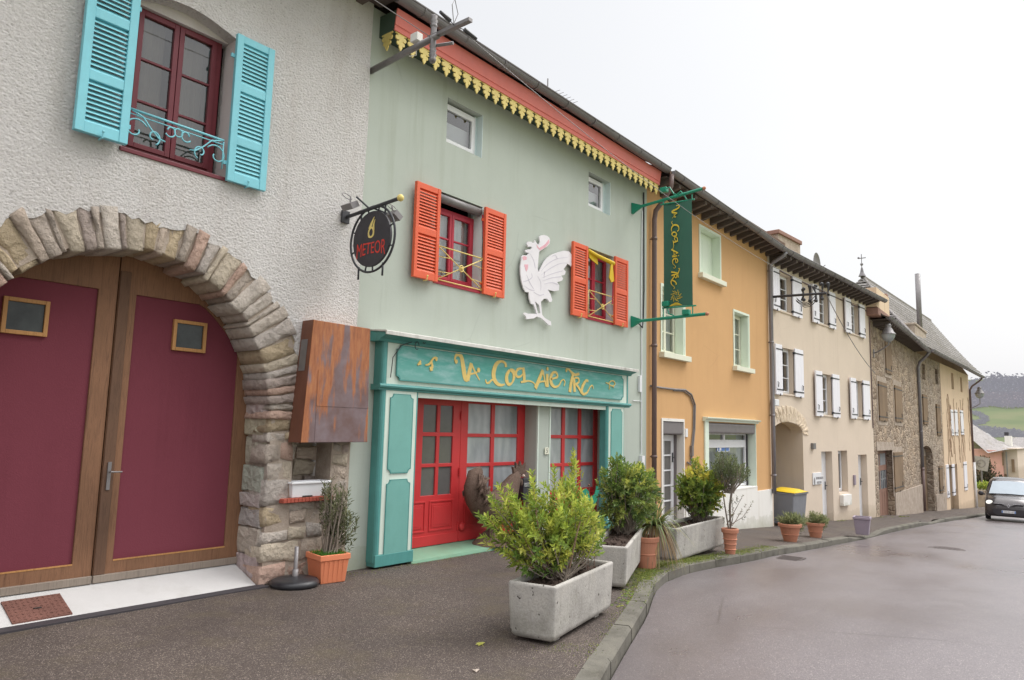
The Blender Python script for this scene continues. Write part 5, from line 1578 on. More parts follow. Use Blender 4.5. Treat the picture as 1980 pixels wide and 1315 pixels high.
azs = FB.p(*Z10(1114, 705), 0)[1]; azt = FB.p(*Z10(1010, 625), 0)[1]
acx = (ax0 + ax1) / 2; arx = (ax1 - ax0) / 2
archp = [(ax1, -1.5)] + [(acx + arx * math.cos(math.pi * k / 16), azs + (azt - azs) * math.sin(math.pi * k / 16)) for k in range(17)] + [(ax0, -1.5)]
d1 = (FB.p(*Z10(1238, 900), 0)[0], FB.p(*Z10(1312, 900), 0)[0], -1.4, FB.p(*Z10(1275, 828), 0)[1])
d2 = (FB.p(*Z10(1355, 950), 0)[0], FB.p(*Z10(1418, 950), 0)[0], FB.p(*Z10(1380, 1110), 0)[1], FB.p(*Z10(1380, 822), 0)[1])
d3 = (FB.p(*Z10(1492, 950), 0)[0], FB.p(*Z10(1552, 950), 0)[0], -1.5, FB.p(*Z10(1520, 850), 0)[1])
hs = [list(reversed(archp))]
for (l0, l1), (r0, r1), zb_, zt_ in WIN: hs.append(rect(l1 - .01, r0 + .01, zb_ + .05, zt_ - .04))
hs += [rect(*d1), rect(*d2), rect(*d3)]
MB().fill([rect(0, BL, -1.6, BZT)] + hs, 0, .35).build('wall', M['beige'], bh)
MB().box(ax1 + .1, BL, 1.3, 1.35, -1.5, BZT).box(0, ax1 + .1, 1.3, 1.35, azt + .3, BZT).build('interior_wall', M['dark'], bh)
MB().box(.0, .10, .355, 8, -1.5, BZT).box(BL - .25, BL - .003, .355, 8, -1.5, BZT).box(.1, BL - .25, 7.7, 8, -1.5, BZT).build('side_wall', M['beige'], bh)
pa = MB(); pa.box(ax1 + .002, ax1 + .1, .352, 5, -1.5, azt + .3).box(.101, ax1 + .1, .352, 5, azt + .02, azt + .3).box(.101, ax1, 4.6, 4.8, -1.5, azt)
pa.box(.101, ax1, 2.2, 2.5, azt - .7, azt + .01)
pa.build('passage', M['beige'], bh)
vo = MB(); n = 17
for k in range(n):
    a0, a1 = math.pi * (k - .5) / (n - 1), math.pi * (k + .5) / (n - 1)
    e = lambda a, q: (acx + (arx + q) * math.cos(a), azs + (azt - azs + q) * math.sin(a))
    if e(a1, .5)[0] < .05: continue
    p_ = [e(a0 + .012, .0), e(a0 + .012, .46 + rn.uniform(-.03, .03)), e(a1 - .012, .46 + rn.uniform(-.03, .03)), e(a1 - .012, 0)]
    p_ = [(max(.03, x), z) for x, z in p_]
    stone(vo, p_, -.02, .1, rn, col=srgb(206, 186, 160), gap=.004, bulge=.006)
vo.build('arch_bricks', M['stonebrick'], bh)
for (l0, l1), (r0, r1), zb_, zt_ in WIN:
    window(bh, l1 - .06, r0 - .0, zb_ + .06, zt_ - .04, .125, M['white'], 2, (.33, .66), .05, .04)
    plank_shutter(bh, l0, l1, zb_, zt_, -.10, -.055, M['whiteshut'], 'l')
    plank_shutter(bh, r0, r1, zb_, zt_, -.07, -.03, M['whiteshut'], 'r')
    MB().box(l1 - .05, r0 + .05, -.03, .2, zb_ + .01, zb_ + .06).build('sill', M['beige'], bh, bevel=.006)
for d_, nm_ in ((d1, 'door'), (d3, 'door')):
    x0, x1 = d_[0] + .005, d_[1] - .01
    o_ = MB().fill([rect(x0, x1, d_[2], d_[3]), rect(x0 + .1, x0 + .28, .2, d_[3] - .25)] if d_ is d1 else [rect(x0, x1, d_[2], d_[3])], .20, .05).build(nm_, M['white'], bh, bevel=.004)
    if d_ is d1: MB().quad((x0 + .1, .22, .2), (x0 + .28, .22, .2), (x0 + .28, .22, d_[3] - .25), (x0 + .1, .22, d_[3] - .25)).build('pane', M['frostdark'], o_, recalc=False)
    MB().box(x1 - .14, x1 - .10, .18, .199, .0, .25).tube([(x1 - .12, .185, .13), (x1 - .12, .13, .13), (x1 - .24, .13, .13)], .012, 5).build('handle', M['iron'], o_)
window(bh, d2[0] + .005, d2[1] - .02, d2[2] + .01, d2[3] - .01, .19, M['white'], 1, (), .05, .05)
# plates, mail box, intercom, lamp
def plate(q, mat, name, yy=.02, lab=None):
    a = box4(FB, .02, *[Z10(*p) for p in q]); o_ = MB().box(a[0], a[1], -yy - .002, -.002, a[2], a[3]).build(name, mat, bh, bevel=.006); return a, o_
a, o_ = plate(((1178, 972), (1237, 975), (1238, 1052), (1180, 1058)), M['white'], 'name_plate', .03)
g = MB(); tx0, tx1 = a[0], a[1]
g.fill([[(tx0 + .10 + .05 * math.cos(k * .785), a[3] - .26 + .13 * math.sin(k * .785)) for k in range(8)]], -.0345, .002)
for r_, (u0, u1) in enumerate(((.22, .80), (.28, .66))):
    k = u0
    while k < u1:
        w_ = random.uniform(.04, .09); g.box(tx0 + k, tx0 + min(k + w_, u1), -.0345, -.0325, a[3] - .20 - r_ * .13, a[3] - .13 - r_ * .13); k += w_ + .025
g.build('faded_writing', M['zinc'], o_)
plate(((1168, 770), (1187, 771), (1188, 812), (1170, 812)), M['galv'], 'wall_lamp', .08)
plate(((1458, 990), (1469, 990), (1470, 1058), (1460, 1058)), M['lavender'], 'intercom', .05)
plate(((1367, 1128), (1424, 1118), (1425, 1190), (1369, 1203)), M['plinth'], 'mail_box', .12)
jb = box4(FB, .1, *[Z10(*p) for p in ((912, 470), (940, 470), (940, 515), (912, 515))]); MB().box(max(.03, jb[0]), jb[1], -.14, -.002, jb[2], jb[3]).build('junction_box', M['white'], bh, bevel=.02)
# eaves
so = MB(); so.box(0.05, BL + .1, -.42, .0, 6.66, 6.69)
for k in range(21):
    a_ = .1 + k * .42 + rn.uniform(-.05, .05); so.add([(a_, -.46, 6.56), (a_ + .1, -.46, 6.56), (a_ + .1, .05, 6.42), (a_, .05, 6.42), (a_, -.46, 6.66), (a_ + .1, -.46, 6.66), (a_ + .1, .05, 6.66), (a_, .05, 6.66)], [(3, 2, 1, 0), (4, 5, 6, 7), (0, 1, 5, 4), (1, 2, 6, 5), (2, 3, 7, 6), (3, 0, 4, 7)])
so.build('rafters', M['darkwood'], bh)
half_gutter(bh, (.0, -.5, 6.76), (BL + .2, -.5, 6.67), .09)
MB().fill([[(-.46, 6.70), (-.46, 6.78), (3.8, 8.7), (8.2, 6.7), (8.2, 6.6), (3.8, 8.6)]], .0, BL + .15, axis='x').build('roof', M['tile'], bh)
MB().fill([[(.0, 6.40), (.03, 6.40), (.03, 6.44), (.0, 6.44)]], .0, .01, axis='x').build('cable_clip', M['iron'], bh)
cw = MB(); cw.tube([(.05, -.02, 6.38), (3, -.02, 6.30), (6, -.02, 6.26), (BL - .15, -.02, 6.24), (BL - .08, -.02, 6.0), (BL - .08, -.02, 2)], .02, 5); cw.build('wall_cable', M['brownpipe'], bh)
# chimney and dish on the roof
cx0, cy_ = 1.6, 2.2
def at_y(px, py, F, y):
    return F.p(px, py, -y)
c0, c1 = at_y(1505, 470, FB, 1.9), at_y(1547, 470, FB, 1.9); ctop = at_y(1520, 452, FB, 1.9)[1]
MB().box(c0[0], c1[0], 1.9, 2.5, 7.0, ctop - .15).build('chimney', M['mortar'], bh)
MB().box(c0[0] - .06, c1[0] + .06, 1.84, 2.56, ctop - .15, ctop).build('chimney_cap', M['oldbrick'], bh, bevel=.02)
sd = thing('satellite_dish', 'grey satellite dish on the roof of the beige house', 'satellite dish', FB.w(4.0, .6, 7.3))
dx, dz = at_y(1575, 512, FB, .6)
sd.location = FB.w(dx, .6, 7.1)
q = MB(); q.lathe([(.0, 0), (.15, .01), (.28, .035), (.40, .08), (.41, .085), (.40, .075)], 20); q.xf(lambda v: (v[0], v[2] * -1 + .0, v[1] + dz - 7.1)); q.build('dish', M['galv'], sd, smooth=True)
MB().tube([(0, .05, -.3), (0, .05, dz - 7.1)], .025, 6).tube([(0, 0, dz - 7.4), (0, -.35, dz - 7.15)], .012, 5).build('mast', M['galv'], sd)
# insulator bracket on the beige house
ib = thing('cable_bracket', 'black bracket pole with a tangle of insulators on the beige house', 'bracket', frame=FB, fx=.1, z0=FB.p(1492, 576, 0)[1])
bz = FB.p(1492, 576, 0)[1]
q = MB(); q.tube([(.1, 0, bz), (.1, -1.55, bz - .06)], .035, 8); q.build('pole', M['iron'], ib)
for k in range(9):
    y = -.95 - .16 * (k % 5); zz = bz + (.16 if k < 5 else -.22) + rn.uniform(-.05, .05)
    i_ = MB(); i_.tube([(.1, y, bz - .03), (.1 + rn.uniform(-.1, .1), y + rn.uniform(-.08, .08), zz)], [.014, .04], 6); i_.ball((.1, y, zz), .05, 7, 5); i_.build('insulator', M['iron'], ib)
q = MB()
for k in range(5): q.tube([(.1 + .1 * math.sin(k * 2) * .5, -1.0 - .25 * math.cos(j * .5 + k), bz - .1 - .16 * math.sin(j * .5 + k) ** 2 - .03 * k) for j in range(8)], .011, 4)
q.build('wire_loop', M['iron'], ib)

# ================================================================== STONE HOUSE
SL = 11.2
gs = lambda x: gz(FS.w(x, 0, 0).x)
sh_ = thing('stone_house', 'low rubble stone house with brown plank shutters and a glazed brown door', 'house', frame=FS, fx=0, z0=-1.2)
Z11 = lambda x, y: (1640 + x * .19767, 500 + y * .19767)
Z12 = lambda x, y: (1660 + x * .1978, 760 + y * .1978)
SZT = 6.0
sdoor = box4(FS, 0, Z12(197, 565), Z12(342, 562), Z12(345, 1180), Z12(205, 1205)); sdoor = (sdoor[0], sdoor[1], -1.6, sdoor[3])
openings = [sdoor]
MB().fill([rect(0, SL, -2.4, SZT)] + [rect(*sdoor)], 0, .4).build('wall', M['rubble'], sh_)
MB().box(0, .3, .402, 6, -2, SZT).box(SL - .3, SL, .402, 6, -2.4, SZT).box(.3, SL - .3, 5.7, 6, -2, SZT).box(.3, SL - .3, 1.2, 1.25, -2, SZT - .1).build('side_wall', M['rubble'], sh_)
def fshut(q, zf, F, root, mat, name='shutter', side='r', frame=None):
    a = box4(F, .06, *[zf(*p) for p in q])
    plank_shutter(root, a[0], a[1], a[2], a[3], -.06, -.005, mat, side, name=name); return a
for q, zf in ((((205, -110), (285, -95), (283, 272), (207, 272)), Z12), (((366, -70), (430, -60), (430, 282), (364, 282)), Z12), (((358, 580), (440, 575), (440, 950), (358, 968)), Z12), (((362, 770), (412, 775), (440, 1130), (380, 1130)), Z11)):
    a = fshut(q, zf, FS, sh_, M['brownshut'])
    MB().fill([rect(a[0] - .14, a[1] + .14, a[2] - .16, a[3] + .22), list(reversed(rect(a[0] - .0, a[1] + .0, a[2] - .0, a[3] + .0)))], -.015, .02).build('window_surround', M['mortar'], sh_)
pz_ = FS.p(*Z12(480, 935), 0)[1]
MB().box(sdoor[1] + .05, SL - .25, -.05, -.003, -2.3, pz_).build('plinth', M['mortar'], sh_, bevel=.02)
MB().fill([[(sdoor[0] - .25, sdoor[3] + .02), (sdoor[0] - .25, sdoor[3] + .35), (sdoor[1] + .3, sdoor[3] + .32), (sdoor[1] + .3, sdoor[3] + .02)]], -.02, .019).build('door_lintel', M['mortar'], sh_)
x0, x1, z0, z1 = sdoor[0] + .02, sdoor[1] - .02, -1.35, sdoor[3] - .02
dg = MB(); hs = []
w_ = (x1 - x0)
for i in range(2):
    a = x0 + .09 + i * (w_ - .06) / 2; b_ = a + w_ / 2 - .15
    hs += [rect(a, b_, z1 - .55, z1 - .1), rect(a, b_, z0 + 1.05, z1 - .75)]
dg.fill([rect(x0, x1, z0, z1)] + hs, .22, .05)
for i in range(2):
    for k in range(3):
        xx = x0 + .09 + i * (w_ - .06) / 2 + (w_ / 2 - .15) * (k + .5) / 3
        dg.box(xx - .025, xx + .025, .212, .219, z0 + .08, z0 + .95)
do = dg.build('door', M['reddoor'], sh_, bevel=.006)
for h in hs: MB().quad(*[(p[0], .24, p[1]) for p in h]).build('pane', M['frost'], do, recalc=False)
gr = MB()
for h in (hs[1], hs[3]):
    for k in range(4):
        xx = h[0][0] + (h[1][0] - h[0][0]) * (k + .5) / 4
        for zz0, zz1 in ((h[0][1], h[0][1] + .35), (h[2][1] - .3, h[2][1])): gr.tube([(xx, .205, zz0), (xx, .205, zz1)], .012, 4)
gr.build('grille', M['iron'], do)
# gutter, rafters, roof with chimney and flue
half_gutter(sh_, (.15, -.6, 6.07), (SL - .6, -.6, 5.86), .10, M['zinc'])
so = MB()
for k in range(24):
    a_ = .6 + k * .42; so.add([(a_, -.58, 5.86), (a_ + .12, -.58, 5.86), (a_ + .12, .05, 5.80), (a_, .05, 5.80), (a_, -.58, 5.96), (a_ + .12, -.58, 5.96), (a_ + .12, .05, 6.0), (a_, .05, 6.0)], [(3, 2, 1, 0), (4, 5, 6, 7), (0, 1, 5, 4), (1, 2, 6, 5), (2, 3, 7, 6), (3, 0, 4, 7)])
so.box(.3, SL - .4, -.58, .05, 5.99, 6.02)
so.build('rafters', M['darkwood'], sh_)
rt = MB()
ncr = 14
for k in range(ncr):
    t0, t1 = k / ncr, (k + 1.15) / ncr
    ya, yb = -.62 + 3.2 * t0, -.62 + 3.2 * t1
    zf_ = lambda y, x: 6.0 + (y + .62) * .62 - .018 * x
    x_l, x_r = .1, SL - .45 - 0.0 * k
    V = [(x_l, ya, zf_(ya, x_l) + .05), (x_r, ya, zf_(ya, x_r) + .05), (x_r, yb, zf_(yb, x_r) + .02), (x_l, yb, zf_(yb, x_l) + .02)]
    V += [(v[0], v[1], v[2] - .04) for v in V]
    rt.add(V, [(0, 1, 2, 3), (4, 5, 6, 7), (0, 1, 5, 4), (1, 2, 6, 5), (2, 3, 7, 6), (3, 0, 4, 7)])
rt.add([(.1, 2.5, 7.9), (SL - .45, 2.5, 7.75), (SL - .45, 6.1, 6.0), (.1, 6.1, 6.0)], [(0, 1, 2, 3)])
rt.build('roof', M['darktile'], sh_)
pp = [FS.p(*p, .3) for p in (Z11(218, 375), Z11(392, 375), Z11(392, 560), Z11(222, 500))]
pw = MB(); pw.box(-.35, pp[1][0], -.32, .3, FS.p(*Z11(390, 555), .3)[1], FS.p(*Z11(380, 375), .3)[1]); pw.build('party_wall', M['peach'], sh_)
zc_ = FS.p(*Z11(390, 560), .3)[1]
q = MB(); q.box(-.35, pp[1][0] + .02, -.36, .3, zc_ - .28, zc_ - .002); q.build('tile_corbel', M['oldbrick'], sh_, bevel=.02)
q = MB(); zt_ = FS.p(*Z11(380, 350), .3)[1]; q.box(pp[1][0] - .35, pp[1][0] + .03, -.3, .3, zt_ - .2, zt_ + .02); q.build('coping_tile', M['oldbrick'], sh_, bevel=.02)
cy = -.15
ca, cb_ = FS.p(*Z11(655, 700), -cy), FS.p(*Z11(760, 700), -cy); ctop = FS.p(*Z11(700, 685), -cy)[1]
cm = MB(); cm.box(ca[0], cb_[0], cy, cy + .6, 6.2, ctop).box(ca[0] - .05, cb_[0] + .05, cy - .05, cy + .65, ctop, ctop + .10); chm = cm.build('chimney', M['mortar'], sh_, bevel=.02)
f0, f1 = FS.p(*Z11(700, 670), -cy - .3), FS.p(*Z11(678, 150), -cy - .3)
MB().tube([((f0[0] + f1[0]) / 2, cy + .3, ctop), ((f0[0] + f1[0]) / 2, cy + .3, f1[1])], .13, 10).build('flue', M['galv'], chm, smooth=True)
pipe(sh_, [(SL - .62, -.62, 5.80), (SL - .55, -.5, 5.65), (SL - .35, -.15, 5.35), (SL - .3, -.08, 5.1), (SL - .3, -.08, .3)], .07, M['zincpipe'], clips=[(SL - .3, -.08, z) for z in (4.4, 2.0)])
pipe(sh_, [(SL - .3, -.08, .3), (SL - .3, -.08, -1.75)], .075, M['brownpipe'], clips=[(SL - .3, -.08, .2)])
# ================================================================== TALL HOUSE behind and beyond
TL = 15.6
th_ = thing('tall_roof_house', 'old house with a very steep slate roof, half rubble stone and half peach render', 'house', frame=FT, fx=0, z0=-1.9)
TZT = 5.85
xs = FT.p(*Z12(818, 300), 0)[0]
arc = box4(FT, 0, Z12(618, 520), Z12(735, 520), Z12(738, 1175), Z12(618, 1165))
acz = FT.p(*Z12(680, 620), 0)[1]; atop = FT.p(*Z12(672, 515), 0)[1]
am, ar_ = (arc[0] + arc[1]) / 2, (arc[1] - arc[0]) / 2
apoly = [(arc[1], -3.2)] + [(am + ar_ * math.cos(math.pi * k / 12), acz + (atop - acz) * math.sin(math.pi * k / 12)) for k in range(13)] + [(arc[0], -3.2)]
sm1 = box4(FT, 0, Z11(720, 1020), Z11(752, 1040), Z11(754, 1195), Z11(724, 1175)); sm2 = box4(FT, 0, Z11(848, 1070), Z11(876, 1085), Z11(880, 1240), Z11(852, 1220))
MB().fill([rect(-.2, xs, -3.4, TZT), list(reversed(apoly)), rect(*sm1), rect(*sm2)], 0, .4).build('stone_wall', M['rubble2'], th_)
sm3 = box4(FT, 0, Z11(1003, 1115), Z11(1028, 1125), Z11(1030, 1285), Z11(1006, 1270)); sm4 = box4(FT, 0, Z11(1092, 1155), Z11(1112, 1165), Z11(1115, 1315), Z11(1095, 1300))
dd = box4(FT, 0, Z12(880, 700), Z12(965, 700), Z12(975, 1120), Z12(900, 1120))
MB().fill([rect(xs, TL, -3.4, TZT), rect(*sm3), rect(*sm4), rect(dd[0], dd[1], -3.3, dd[3])], -.015, .4).build('rendered_wall', M['peach'], th_)
for s_ in (sm1, sm2, sm3, sm4): window(th_, s_[0], s_[1], s_[2], s_[3], .2, M['brownshut'], 1, (), .08, .05)
MB().box(-.2, TL, 1.2, 1.25, -3.3, TZT).box(-.2, .1, .39, 5.5, -3.3, TZT).box(TL - .3, TL - .002, .39, 5.5, -3.3, TZT).box(.1, TL - .3, 5.2, 5.5, -3.3, TZT).build('side_wall', M['peach'], th_)
ad = MB().box(arc[0] + .02, arc[1] - .02, .3, .36, -3.2, acz).build('arched_door', M['brownshut'], th_)
MB().fill([[(am + ar_ * math.cos(math.pi * k / 12), acz + (atop - acz) * math.sin(math.pi * k / 12)) for k in range(13)]], .3, .05).build('door_fanlight', M['mortar'], th_)
for q, zf, mt, sd_ in ((((635, 10), (680, 25), (680, 310), (642, 300)), Z12, 'brownshut', 'r'), (((768, 108), (806, 115), (810, 418), (776, 412)), Z12, 'brownshut', 'r'), (((795, 712), (826, 712), (832, 975), (802, 980)), Z12, 'brownshut', 'r'),
                       (((905, 160), (928, 165), (938, 415), (912, 415)), Z12, 'whiteshut', 'l'), (((945, 160), (970, 168), (976, 415), (950, 415)), Z12, 'whiteshut', 'r'), (((1000, 165), (1028, 175), (1030, 410), (1006, 405)), Z12, 'whiteshut', 'r'),
                       (((862, 700), (885, 700), (895, 1020), (870, 1025)), Z12, 'whiteshut', 'l'), (((920, 695), (945, 695), (950, 1000), (926, 1005)), Z12, 'whiteshut', 'r'), (((1032, 672), (1060, 672), (1070, 945), (1042, 955)), Z12, 'whiteshut', 'r')):
    fshut(q, zf, FT, th_, M[mt], side=sd_)
MB().box(dd[0] + .01, dd[1] - .01, .25, .3, -3.3, dd[3] - .02).build('door', M['brownshut'], th_)
MB().box(arc[1] + .2, xs - .02, -.05, -.003, -3.3, FT.p(*Z12(780, 990), 0)[1]).build('plinth', M['mortar'], th_)
# steep hipped roof laid in slate courses
ridge_y, ridge_z = 2.1, 9.75
rx0, rx1 = -1.2 - 0.0, 16.2
ex0, ex1 = -3.6, TL + .35
ez, ey = 5.95, -.75
def hipx(t): return ex0 + (rx0 + .1 - ex0) * t
ro_ = MB(); nC = 30
for k in range(nC):
    t0, t1 = k / nC, min(1, (k + 1.2) / nC)
    cv = lambda t: ez + (ridge_z - ez) * (t ** 1.12)
    ya, yb = ey + (ridge_y - ey) * t0, ey + (ridge_y - ey) * t1
    xr = lambda t: ex1 + (rx1 - ex1) * t
    l = .085 if k % 2 else .06
    V = [(hipx(t0), ya, cv(t0) + l), (xr(t0), ya, cv(t0) + l), (xr(t1), yb, cv(t1) + .015), (hipx(t1), yb, cv(t1) + .015)]
    V += [(v[0], v[1], v[2] - .05) for v in V]
    ro_.add(V, [(0, 1, 2, 3), (4, 5, 6, 7), (0, 1, 5, 4), (1, 2, 6, 5), (2, 3, 7, 6), (3, 0, 4, 7)])
    # left hip face
    V = [(hipx(t0) - .04, ya, cv(t0) + l), (hipx(t0) - .04, 2 * ridge_y - ya, cv(t0) + l), (hipx(t1) - .0, 2 * ridge_y - yb, cv(t1) + .015), (hipx(t1) - .0, yb, cv(t1) + .015)]
    ro_.add(V, [(0, 1, 2, 3)])
    V = [(hipx(t0), 2 * ridge_y - ya, cv(t0) + l), (xr(t0), 2 * ridge_y - ya, cv(t0) + l), (xr(t1), 2 * ridge_y - yb, cv(t1) + .015), (hipx(t1), 2 * ridge_y - yb, cv(t1) + .015)]
    ro_.add(V, [(0, 1, 2, 3)])
ro_.build('roof', M['slate'], th_)
MB().fill([[(ey + .7, ez - .1), (2 * ridge_y - ey - .7, ez - .1), (ridge_y, ridge_z - .3)]], TL - .35, .3, axis='x').build('gable', M['peach'], th_)
MB().box(-3.0, -.3, .2, 5.2, 2, 5.95).build('rear_wing', M['rubble'], th_)
hp = MB(); hp.tube([(hipx(0), ey, ez + .1), (hipx(.5), (ey + ridge_y) / 2, ez + (ridge_z - ez) * .5 ** 1.12 + .06), (hipx(1), ridge_y, ridge_z + .05)], .06, 6); hp.tube([(rx0, ridge_y, ridge_z + .04), (rx1, ridge_y, ridge_z + .04)], .07, 6); hp.build('ridge_tile', M['slate'], th_)
fn = MB(); fx = rx0; fn.tube([(fx, ridge_y, ridge_z), (fx, ridge_y, ridge_z + .2), (fx, ridge_y, ridge_z + .45)], [.18, .09, .04], 8); fn.tube([(fx, ridge_y, ridge_z + .4), (fx, ridge_y, ridge_z + 1.15)], .018, 5)
fn.ball((fx, ridge_y, ridge_z + .62), .075, 8, 6); fn.box(fx - .012, fx + .012, ridge_y - .2, ridge_y + .14, ridge_z + .92, ridge_z + .96); fn.ball((fx, ridge_y + .14, ridge_z + .97), .055, 7, 5); fn.build('weather_vane', M['zinc'], th_)
half_gutter(th_, (-.9, -.78, 5.90), (TL + .4, -.8, 5.78), .11)
pipe(th_, [(TL + .3, -.8, 5.75), (TL + .28, -.6, 5.5), (TL + .06, -.2, 5.15), (TL + .0, -.08, 4.9), (TL + .0, -.08, .2)], .06, M['brownpipe'])
pipe(th_, [(TL + .0, -.1, .2), (TL + .02, -.12, -2.75)], .075, M['white'])
vn = MB(); rv_ = random.Random(5)
for k in range(16):
    x = xs + .4 + rv_.random() * (TL - xs - .8); z = 3.2 + rv_.random() * 1.2; pts = []
    for j in range(14):
        pts.append((x, -.04, z)); x += rv_.uniform(-.22, .22); z -= rv_.uniform(.1, .4)
        if x > TL - .1: x = TL - .1
    vn.tube(pts, .014, 4)
vn.build('bare_creeper', M['creeper'], th_)
# ================================================================== GROUND
KERB = [(-60, -7.6), (-8, -7.6), (0, -5.85), (2.5, -4.9), (4.66, -4.02), (5.5, -3.70), (6.55, -3.31), (7.4, -2.93), (8.1, -2.64), (9.3, -2.42), (10.3, -2.40), (12, -2.42), (14.3, -2.33), (17, -2.2), (19.6, -2.12), (23.4, -2.10), (28.5, -2.15), (36, -2.0), (44, -2.15), (56, -2.2), (75, -1.2), (110, 4), (160, 16)]
def kerb_y(x):
    for (a, b), (c, d) in zip(KERB, KERB[1:]):
        if x <= c: return b + (d - b) * (x - a) / (c - a)
    return KERB[-1][1]
def wall_y(x):
    return .75 if x < 19.6 else (.6 - (x - 19.6) * .07 if x < 30 else (0 if x < 56 else kerb_y(x) + 1.4))
XS = []
x = -60
while x < 160:
    XS.append(x); x += 4 if x < -8 else (.35 if x < 32 else (1 if x < 60 else 5))
def sheet(fa, fb, n, zf, x0=-60, x1=160):
    mb = MB(); X = [x for x in XS if x0 <= x <= x1]
    V = []; F = []
    for x in X:
        a, b = fa(x), fb(x)
        for j in range(n + 1):
            y = a + (b - a) * j / n; V.append((x, y, zf(x, y)))
    for i in range(len(X) - 1):
        for j in range(n): F.append((i * (n + 1) + j, (i + 1) * (n + 1) + j, (i + 1) * (n + 1) + j + 1, i * (n + 1) + j + 1))
    return mb.add(V, F)
KW = .15
def dip(x):
    for a, b in ((19.2, 22.4), (28.5, 31.0), (40.5, 43)):
        if a < x < b: return .085 * min(1, (x - a) / .5, (b - x) / .5)
    return 0
def pav_z(x, y):
    k = kerb_y(x) + KW
    n = .010 * mnoise.noise(Vector((x * .9, y * .9, 0)))
    t = max(0, 1 - (y - k) / .8)
    return gz(x) + n * (1 - t) - dip(x) * t
def road_z(x, y):
    return gz(x) - .115 + .03 * min(1, max(0, (kerb_y(x) - y) / 3)) + .008 * mnoise.noise(Vector((x * .5, y * .5, 3)))
def smooth_build(mb, name, mat):
    o = mb.build(name, mat, None, smooth=True, recalc=False); o['kind'] = 'structure'; return o
smooth_build(sheet(wall_y, lambda x: kerb_y(x) + KW, 10, pav_z).xf(lambda v: v), 'pavement', M['asphalt'])
smooth_build(sheet(lambda x: kerb_y(x) - .02, lambda x: kerb_y(x) - 9.5, 16, road_z), 'road', M['road'])
smooth_build(sheet(lambda x: kerb_y(x) - 9.3, lambda x: kerb_y(x) - 11.5, 3, lambda x, y: gz(x) + .0), 'far_pavement', M['asphalt'])
# kerb stones laid one metre at a time
kb = MB(); pts = []
s = []
xk = -20.0
rk = random.Random(3)
while xk < 75:
    dx = .92 if xk < 30 else 2.5
    # chord
    x1 = xk + dx
    a = Vector((xk + .006, kerb_y(xk), 0)); b = Vector((x1 - .006, kerb_y(x1), 0))
    d = (b - a).normalized(); n = Vector((-d.y, d.x, 0)); j = rk.uniform(-.006, .006)
    V = []
    for p, xx in ((a, xk), (b, x1)):
        zt = gz(xx) + .006 + j - dip(xx); zb = gz(xx) - .4
        for off, z in ((-.006, zb), (-.002, zt - .025), (.022, zt), (KW + .004, zt), (KW + .004, zb)): V.append((p.x + n.x * off, p.y + n.y * off, z))
    kb.add(V, [(0, 1, 6, 5), (1, 2, 7, 6), (2, 3, 8, 7), (3, 4, 9, 8), (4, 3, 2, 1, 0), (5, 6, 7, 8, 9)])
    xk = x1
o = kb.build('kerb', M['kerb']); o['kind'] = 'structure'
gm = N('dull grass'); gcol = gm.ramp(gm.noise(.06, 6), [(.3, srgb(104, 112, 70)), (.7, srgb(138, 146, 92))]); gm.bsdf(gcol, .95)
g = MB(); R = 3500
gx = [-R, -400, -60, 0, 40, 90, 160, 260, 420, R]; V = []; F = []
for x in gx:
    for y in (-R, -300, -40, 40, 300, R): V.append((x, y, gz(x) - .75 - (2.5 if x > 60 else 0)))
for i in range(len(gx) - 1):
    for j in range(5): F.append((i * 6 + j, (i + 1) * 6 + j, (i + 1) * 6 + j + 1, i * 6 + j + 1))
g.add(V, F); o = g.build('ground', gm.m, recalc=False); o['kind'] = 'structure'
# dark joint along the ramp's front edge
jb_ = MB().box(-3, 4.36, -.16, -.02, -.02, .014); tag(jb_.build('tar_strip', M['black']), 'black tar strip along the front edge of the pale cement ramp', 'tar strip')

# ================================================================== PLANTS
LC = dict(lime=[srgb(166, 184, 78), srgb(184, 196, 88), srgb(140, 164, 74), srgb(200, 202, 98), srgb(114, 142, 68)],
          dark=[srgb(108, 130, 68), srgb(126, 146, 74), srgb(90, 114, 62), srgb(160, 168, 84), srgb(140, 156, 76)],
          varie=[srgb(216, 206, 92), srgb(124, 146, 66), srgb(102, 126, 60), srgb(206, 198, 92), srgb(144, 158, 70)],
          olive=[srgb(110, 114, 80), srgb(126, 126, 88), srgb(94, 98, 66), srgb(136, 126, 90)],
          grey=[srgb(122, 132, 92), srgb(104, 114, 76), srgb(138, 146, 104)])


def leaf_at(mb, p, d, n, L, W, col, fold=.25):
    d = d.normalized(); s = d.cross(n)
    if s.length < 1e-4: s = d.orthogonal()
    s.normalize(); u = s.cross(d)
    m = p + d * L * .5
    mb.add([p, m + s * W * .5 + u * W * fold, p + d * L - u * L * .08, m - s * W * .5 + u * W * fold], [(0, 1, 2), (0, 2, 3)], col)


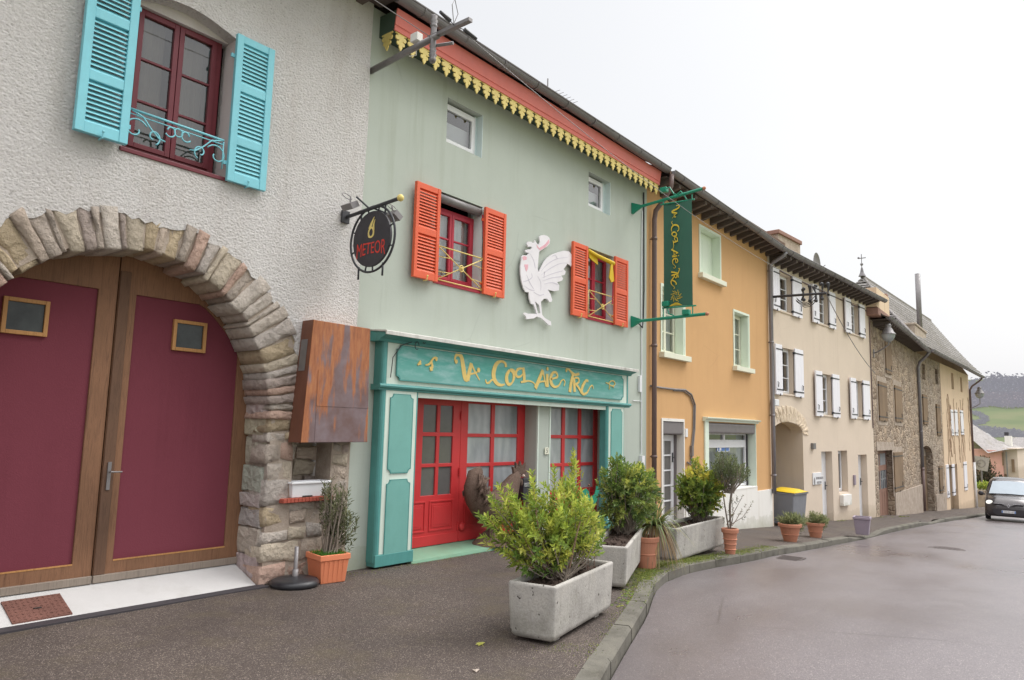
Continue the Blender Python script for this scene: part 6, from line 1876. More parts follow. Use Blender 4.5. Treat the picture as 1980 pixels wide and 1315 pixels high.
def bush(root, base, shape, n_tw, per, L, W, cols, rnd, bias=None, wood=None, leafname='foliage', core=.35, up=.5, spread=.07, lift=.0):
    """twigs spread through a crown volume; whorls of small leaves along each twig. shape(rnd) -> twig tip"""
    lf = MB(); wd = MB()
    for i in range(n_tw):
        tip = shape(rnd)
        b = Vector(base) + Vector((rnd.uniform(-1, 1), rnd.uniform(-1, 1), 0)) * spread
        out = (tip - Vector(base) - Vector((0, 0, lift))); 
        dirn = (out.normalized() + Vector((rnd.uniform(-.55, .55), rnd.uniform(-.55, .55), up + rnd.uniform(-.3, .3)))).normalized()
        if i % 6 == 0:
            m1 = b.lerp(tip, .5) + Vector((rnd.uniform(-.05, .05), rnd.uniform(-.05, .05), -.03))
            wd.tube([b, m1, tip], [.009, .006, .003], 4, cap=False)
        ln = rnd.uniform(.7, 1.3) * L * 2.4
        c0 = rnd.choice(cols) if bias is None else bias(tip, rnd)
        for k in range(per):
            t = (k + rnd.random() * .6) / per
            p = tip - dirn * ln * (1 - t)
            a = k * 2.4 + rnd.random()
            o1 = dirn.orthogonal().normalized(); o2 = dirn.cross(o1)
            rad = o1 * math.cos(a) + o2 * math.sin(a)
            d = (rad * (1.0 - .5 * t) + dirn * (.45 + .7 * t))
            v = rnd.uniform(.72, 1.22) * (.7 + .4 * t)
            leaf_at(lf, p, d, dirn, L * rnd.uniform(.7, 1.2), W * rnd.uniform(.8, 1.2), tuple(min(1, c * v) for c in c0))
    lf.build(leafname, M['leaf'], root, recalc=False)
    if wd.v: wd.build('branch', wood or M['greywood'], root, recalc=False)


def blob_shape(blobs, shell=.55):
    tot = sum(b[1][0] * b[1][1] * b[1][2] for b in blobs)
    def f(r):
        t = r.random() * tot
        for c, s in blobs:
            t -= s[0] * s[1] * s[2]
            if t <= 0: break
        while True:
            v = Vector((r.uniform(-1, 1), r.uniform(-1, 1), r.uniform(-1, 1)))
            if shell * r.random() < v.length <= 1: break
        return Vector((c[0] + v.x * s[0], c[1] + v.y * s[1], c[2] + v.z * s[2]))
    return f


def concrete_trough(root, L, Wd, H):
    mb = MB(); hl, hw = L / 2, Wd / 2; ch = .05
    def ring(k, z): return [(-hl + k, -hw + k, z), (hl - k, -hw + k, z), (hl - k, hw - k, z), (-hl + k, hw - k, z)]
    rs = [ring(.05, .03), ring(.02, .062), ring(.0, H), ring(.045, H), ring(.05, H - .09)]
    V = [p for r in rs for p in r]; F = [(3, 2, 1, 0)]
    for i in range(4):
        for k in range(4):
            l = (k + 1) % 4; F.append((i * 4 + k, i * 4 + l, i * 4 + 4 + l, i * 4 + 4 + k))
    F.append((16, 17, 18, 19)); mb.add(V, F)
    tr = mb.build('trough', M['concrete'], root, bevel=.022, seg=3)
    ft = MB()
    for sx in (-1, 1): ft.box(sx * hl * .66 - .05, sx * hl * .66 + .05, -hw + .08, hw - .08, 0, .04)
    ft.build('foot', M['concrete'], root)
    so = MB(); n, m = 22, 10; V = []; F = []; r_ = random.Random(int(L * 100))
    for i in range(n + 1):
        for j in range(m + 1):
            V.append((-hl + .05 + (L - .1) * i / n, -hw + .05 + (Wd - .1) * j / m, H - .055 + r_.uniform(-.012, .022)))
    for i in range(n):
        for j in range(m): F.append((i * (m + 1) + j, (i + 1) * (m + 1) + j, (i + 1) * (m + 1) + j + 1, i * (m + 1) + j + 1))
    so.add(V, F)
    for k in range(60):
        so.ball((r_.uniform(-hl + .09, hl - .09), r_.uniform(-hw + .08, hw - .08), H - .04), r_.uniform(.008, .02), 5, 4)
    so.build('soil', M['soil'], root, recalc=False)


def trough_from(a, b, side, Hh):
    """a, b: the two street-side bottom corners; width to the left of a->b"""
    d = (b - a); ang = math.atan2(d.y, d.x); L = Vector((d.x, d.y)).length
    n = Vector((-math.sin(ang), math.cos(ang), 0)); c = (a + b) / 2 + n * side / 2
    return Vector((c.x, c.y, gz(c.x))), ang, L


# trough 1 (foreground)
a, b = gnd(1073, 1254), gnd(1186, 1186)
c, ang, L = trough_from(a, b, .43, .45); H1 = .47
t1 = thing('planter_trough', 'long concrete trough nearest the camera with a bright lime green bush', 'planter', c, ang, group='concrete planter troughs on the pavement')
concrete_trough(t1, L + .02, .43, H1)
r1_ = random.Random(21)
bl = [((-.30, .10, .80), (.46, .34, .30)), ((-.12, .05, 1.00), (.46, .34, .24)), ((.20, .0, .78), (.36, .30, .28)), ((-.58, .30, .92), (.26, .24, .26)), ((-.62, .34, 1.10), (.14, .14, .12)), ((.42, -.04, .74), (.26, .24, .20)), ((-.40, .10, .60), (.28, .24, .12)), ((-.12, .1, 1.16), (.20, .16, .14)), ((.42, .10, 1.20), (.15, .12, .24)), ((.46, .12, 1.38), (.09, .08, .12)), ((.22, .05, 1.10), (.18, .14, .16)), ((-.62, .2, .72), (.18, .16, .10))]
bush(t1, (-.12, 0, H1 - .05), blob_shape(bl, .35), 430, 12, .066, .023, LC['lime'], r1_,
     bias=lambda p, r: r.choice(LC['lime'][:4]) if p.z > .75 or r.random() < .5 else r.choice(LC['lime'][2:]), up=.30, spread=.1, lift=.28)
shoots = [(-.70, .30, 1.22), (-.62, .42, 1.10), (-.80, .35, .98), (-.45, .12, 1.26), (-.30, .2, 1.32), (-.05, .1, 1.36), (.10, .0, 1.26), (.44, .12, 1.50), (.36, .06, 1.40), (.52, .14, 1.38), (.60, .0, 1.0), (.66, -.1, .82), (-.74, .2, .70), (.26, .1, 1.22), (-.52, .3, 1.2), (.30, -.02, 1.14), (.72, -.06, .70), (-.15, -.25, 1.1), (-.66, .1, .86)]
lf = MB(); bb = MB()
for sx_, sy_, sz_ in shoots:
    b0 = Vector((sx_ * .35 - .08, sy_ * .4, H1 + .05)); tp = Vector((sx_, sy_, sz_)); md = b0.lerp(tp, .55) + Vector((r1_.uniform(-.04, .04), 0, -.03))
    bb.tube([b0, md, tp], [.009, .007, .003], 4); ax = (tp - md).normalized(); o1 = ax.orthogonal().normalized(); o2 = ax.cross(o1)
    for j in range(34):
        t = 1 - .62 * (j / 34); a = j * 2.4; p = md.lerp(tp, t) if t > .1 else md
        rad = o1 * math.cos(a) + o2 * math.sin(a); c0 = r1_.choice(LC['lime'][:4]); v = r1_.uniform(.85, 1.2)
        leaf_at(lf, p, rad * .8 + ax * (.35 + .6 * t), ax, .066 * r1_.uniform(.7, 1.15), .022, tuple(min(1, q_ * v) for q_ in c0))
lf.build('shoot_leaves', M['leaf'], t1, recalc=False); bb.build('shoot', M['creeper'], t1)
bb = MB(); lf = MB()
for k in range(5):
    x0 = .30 + .07 * k; y0 = r1_.uniform(-.1, .1); hgt = r1_.uniform(.2, .42)
    bb.tube([(x0, y0, H1 - .05), (x0 + .03, y0, H1 + hgt * .5), (x0 + r1_.uniform(-.03, .09), y0, H1 + hgt)], .004, 4)
    for j in range(7): leaf_at(lf, Vector((x0 + .02, y0, H1 + hgt * (j + 1) / 7)), Vector((r1_.uniform(-1, 1), r1_.uniform(-1, 1), .6)), Vector((0, 0, 1)), .04, .016, r1_.choice(LC['lime'] + [srgb(120, 50, 50)]))
bb.build('bare_stem', M['reddoor'], t1); lf.build('small_leaves', M['leaf'], t1, recalc=False)

# trough 2
a, b = gnd(1213, 1144), gnd(1243, 1097)
c, ang, L = trough_from(a, b, .42, .45)
t2 = thing('planter_trough', 'concrete trough holding a big rounded dark green bush', 'planter', c, ang, group='concrete planter troughs on the pavement')
concrete_trough(t2, L, .42, .47)
r2_ = random.Random(22)
bl = [((.62, -.04, .88), (.60, .44, .38)), ((.55, .0, 1.14), (.46, .38, .26)), ((1.02, -.08, .96), (.44, .40, .36)), ((.45, .0, .66), (.42, .32, .18)), ((.30, .05, 1.32), (.18, .15, .13)), ((1.1, -.08, .70), (.38, .34, .22)), ((.92, -.02, 1.22), (.28, .24, .14))]
bush(t2, (.5, 0, .42), blob_shape(bl, .45), 700, 11, .064, .025, LC['dark'], r2_, bias=lambda p, r: r.choice(LC['dark'] if r.random() < .6 else LC['lime'][2:]) if p.z > 1.05 else r.choice(LC['dark']), up=.15, lift=.5)
# trough 3
a, b = gnd(1309, 1085), gnd(1403, 1066)
c, ang, L = trough_from(a, b, .45, .45)
t3 = thing('planter_trough', 'concrete trough with a yellow and green variegated bush', 'planter', c, ang, group='concrete planter troughs on the pavement')
concrete_trough(t3, L, .45, .50)
r3_ = random.Random(23)
bl = [((.48, 0, .98), (.50, .40, .34)), ((.44, 0, .74), (.46, .34, .22)), ((.34, 0, 1.28), (.22, .2, .18)), ((.80, -.05, 1.0), (.30, .28, .3)), ((.10, .0, 1.02), (.28, .25, .28)), ((.58, 0, 1.26), (.2, .2, .14))]
bush(t3, (.42, 0, .45), blob_shape(bl, .45), 540, 10, .066, .036, LC['varie'], r3_, bias=lambda p, r: r.choice([LC['varie'][0], LC['varie'][3], LC['varie'][4]]) if (p.x > .52 or p.z > 1.15) and r.random() < .75 else r.choice(LC['varie'][1:3] + [LC['varie'][4]]), up=.15, lift=.45)


def round_pot(root, r0, r1, h, mat, rim=.03, name='pot', bands=()):
    p = [(0, 0), (r0 * .98, 0), (r0, .012)]
    hh = h - .07
    for t, e in sorted(bands): p += [(r0 + (r1 - r0) * (t - .03), hh * (t - .03)), (r0 + (r1 - r0) * t + e, hh * t), (r0 + (r1 - r0) * (t + .03), hh * (t + .03))]
    p += [(r1, hh), (r1 + rim, hh + .008), (r1 + rim + .006, h - .012), (r1 + rim, h), (r1 - .005, h), (r1 - .015, h - .05)]
    o = MB().lathe(p, 28).build(name, mat, root, smooth=False, bevel=0)
    MB().lathe([(0, h - .045), (r1 - .012, h - .05)], 20).build('soil', M['soil'], root, recalc=False)
    return o


# pot with spiky grass plant between troughs 2 and 3
pc = gnd(1262, 1097, .02); pc.y += .1
p1 = thing('plant_pot', 'terracotta pot with a drooping spiky grass plant between two concrete troughs', 'plant pot', (pc.x, pc.y, gz(pc.x)))
round_pot(p1, .125, .155, .40, M['terracotta'], .012, bands=((.55, .008),))
sp_ = MB(); rs_ = random.Random(31)
for k in range(230):
    an = rs_.uniform(0, 6.28); dead = k < 90; ln = rs_.uniform(.35, .62) if dead else rs_.uniform(.4, .86)
    bx_ = Vector((.26 + .07 * math.cos(an), .02 + .07 * math.sin(an), .52)); d = Vector((math.cos(an), math.sin(an), 0)); V = []; F = []; n = 6
    rise = rs_.uniform(.1, .7) * (.25 if dead else 1)
    s_ = Vector((-d.y, d.x, 0))
    for i in range(n + 1):
        t = i / n
        p = bx_ + d * ln * (.62 * t) + Vector((0, 0, ln * (rise * 1.5 * t - (1.15 if dead else .55) * t * t)))
        w = .024 * (1 - t) ** .6 + .001
        V += [p + s_ * w * .5, p - s_ * w * .5]
    for i in range(n): F.append((2 * i, 2 * i + 1, 2 * i + 3, 2 * i + 2))
    cc = rs_.choice([srgb(150, 128, 96), srgb(168, 146, 108)]) if dead else rs_.choice([srgb(112, 128, 78), srgb(132, 146, 88), srgb(92, 112, 66), srgb(152, 152, 96)])
    sp_.add(V, F, tuple(c * rs_.uniform(.8, 1.15) for c in cc))
sp_.build('grass_blades', M['leaf'], p1, recalc=False)

# tall slim pot with small wispy tree beside trough 3
pc = gnd(1412, 1072, .0)
p2 = thing('plant_pot', 'tall terracotta urn with a thin wispy tree at the end of the third trough', 'plant pot', (pc.x, pc.y, gz(pc.x)))
round_pot(p2, .075, .11, .40, M['terracotta'], .02, bands=((.25, .012), (.5, .01), (.72, .012)))
r4_ = random.Random(41)
tk = MB()
for k in range(3):
    a = k * 2.1
    tk.tube([(.02 * math.cos(a), .02 * math.sin(a), .4), (-.06 + .05 * math.cos(a), .05 * math.sin(a), .75), (-.02 + .12 * math.cos(a), .1 * math.sin(a), 1.05), (.15 * math.cos(a), .14 * math.sin(a), 1.35)], [.014, .012, .009, .004], 5)
tk.build('trunk', M['greywood'], p2)
bl = [((.05, 0, 1.32), (.42, .30, .20)), ((-.15, 0, 1.45), (.26, .22, .18)), ((.42, .0, 1.30), (.3, .2, .12))]
bush(p2, (-.02, 0, .95), blob_shape(bl, .2), 230, 8, .052, .020, LC['grey'], r4_)
bl = [((.2, -.05, .75), (.4, .25, .35))]
bush(p2, (0, 0, .45), blob_shape(bl, .2), 22, 6, .04, .014, LC['olive'], r4_, leafname='loose_leaves')

# two terracotta bowls and the lavender pot further along
for px, py, lab, r0, r1, h, mt in ((1528, 1047, 'wide terracotta pot with trailing grey green plants, nearer the camera', .125, .20, .36, 'terracotta'), (1577, 1039, 'smaller terracotta pot behind the wide terracotta pot', .12, .17, .33, 'terracotta')):
    pc = gnd(px, py); 
    o_ = thing('plant_pot', lab, 'plant pot', (pc.x, pc.y, gz(pc.x)), group='terracotta pots before the beige house')
    round_pot(o_, r0, r1, h, M[mt], .03, bands=((.5, .012),))
    rr = random.Random(px)
    bush(o_, (.1, 0, h - .08), blob_shape([((.12, 0, h + .07), (.36, .28, .12)), ((.3, 0, h + .0), (.26, .2, .14)), ((.0, 0, h + .12), (.2, .2, .1))], .2), 190, 9, .10, .02, [srgb(150, 156, 112), srgb(134, 142, 98), srgb(164, 164, 120), srgb(118, 126, 86)], rr)
pc = gnd(1668, 1033)
o_ = thing('plant_pot', 'empty lavender grey square pot standing alone on the pavement edge', 'plant pot', (pc.x, pc.y, gz(pc.x)), .15)
q = MB(); trough_mesh(q, .39, .39, .44, .025, .05, 0.0, .012, .06); q.build('pot', M['lavender'], o_, bevel=.02)
MB().box(-.15, .15, -.15, .15, .36, .38).build('soil', M['soil'], o_)

# square orange plastic planter with olive-like shrub, by the stone pier
a, b = gnd(614, 1128), gnd(676, 1132)
c = Vector(((a.x + b.x) / 2, (a.y + b.y) / 2, 0)); ang = math.atan2(b.y - a.y, b.x - a.x)
oc = gnd(652, 1118); 
op = thing('plant_pot', 'square orange plastic planter with a straggly olive green shrub', 'plant pot', (5.0, -.27, gz(5)), -.16)
q = MB(); S = .33
trough_mesh(q, .345, .345, .30, .014, .03, 0, .006, .06)
for sd in range(4):
    for k in range(5):
        u_ = -.11 + .055 * k; w_ = .012
        t_ = MB().add([(u_ - w_, -.148, .02), (u_ + w_, -.148, .02), (u_ + w_, -.172, .235), (u_ - w_, -.172, .235)], [(0, 1, 2, 3)])
        t_.xf(lambda v: (v[0] * math.cos(sd * math.pi / 2) - (v[1]) * math.sin(sd * math.pi / 2), v[0] * math.sin(sd * math.pi / 2) + v[1] * math.cos(sd * math.pi / 2), v[2])); q.add(t_.v, t_.f)
q.build('planter', M['orangeplastic'], op, bevel=.006)
MB().box(-.15, .15, -.15, .15, .25, .27).build('soil', M['soil'], op)
r5_ = random.Random(51); wd = MB()
for k in range(9):
    an = k * .7; tp = Vector((.05 + .2 * math.cos(an) * r5_.random(), .12 * math.sin(an), .75 + .38 * r5_.random()))
    wd.tube([(.04 * math.cos(an), .04 * math.sin(an), .25), Vector((.04 * math.cos(an), .04 * math.sin(an), .25)).lerp(tp, .5) + Vector((r5_.uniform(-.03, .03), 0, 0)), tp], [.011, .008, .003], 5)
wd.build('stem', M['greywood'], op)
bush(op, (.03, 0, .3), blob_shape([((.06, .0, .78), (.18, .15, .32)), ((.18, .0, .62), (.18, .12, .18)), ((-.02, 0, 1.02), (.10, .08, .12)), ((.24, 0, .48), (.12, .08, .1))], .1), 170, 8, .058, .016, [srgb(132, 138, 100), srgb(120, 126, 90), srgb(146, 148, 112), srgb(104, 110, 76)], r5_)
gq = MB()
for k in range(340):
    p = Vector((r5_.uniform(-.15, .19), r5_.uniform(-.16, .16), .27)); leaf_at(gq, p, Vector((r5_.uniform(-.6, .6), r5_.uniform(-.6, .6), 1)), Vector((1, 0, 0)), r5_.uniform(.03, .07), .012, r5_.choice([srgb(96, 150, 62), srgb(116, 168, 70), srgb(78, 128, 54)]))
gq.build('ground_cover', M['leaf'], op, recalc=False)

# parasol base
ub = thing('parasol_base', 'round black parasol base with a short steel tube beside the ramp', 'parasol base', (4.60, -.26, gz(4.6)))
MB().lathe([(0, 0), (.235, 0), (.25, .02), (.25, .04), (.235, .065), (.20, .078), (.09, .092), (.05, .10), (0, .10)], 40).build('base', M['rubber'], ub, smooth=True)
MB().lathe([(.022, .09), (.022, .40), (.018, .40), (.018, .1)], 16).lathe([(.032, .09), (.032, .17), (.022, .17)], 16).build('tube', M['galv'], ub, smooth=True)

# ================================================================== WOODEN ROOSTER
ry = -.02
def rp_(x, y): 
    q = FA.p(x, y, -ry); return Vector((q[0], ry, q[1]))
base_p = rp_(950, 1055)
wr = thing('rooster_sculpture', 'carved brown wooden rooster sculpture standing in front of the shop doors', 'sculpture', (rp_(955, 1040).x, ry, .0))
RX = rp_(955, 1040).x
L_ = lambda x, y: rp_(x, y) - Vector((RX, ry, 0))
spine = [(930, 908), (919, 920), (917, 938), (922, 958), (934, 976), (950, 984), (968, 976), (980, 958), (988, 941), (995, 927), (1002, 916)]
k = .0066
ra = [9, 22, 28, 31, 33, 36, 36, 31, 24, 17, 9]
b = MB(); b.sweep([L_(*p) for p in spine], [r * k for r in ra], [r * k * s for r, s in zip(ra, (.5, .55, .6, .75, .85, .9, .85, .8, .75, .75, .8))], (0, 1, 0), 22)
b.ball(tuple(L_(950, 988)), .24, 16, 10, sc=(1.1, .75, .8))
rw = random.Random(9)
for i in range(70):
    s_ = -1 if rw.random() < .7 else 1; t = rw.random()
    p = L_(915 + 72 * t + rw.uniform(-4, 6), 930 + 52 * math.sin(t * 2.6) + rw.uniform(-16, 14)); p.y = s_ * rw.uniform(.13, .185)
    b.sweep([p, p + Vector((-.05, s_ * .012, -.05)), p + Vector((-.085, -s_ * .03, -.12))], [.020, .026, .004], [.010, .010, .002], (0, 1, 0), 6)
for i in range(6):
    b.tube([L_(938 - i * 3, 982 - i * 7) + Vector((0, -.16, 0)), L_(922 - i * 1, 962 - i * 5) + Vector((0, -.17, 0)), L_(913 + i * 3, 940 - i * 3) + Vector((0, -.14, 0)), L_(918 + i * 4, 914 + i * 2) + Vector((0, -.09, 0))], [.014, .024, .024, .008], 6)
bo = b.build('body', M['carved'], wr, smooth=True)
cmb = MB(); cp = [L_(*p) for p in ((992, 915), (990, 902), (996, 906), (996, 893), (1002, 902), (1005, 891), (1009, 903), (1015, 894), (1014, 908), (1018, 912), (1008, 918))]
cmb.fill([[(p.x, p.z) for p in cp]], -.02, .04); cmb.build('comb', M['carved'], wr, bevel=.008)
bk_ = MB(); hb_ = L_(1009, 919); bk_.tube([hb_, hb_ + Vector((.055, 0, -.012)), hb_ + Vector((.085, 0, -.035))], [.028, .020, .004], 8); bk_.build('beak', M['palebeak'] if 'palebeak' in M else M['plinth'], wr, smooth=True)
wt = MB(); wp = L_(1008, 933); wt.ball(tuple(wp), .05, 10, 7, sc=(.6, .5, 1.15)); wt.ball(tuple(L_(1003, 929)), .045, 8, 6, sc=(.6, .8, 1)); wt.build('wattle', M['carved'], wr, smooth=True)
ey_ = MB()
for s_ in (-1, 1): ey_.ball((L_(1001, 915).x, s_ * .042, L_(1001, 915).z), .012, 8, 6)
ey_.build('eye', M['black'], wr)
for s_ in (-1, 1):
    lg = MB(); a0 = L_(948 + 6 * s_, 1000); lg.tube([a0 + Vector((0, s_ * .07, 0)), a0 + Vector((.02, s_ * .07, -.12)), a0 + Vector((-.01, s_ * .07, -.22)), a0 + Vector((.0, s_ * .07, -.34))], [.055, .035, .024, .026], 8)
    for an in (-.5, 0, .5, 3.1): lg.tube([a0 + Vector((0, s_ * .07, -.33)), a0 + Vector((.10 * math.cos(an), s_ * .07 + .10 * math.sin(an), -.38))], [.02, .008], 6)
    lg.build('leg', M['carved'], wr, smooth=True)
mb = MB(); n, m = 20, 7; V = []; F = []
for i in range(m + 1):
    t = i / m
    for j in range(n):
        an = 2 * math.pi * j / n; r = (1 - .62 * t) * (1 + .10 * math.sin(3 * an) + .05 * math.sin(7 * an + 2)); V.append((-.0 + .36 * r * math.cos(an), .24 * r * math.sin(an), .02 + .20 * t ** .8 + .01 * math.sin(5 * an)))
for i in range(m):
    for j in range(n): F.append((i * n + j, i * n + (j + 1) % n, (i + 1) * n + (j + 1) % n, (i + 1) * n + j))
F.append(tuple(m * n + j for j in range(n))); mb.add(V, F); mb.build('mound', M['carved'], wr, smooth=True)

# flat green rooster stake
gpos = gnd(1133, 1060, -.02)
rsX, rsY = gpos.x + .35, gpos.y + .12
rs = thing('garden_stake', 'flat green metal rooster on a thin rod in front of the right shop window', 'garden stake', (rsX, rsY, gz(rsX) - .02))
def stk(px, py):
    fr_ = Frame(0, rsY, 0); q = fr_.p(px, py, 0); return q[0] - rsX, q[1] - gz(rsX) + .02
rod0 = stk(1134, 992)
MB().tube([(stk(1133, 1060)[0], 0, 0), (rod0[0], 0, rod0[1])], .008, 6).tube([(rod0[0] - .14, 0, stk(1130, 1003)[1]), (rod0[0] + .02, 0, stk(1130, 1003)[1])], .005, 4).build('rod', M['iron'], rs)
SIL = [(1136, 993), (1133, 985), (1127, 976), (1123, 965), (1123, 953), (1128, 946), (1134, 945), (1138, 950), (1140, 960), (1144, 962), (1150, 955), (1152, 946), (1153, 939), (1157, 938), (1160, 944), (1158, 950), (1156, 956), (1154, 968), (1149, 978), (1144, 984), (1142, 993)]
MB().fill([[stk(*p) for p in SIL]], -.006, .012).build('silhouette', M['tealiron'], rs, bevel=.001)
fin = stk(1139, 938); MB().ball((fin[0], 0, fin[1]), .018, 8, 6).tube([(fin[0], 0, fin[1]), (stk(1139, 960)[0], 0, stk(1139, 960)[1])], .006, 5).build('finial', M['reddoor'], rs)
sc_ = thing('wire_ornament', 'thin curled wire ornament beside the flat green rooster', 'ornament', (rsX + .35, rsY, gz(rsX)))
MB().tube([(0, 0, 0), (-.03, 0, .3), (-.02, 0, .5), (.06, 0, .7), (.12, 0, .85)], .004, 4).tube([(0, 0, .25), (-.12, 0, .3), (-.2, 0, .28)], .004, 4).build('wire', M['iron'], sc_)

# ================================================================== BIN
bp = FB.w(1.0, -.05, 0)
bn = thing('wheelie_bin', 'grey wheelie bin with a yellow lid in the arched passage', 'bin', (bp.x, bp.y, gz(bp.x)), FB.a)
q = MB(); w0, w1, d0, d1_, hb = .225, .255, .27, .34, .92
x_ = .0
V = [(-w0 * 1.9, -d0, .06), (w0 * 1.9, -d0, .06), (w0 * 1.9, d0, .06), (-w0 * 1.9, d0, .06), (-w1 * 1.9, -d1_, hb), (w1 * 1.9, -d1_, hb), (w1 * 1.9, d1_, hb), (-w1 * 1.9, d1_, hb)]
q.add(V, [(3, 2, 1, 0), (0, 1, 5, 4), (1, 2, 6, 5), (2, 3, 7, 6), (3, 0, 4, 7)]); q.build('body', M['binbody'], bn, bevel=.03, seg=3)
q = MB(); q.box(-w1 * 1.95, w1 * 1.95, -d1_ - .03, d1_ + .02, hb - .05, hb); q.build('rim', M['binbody'], bn, bevel=.015)
q = MB(); V = []; F = []; n = 12
for i in range(n + 1):
    t = i / n; x = -w1 * 1.98 + w1 * 3.96 * t; zc = hb + .012 + .08 * math.sin(math.pi * t) ** .7
    V += [(x, -d1_ - .04, hb + .006), (x, -d1_ * .6, zc), (x, d1_ * .6, zc + .02), (x, d1_ + .03, hb + .006)]
for i in range(n):
    for j in range(3): F.append((i * 4 + j, (i + 1) * 4 + j, (i + 1) * 4 + j + 1, i * 4 + j + 1))
q.add(V, F); q.build('lid', M['yellow'], bn, smooth=True)
for s_ in (-1,):
    q = MB(); q.lathe([(.05, -.03), (.13, -.03), (.14, 0), (.13, .03), (.05, .03)], 20); q.xf(lambda v: (-.36 + v[2] * .9, -.22 + v[0], .14 + v[1])); q.build('wheel', M['rubber'], bn)
    q = MB(); q.lathe([(.05, -.03), (.13, -.03), (.14, 0), (.13, .03), (.05, .03)], 20); q.xf(lambda v: (.36 + v[2] * .9, .22 + v[0], .14 + v[1])); q.build('wheel', M['rubber'], bn)

# ================================================================== STREET IRON, LEAVES, MOSS
dc = gnd(1530, 1080, -.11)
dg = thing('drain_grate', 'dark iron drain grate at the road edge', 'drain', (dc.x - .2, dc.y, road_z(dc.x, dc.y)), .05)
q = MB().box(-.42, .42, -.2, .2, .001, .010)
for k in range(10): q.box(-.38 + k * .08, -.335 + k * .08, -.16, .16, .011, .016)
q.build('grate', M['castiron'], dg)
mc = gnd(1830, 1062, -.1)
mh = thing('manhole_cover', 'round iron manhole cover in the damp road', 'manhole', (mc.x, mc.y, road_z(mc.x, mc.y)))
q = MB().lathe([(0, .006), (.33, .006), (.335, .003), (.35, .007), (.38, .007), (.385, .0)], 32)
for i in range(-4, 5):
    for j in range(-4, 5):
        if math.hypot(i, j) < 4: q.box(i * .075 - .025, i * .075 + .025, j * .075 - .025, j * .075 + .025, .006, .010)
q.build('cover', M['castiron'], mh, recalc=True)
m2 = gnd(1870, 1100, -.1)
ms_ = MB()
rm = random.Random(77)
def tuft(x, y, z, n, L, cols):
    for k in range(n):
        p = Vector((x + rm.gauss(0, .05), y + rm.gauss(0, .04), z)); leaf_at(ms_, p, Vector((rm.uniform(-1, 1), rm.uniform(-1, 1), rm.uniform(.3, 1))), Vector((0, 0, 1)), rm.uniform(.4, 1) * L, L * .4, rm.choice(cols))
MC = [srgb(110, 124, 52), srgb(132, 142, 62), srgb(88, 104, 44), srgb(146, 150, 70)]
for k in range(2600):
    t = rm.random(); x = 6.6 + 6.6 * t ** .8; y = kerb_y(x) + rm.uniform(.0, .16) + (rm.random() ** 2) * .22
    if 7.2 < x < 10.6 or rm.random() < .35: tuft(x, y, pav_z(x, max(y, kerb_y(x) + KW)) + .002, 6, .024, MC)
for k in range(70):
    x = rm.uniform(4.6, 6.3); tuft(x, kerb_y(x) + .16 + rm.uniform(0, .03), pav_z(x, kerb_y(x) + .2), 3, .02, MC)
for k in range(60):
    p = gnd(1085 + rm.gauss(0, 30), 1255 + rm.gauss(0, 6)); tuft(p.x, p.y, pav_z(p.x, p.y), 3, .014, MC)
for k in range(140):
    x = rm.uniform(5.2, 8.0); y = -.19 + rm.uniform(-.05, .02); tuft(x, y, pav_z(x, y), 2, .022, MC + [srgb(120, 100, 70), srgb(96, 82, 60)])
for k in range(40):
    x = rm.uniform(24, 32); y = FB.w(x - 19.6, 0, 0).y - .12; tuft(x, y, gz(x), 4, .06, MC)
for k in range(1100):
    x = 6.3 + 5.6 * rm.random(); 
    if mnoise.noise(Vector((x * 2.2, 0, 4))) < -.15: continue
    y = kerb_y(x) + rm.uniform(.02, .17) + rm.random() ** 3 * .25; r_ = rm.uniform(.006, .022)
    ms_.ball((x, y, pav_z(x, max(y, kerb_y(x) + KW)) + .002), r_, 6, 4, col=tuple(c * rm.uniform(.7, 1.05) for c in rm.choice(MC)), sc=(1.4, 1, .35))
o = ms_.build('moss', M['leaf'], recalc=False); tag(o, 'green moss and tiny weeds growing along the kerb and wall foot', 'moss', kind='stuff')
lfm = MB(); lp = gnd(932, 1247); lz = pav_z(lp.x, lp.y) + .004
rl = random.Random(4)
for k in range(5):
    an = k * .75 + .3; leaf_at(lfm, Vector((lp.x, lp.y, lz)), Vector((math.cos(an), math.sin(an), .12)), Vector((0, 0, 1)), .055, .03, srgb(206, 206, 110))
lfm.tube([(lp.x, lp.y, lz), (lp.x - .03, lp.y - .04, lz)], .002, 4, col=srgb(190, 180, 110))
tag(lfm.build('fallen_leaf', M['leaf'], recalc=False), 'pale yellow fallen leaf lying on the pavement before the first trough', 'leaf')
lfm = MB(); lp = gnd(921, 1301); lz = pav_z(lp.x, lp.y) + .004
for an in (.4, 1.2): leaf_at(lfm, Vector((lp.x, lp.y, lz)), Vector((math.cos(an), math.sin(an), .15)), Vector((0, 0, 1)), .06, .025, srgb(214, 200, 186))
tag(lfm.build('fallen_leaf', M['leaf'], recalc=False), 'dry whitish fallen leaf at the bottom edge of the pavement', 'leaf')

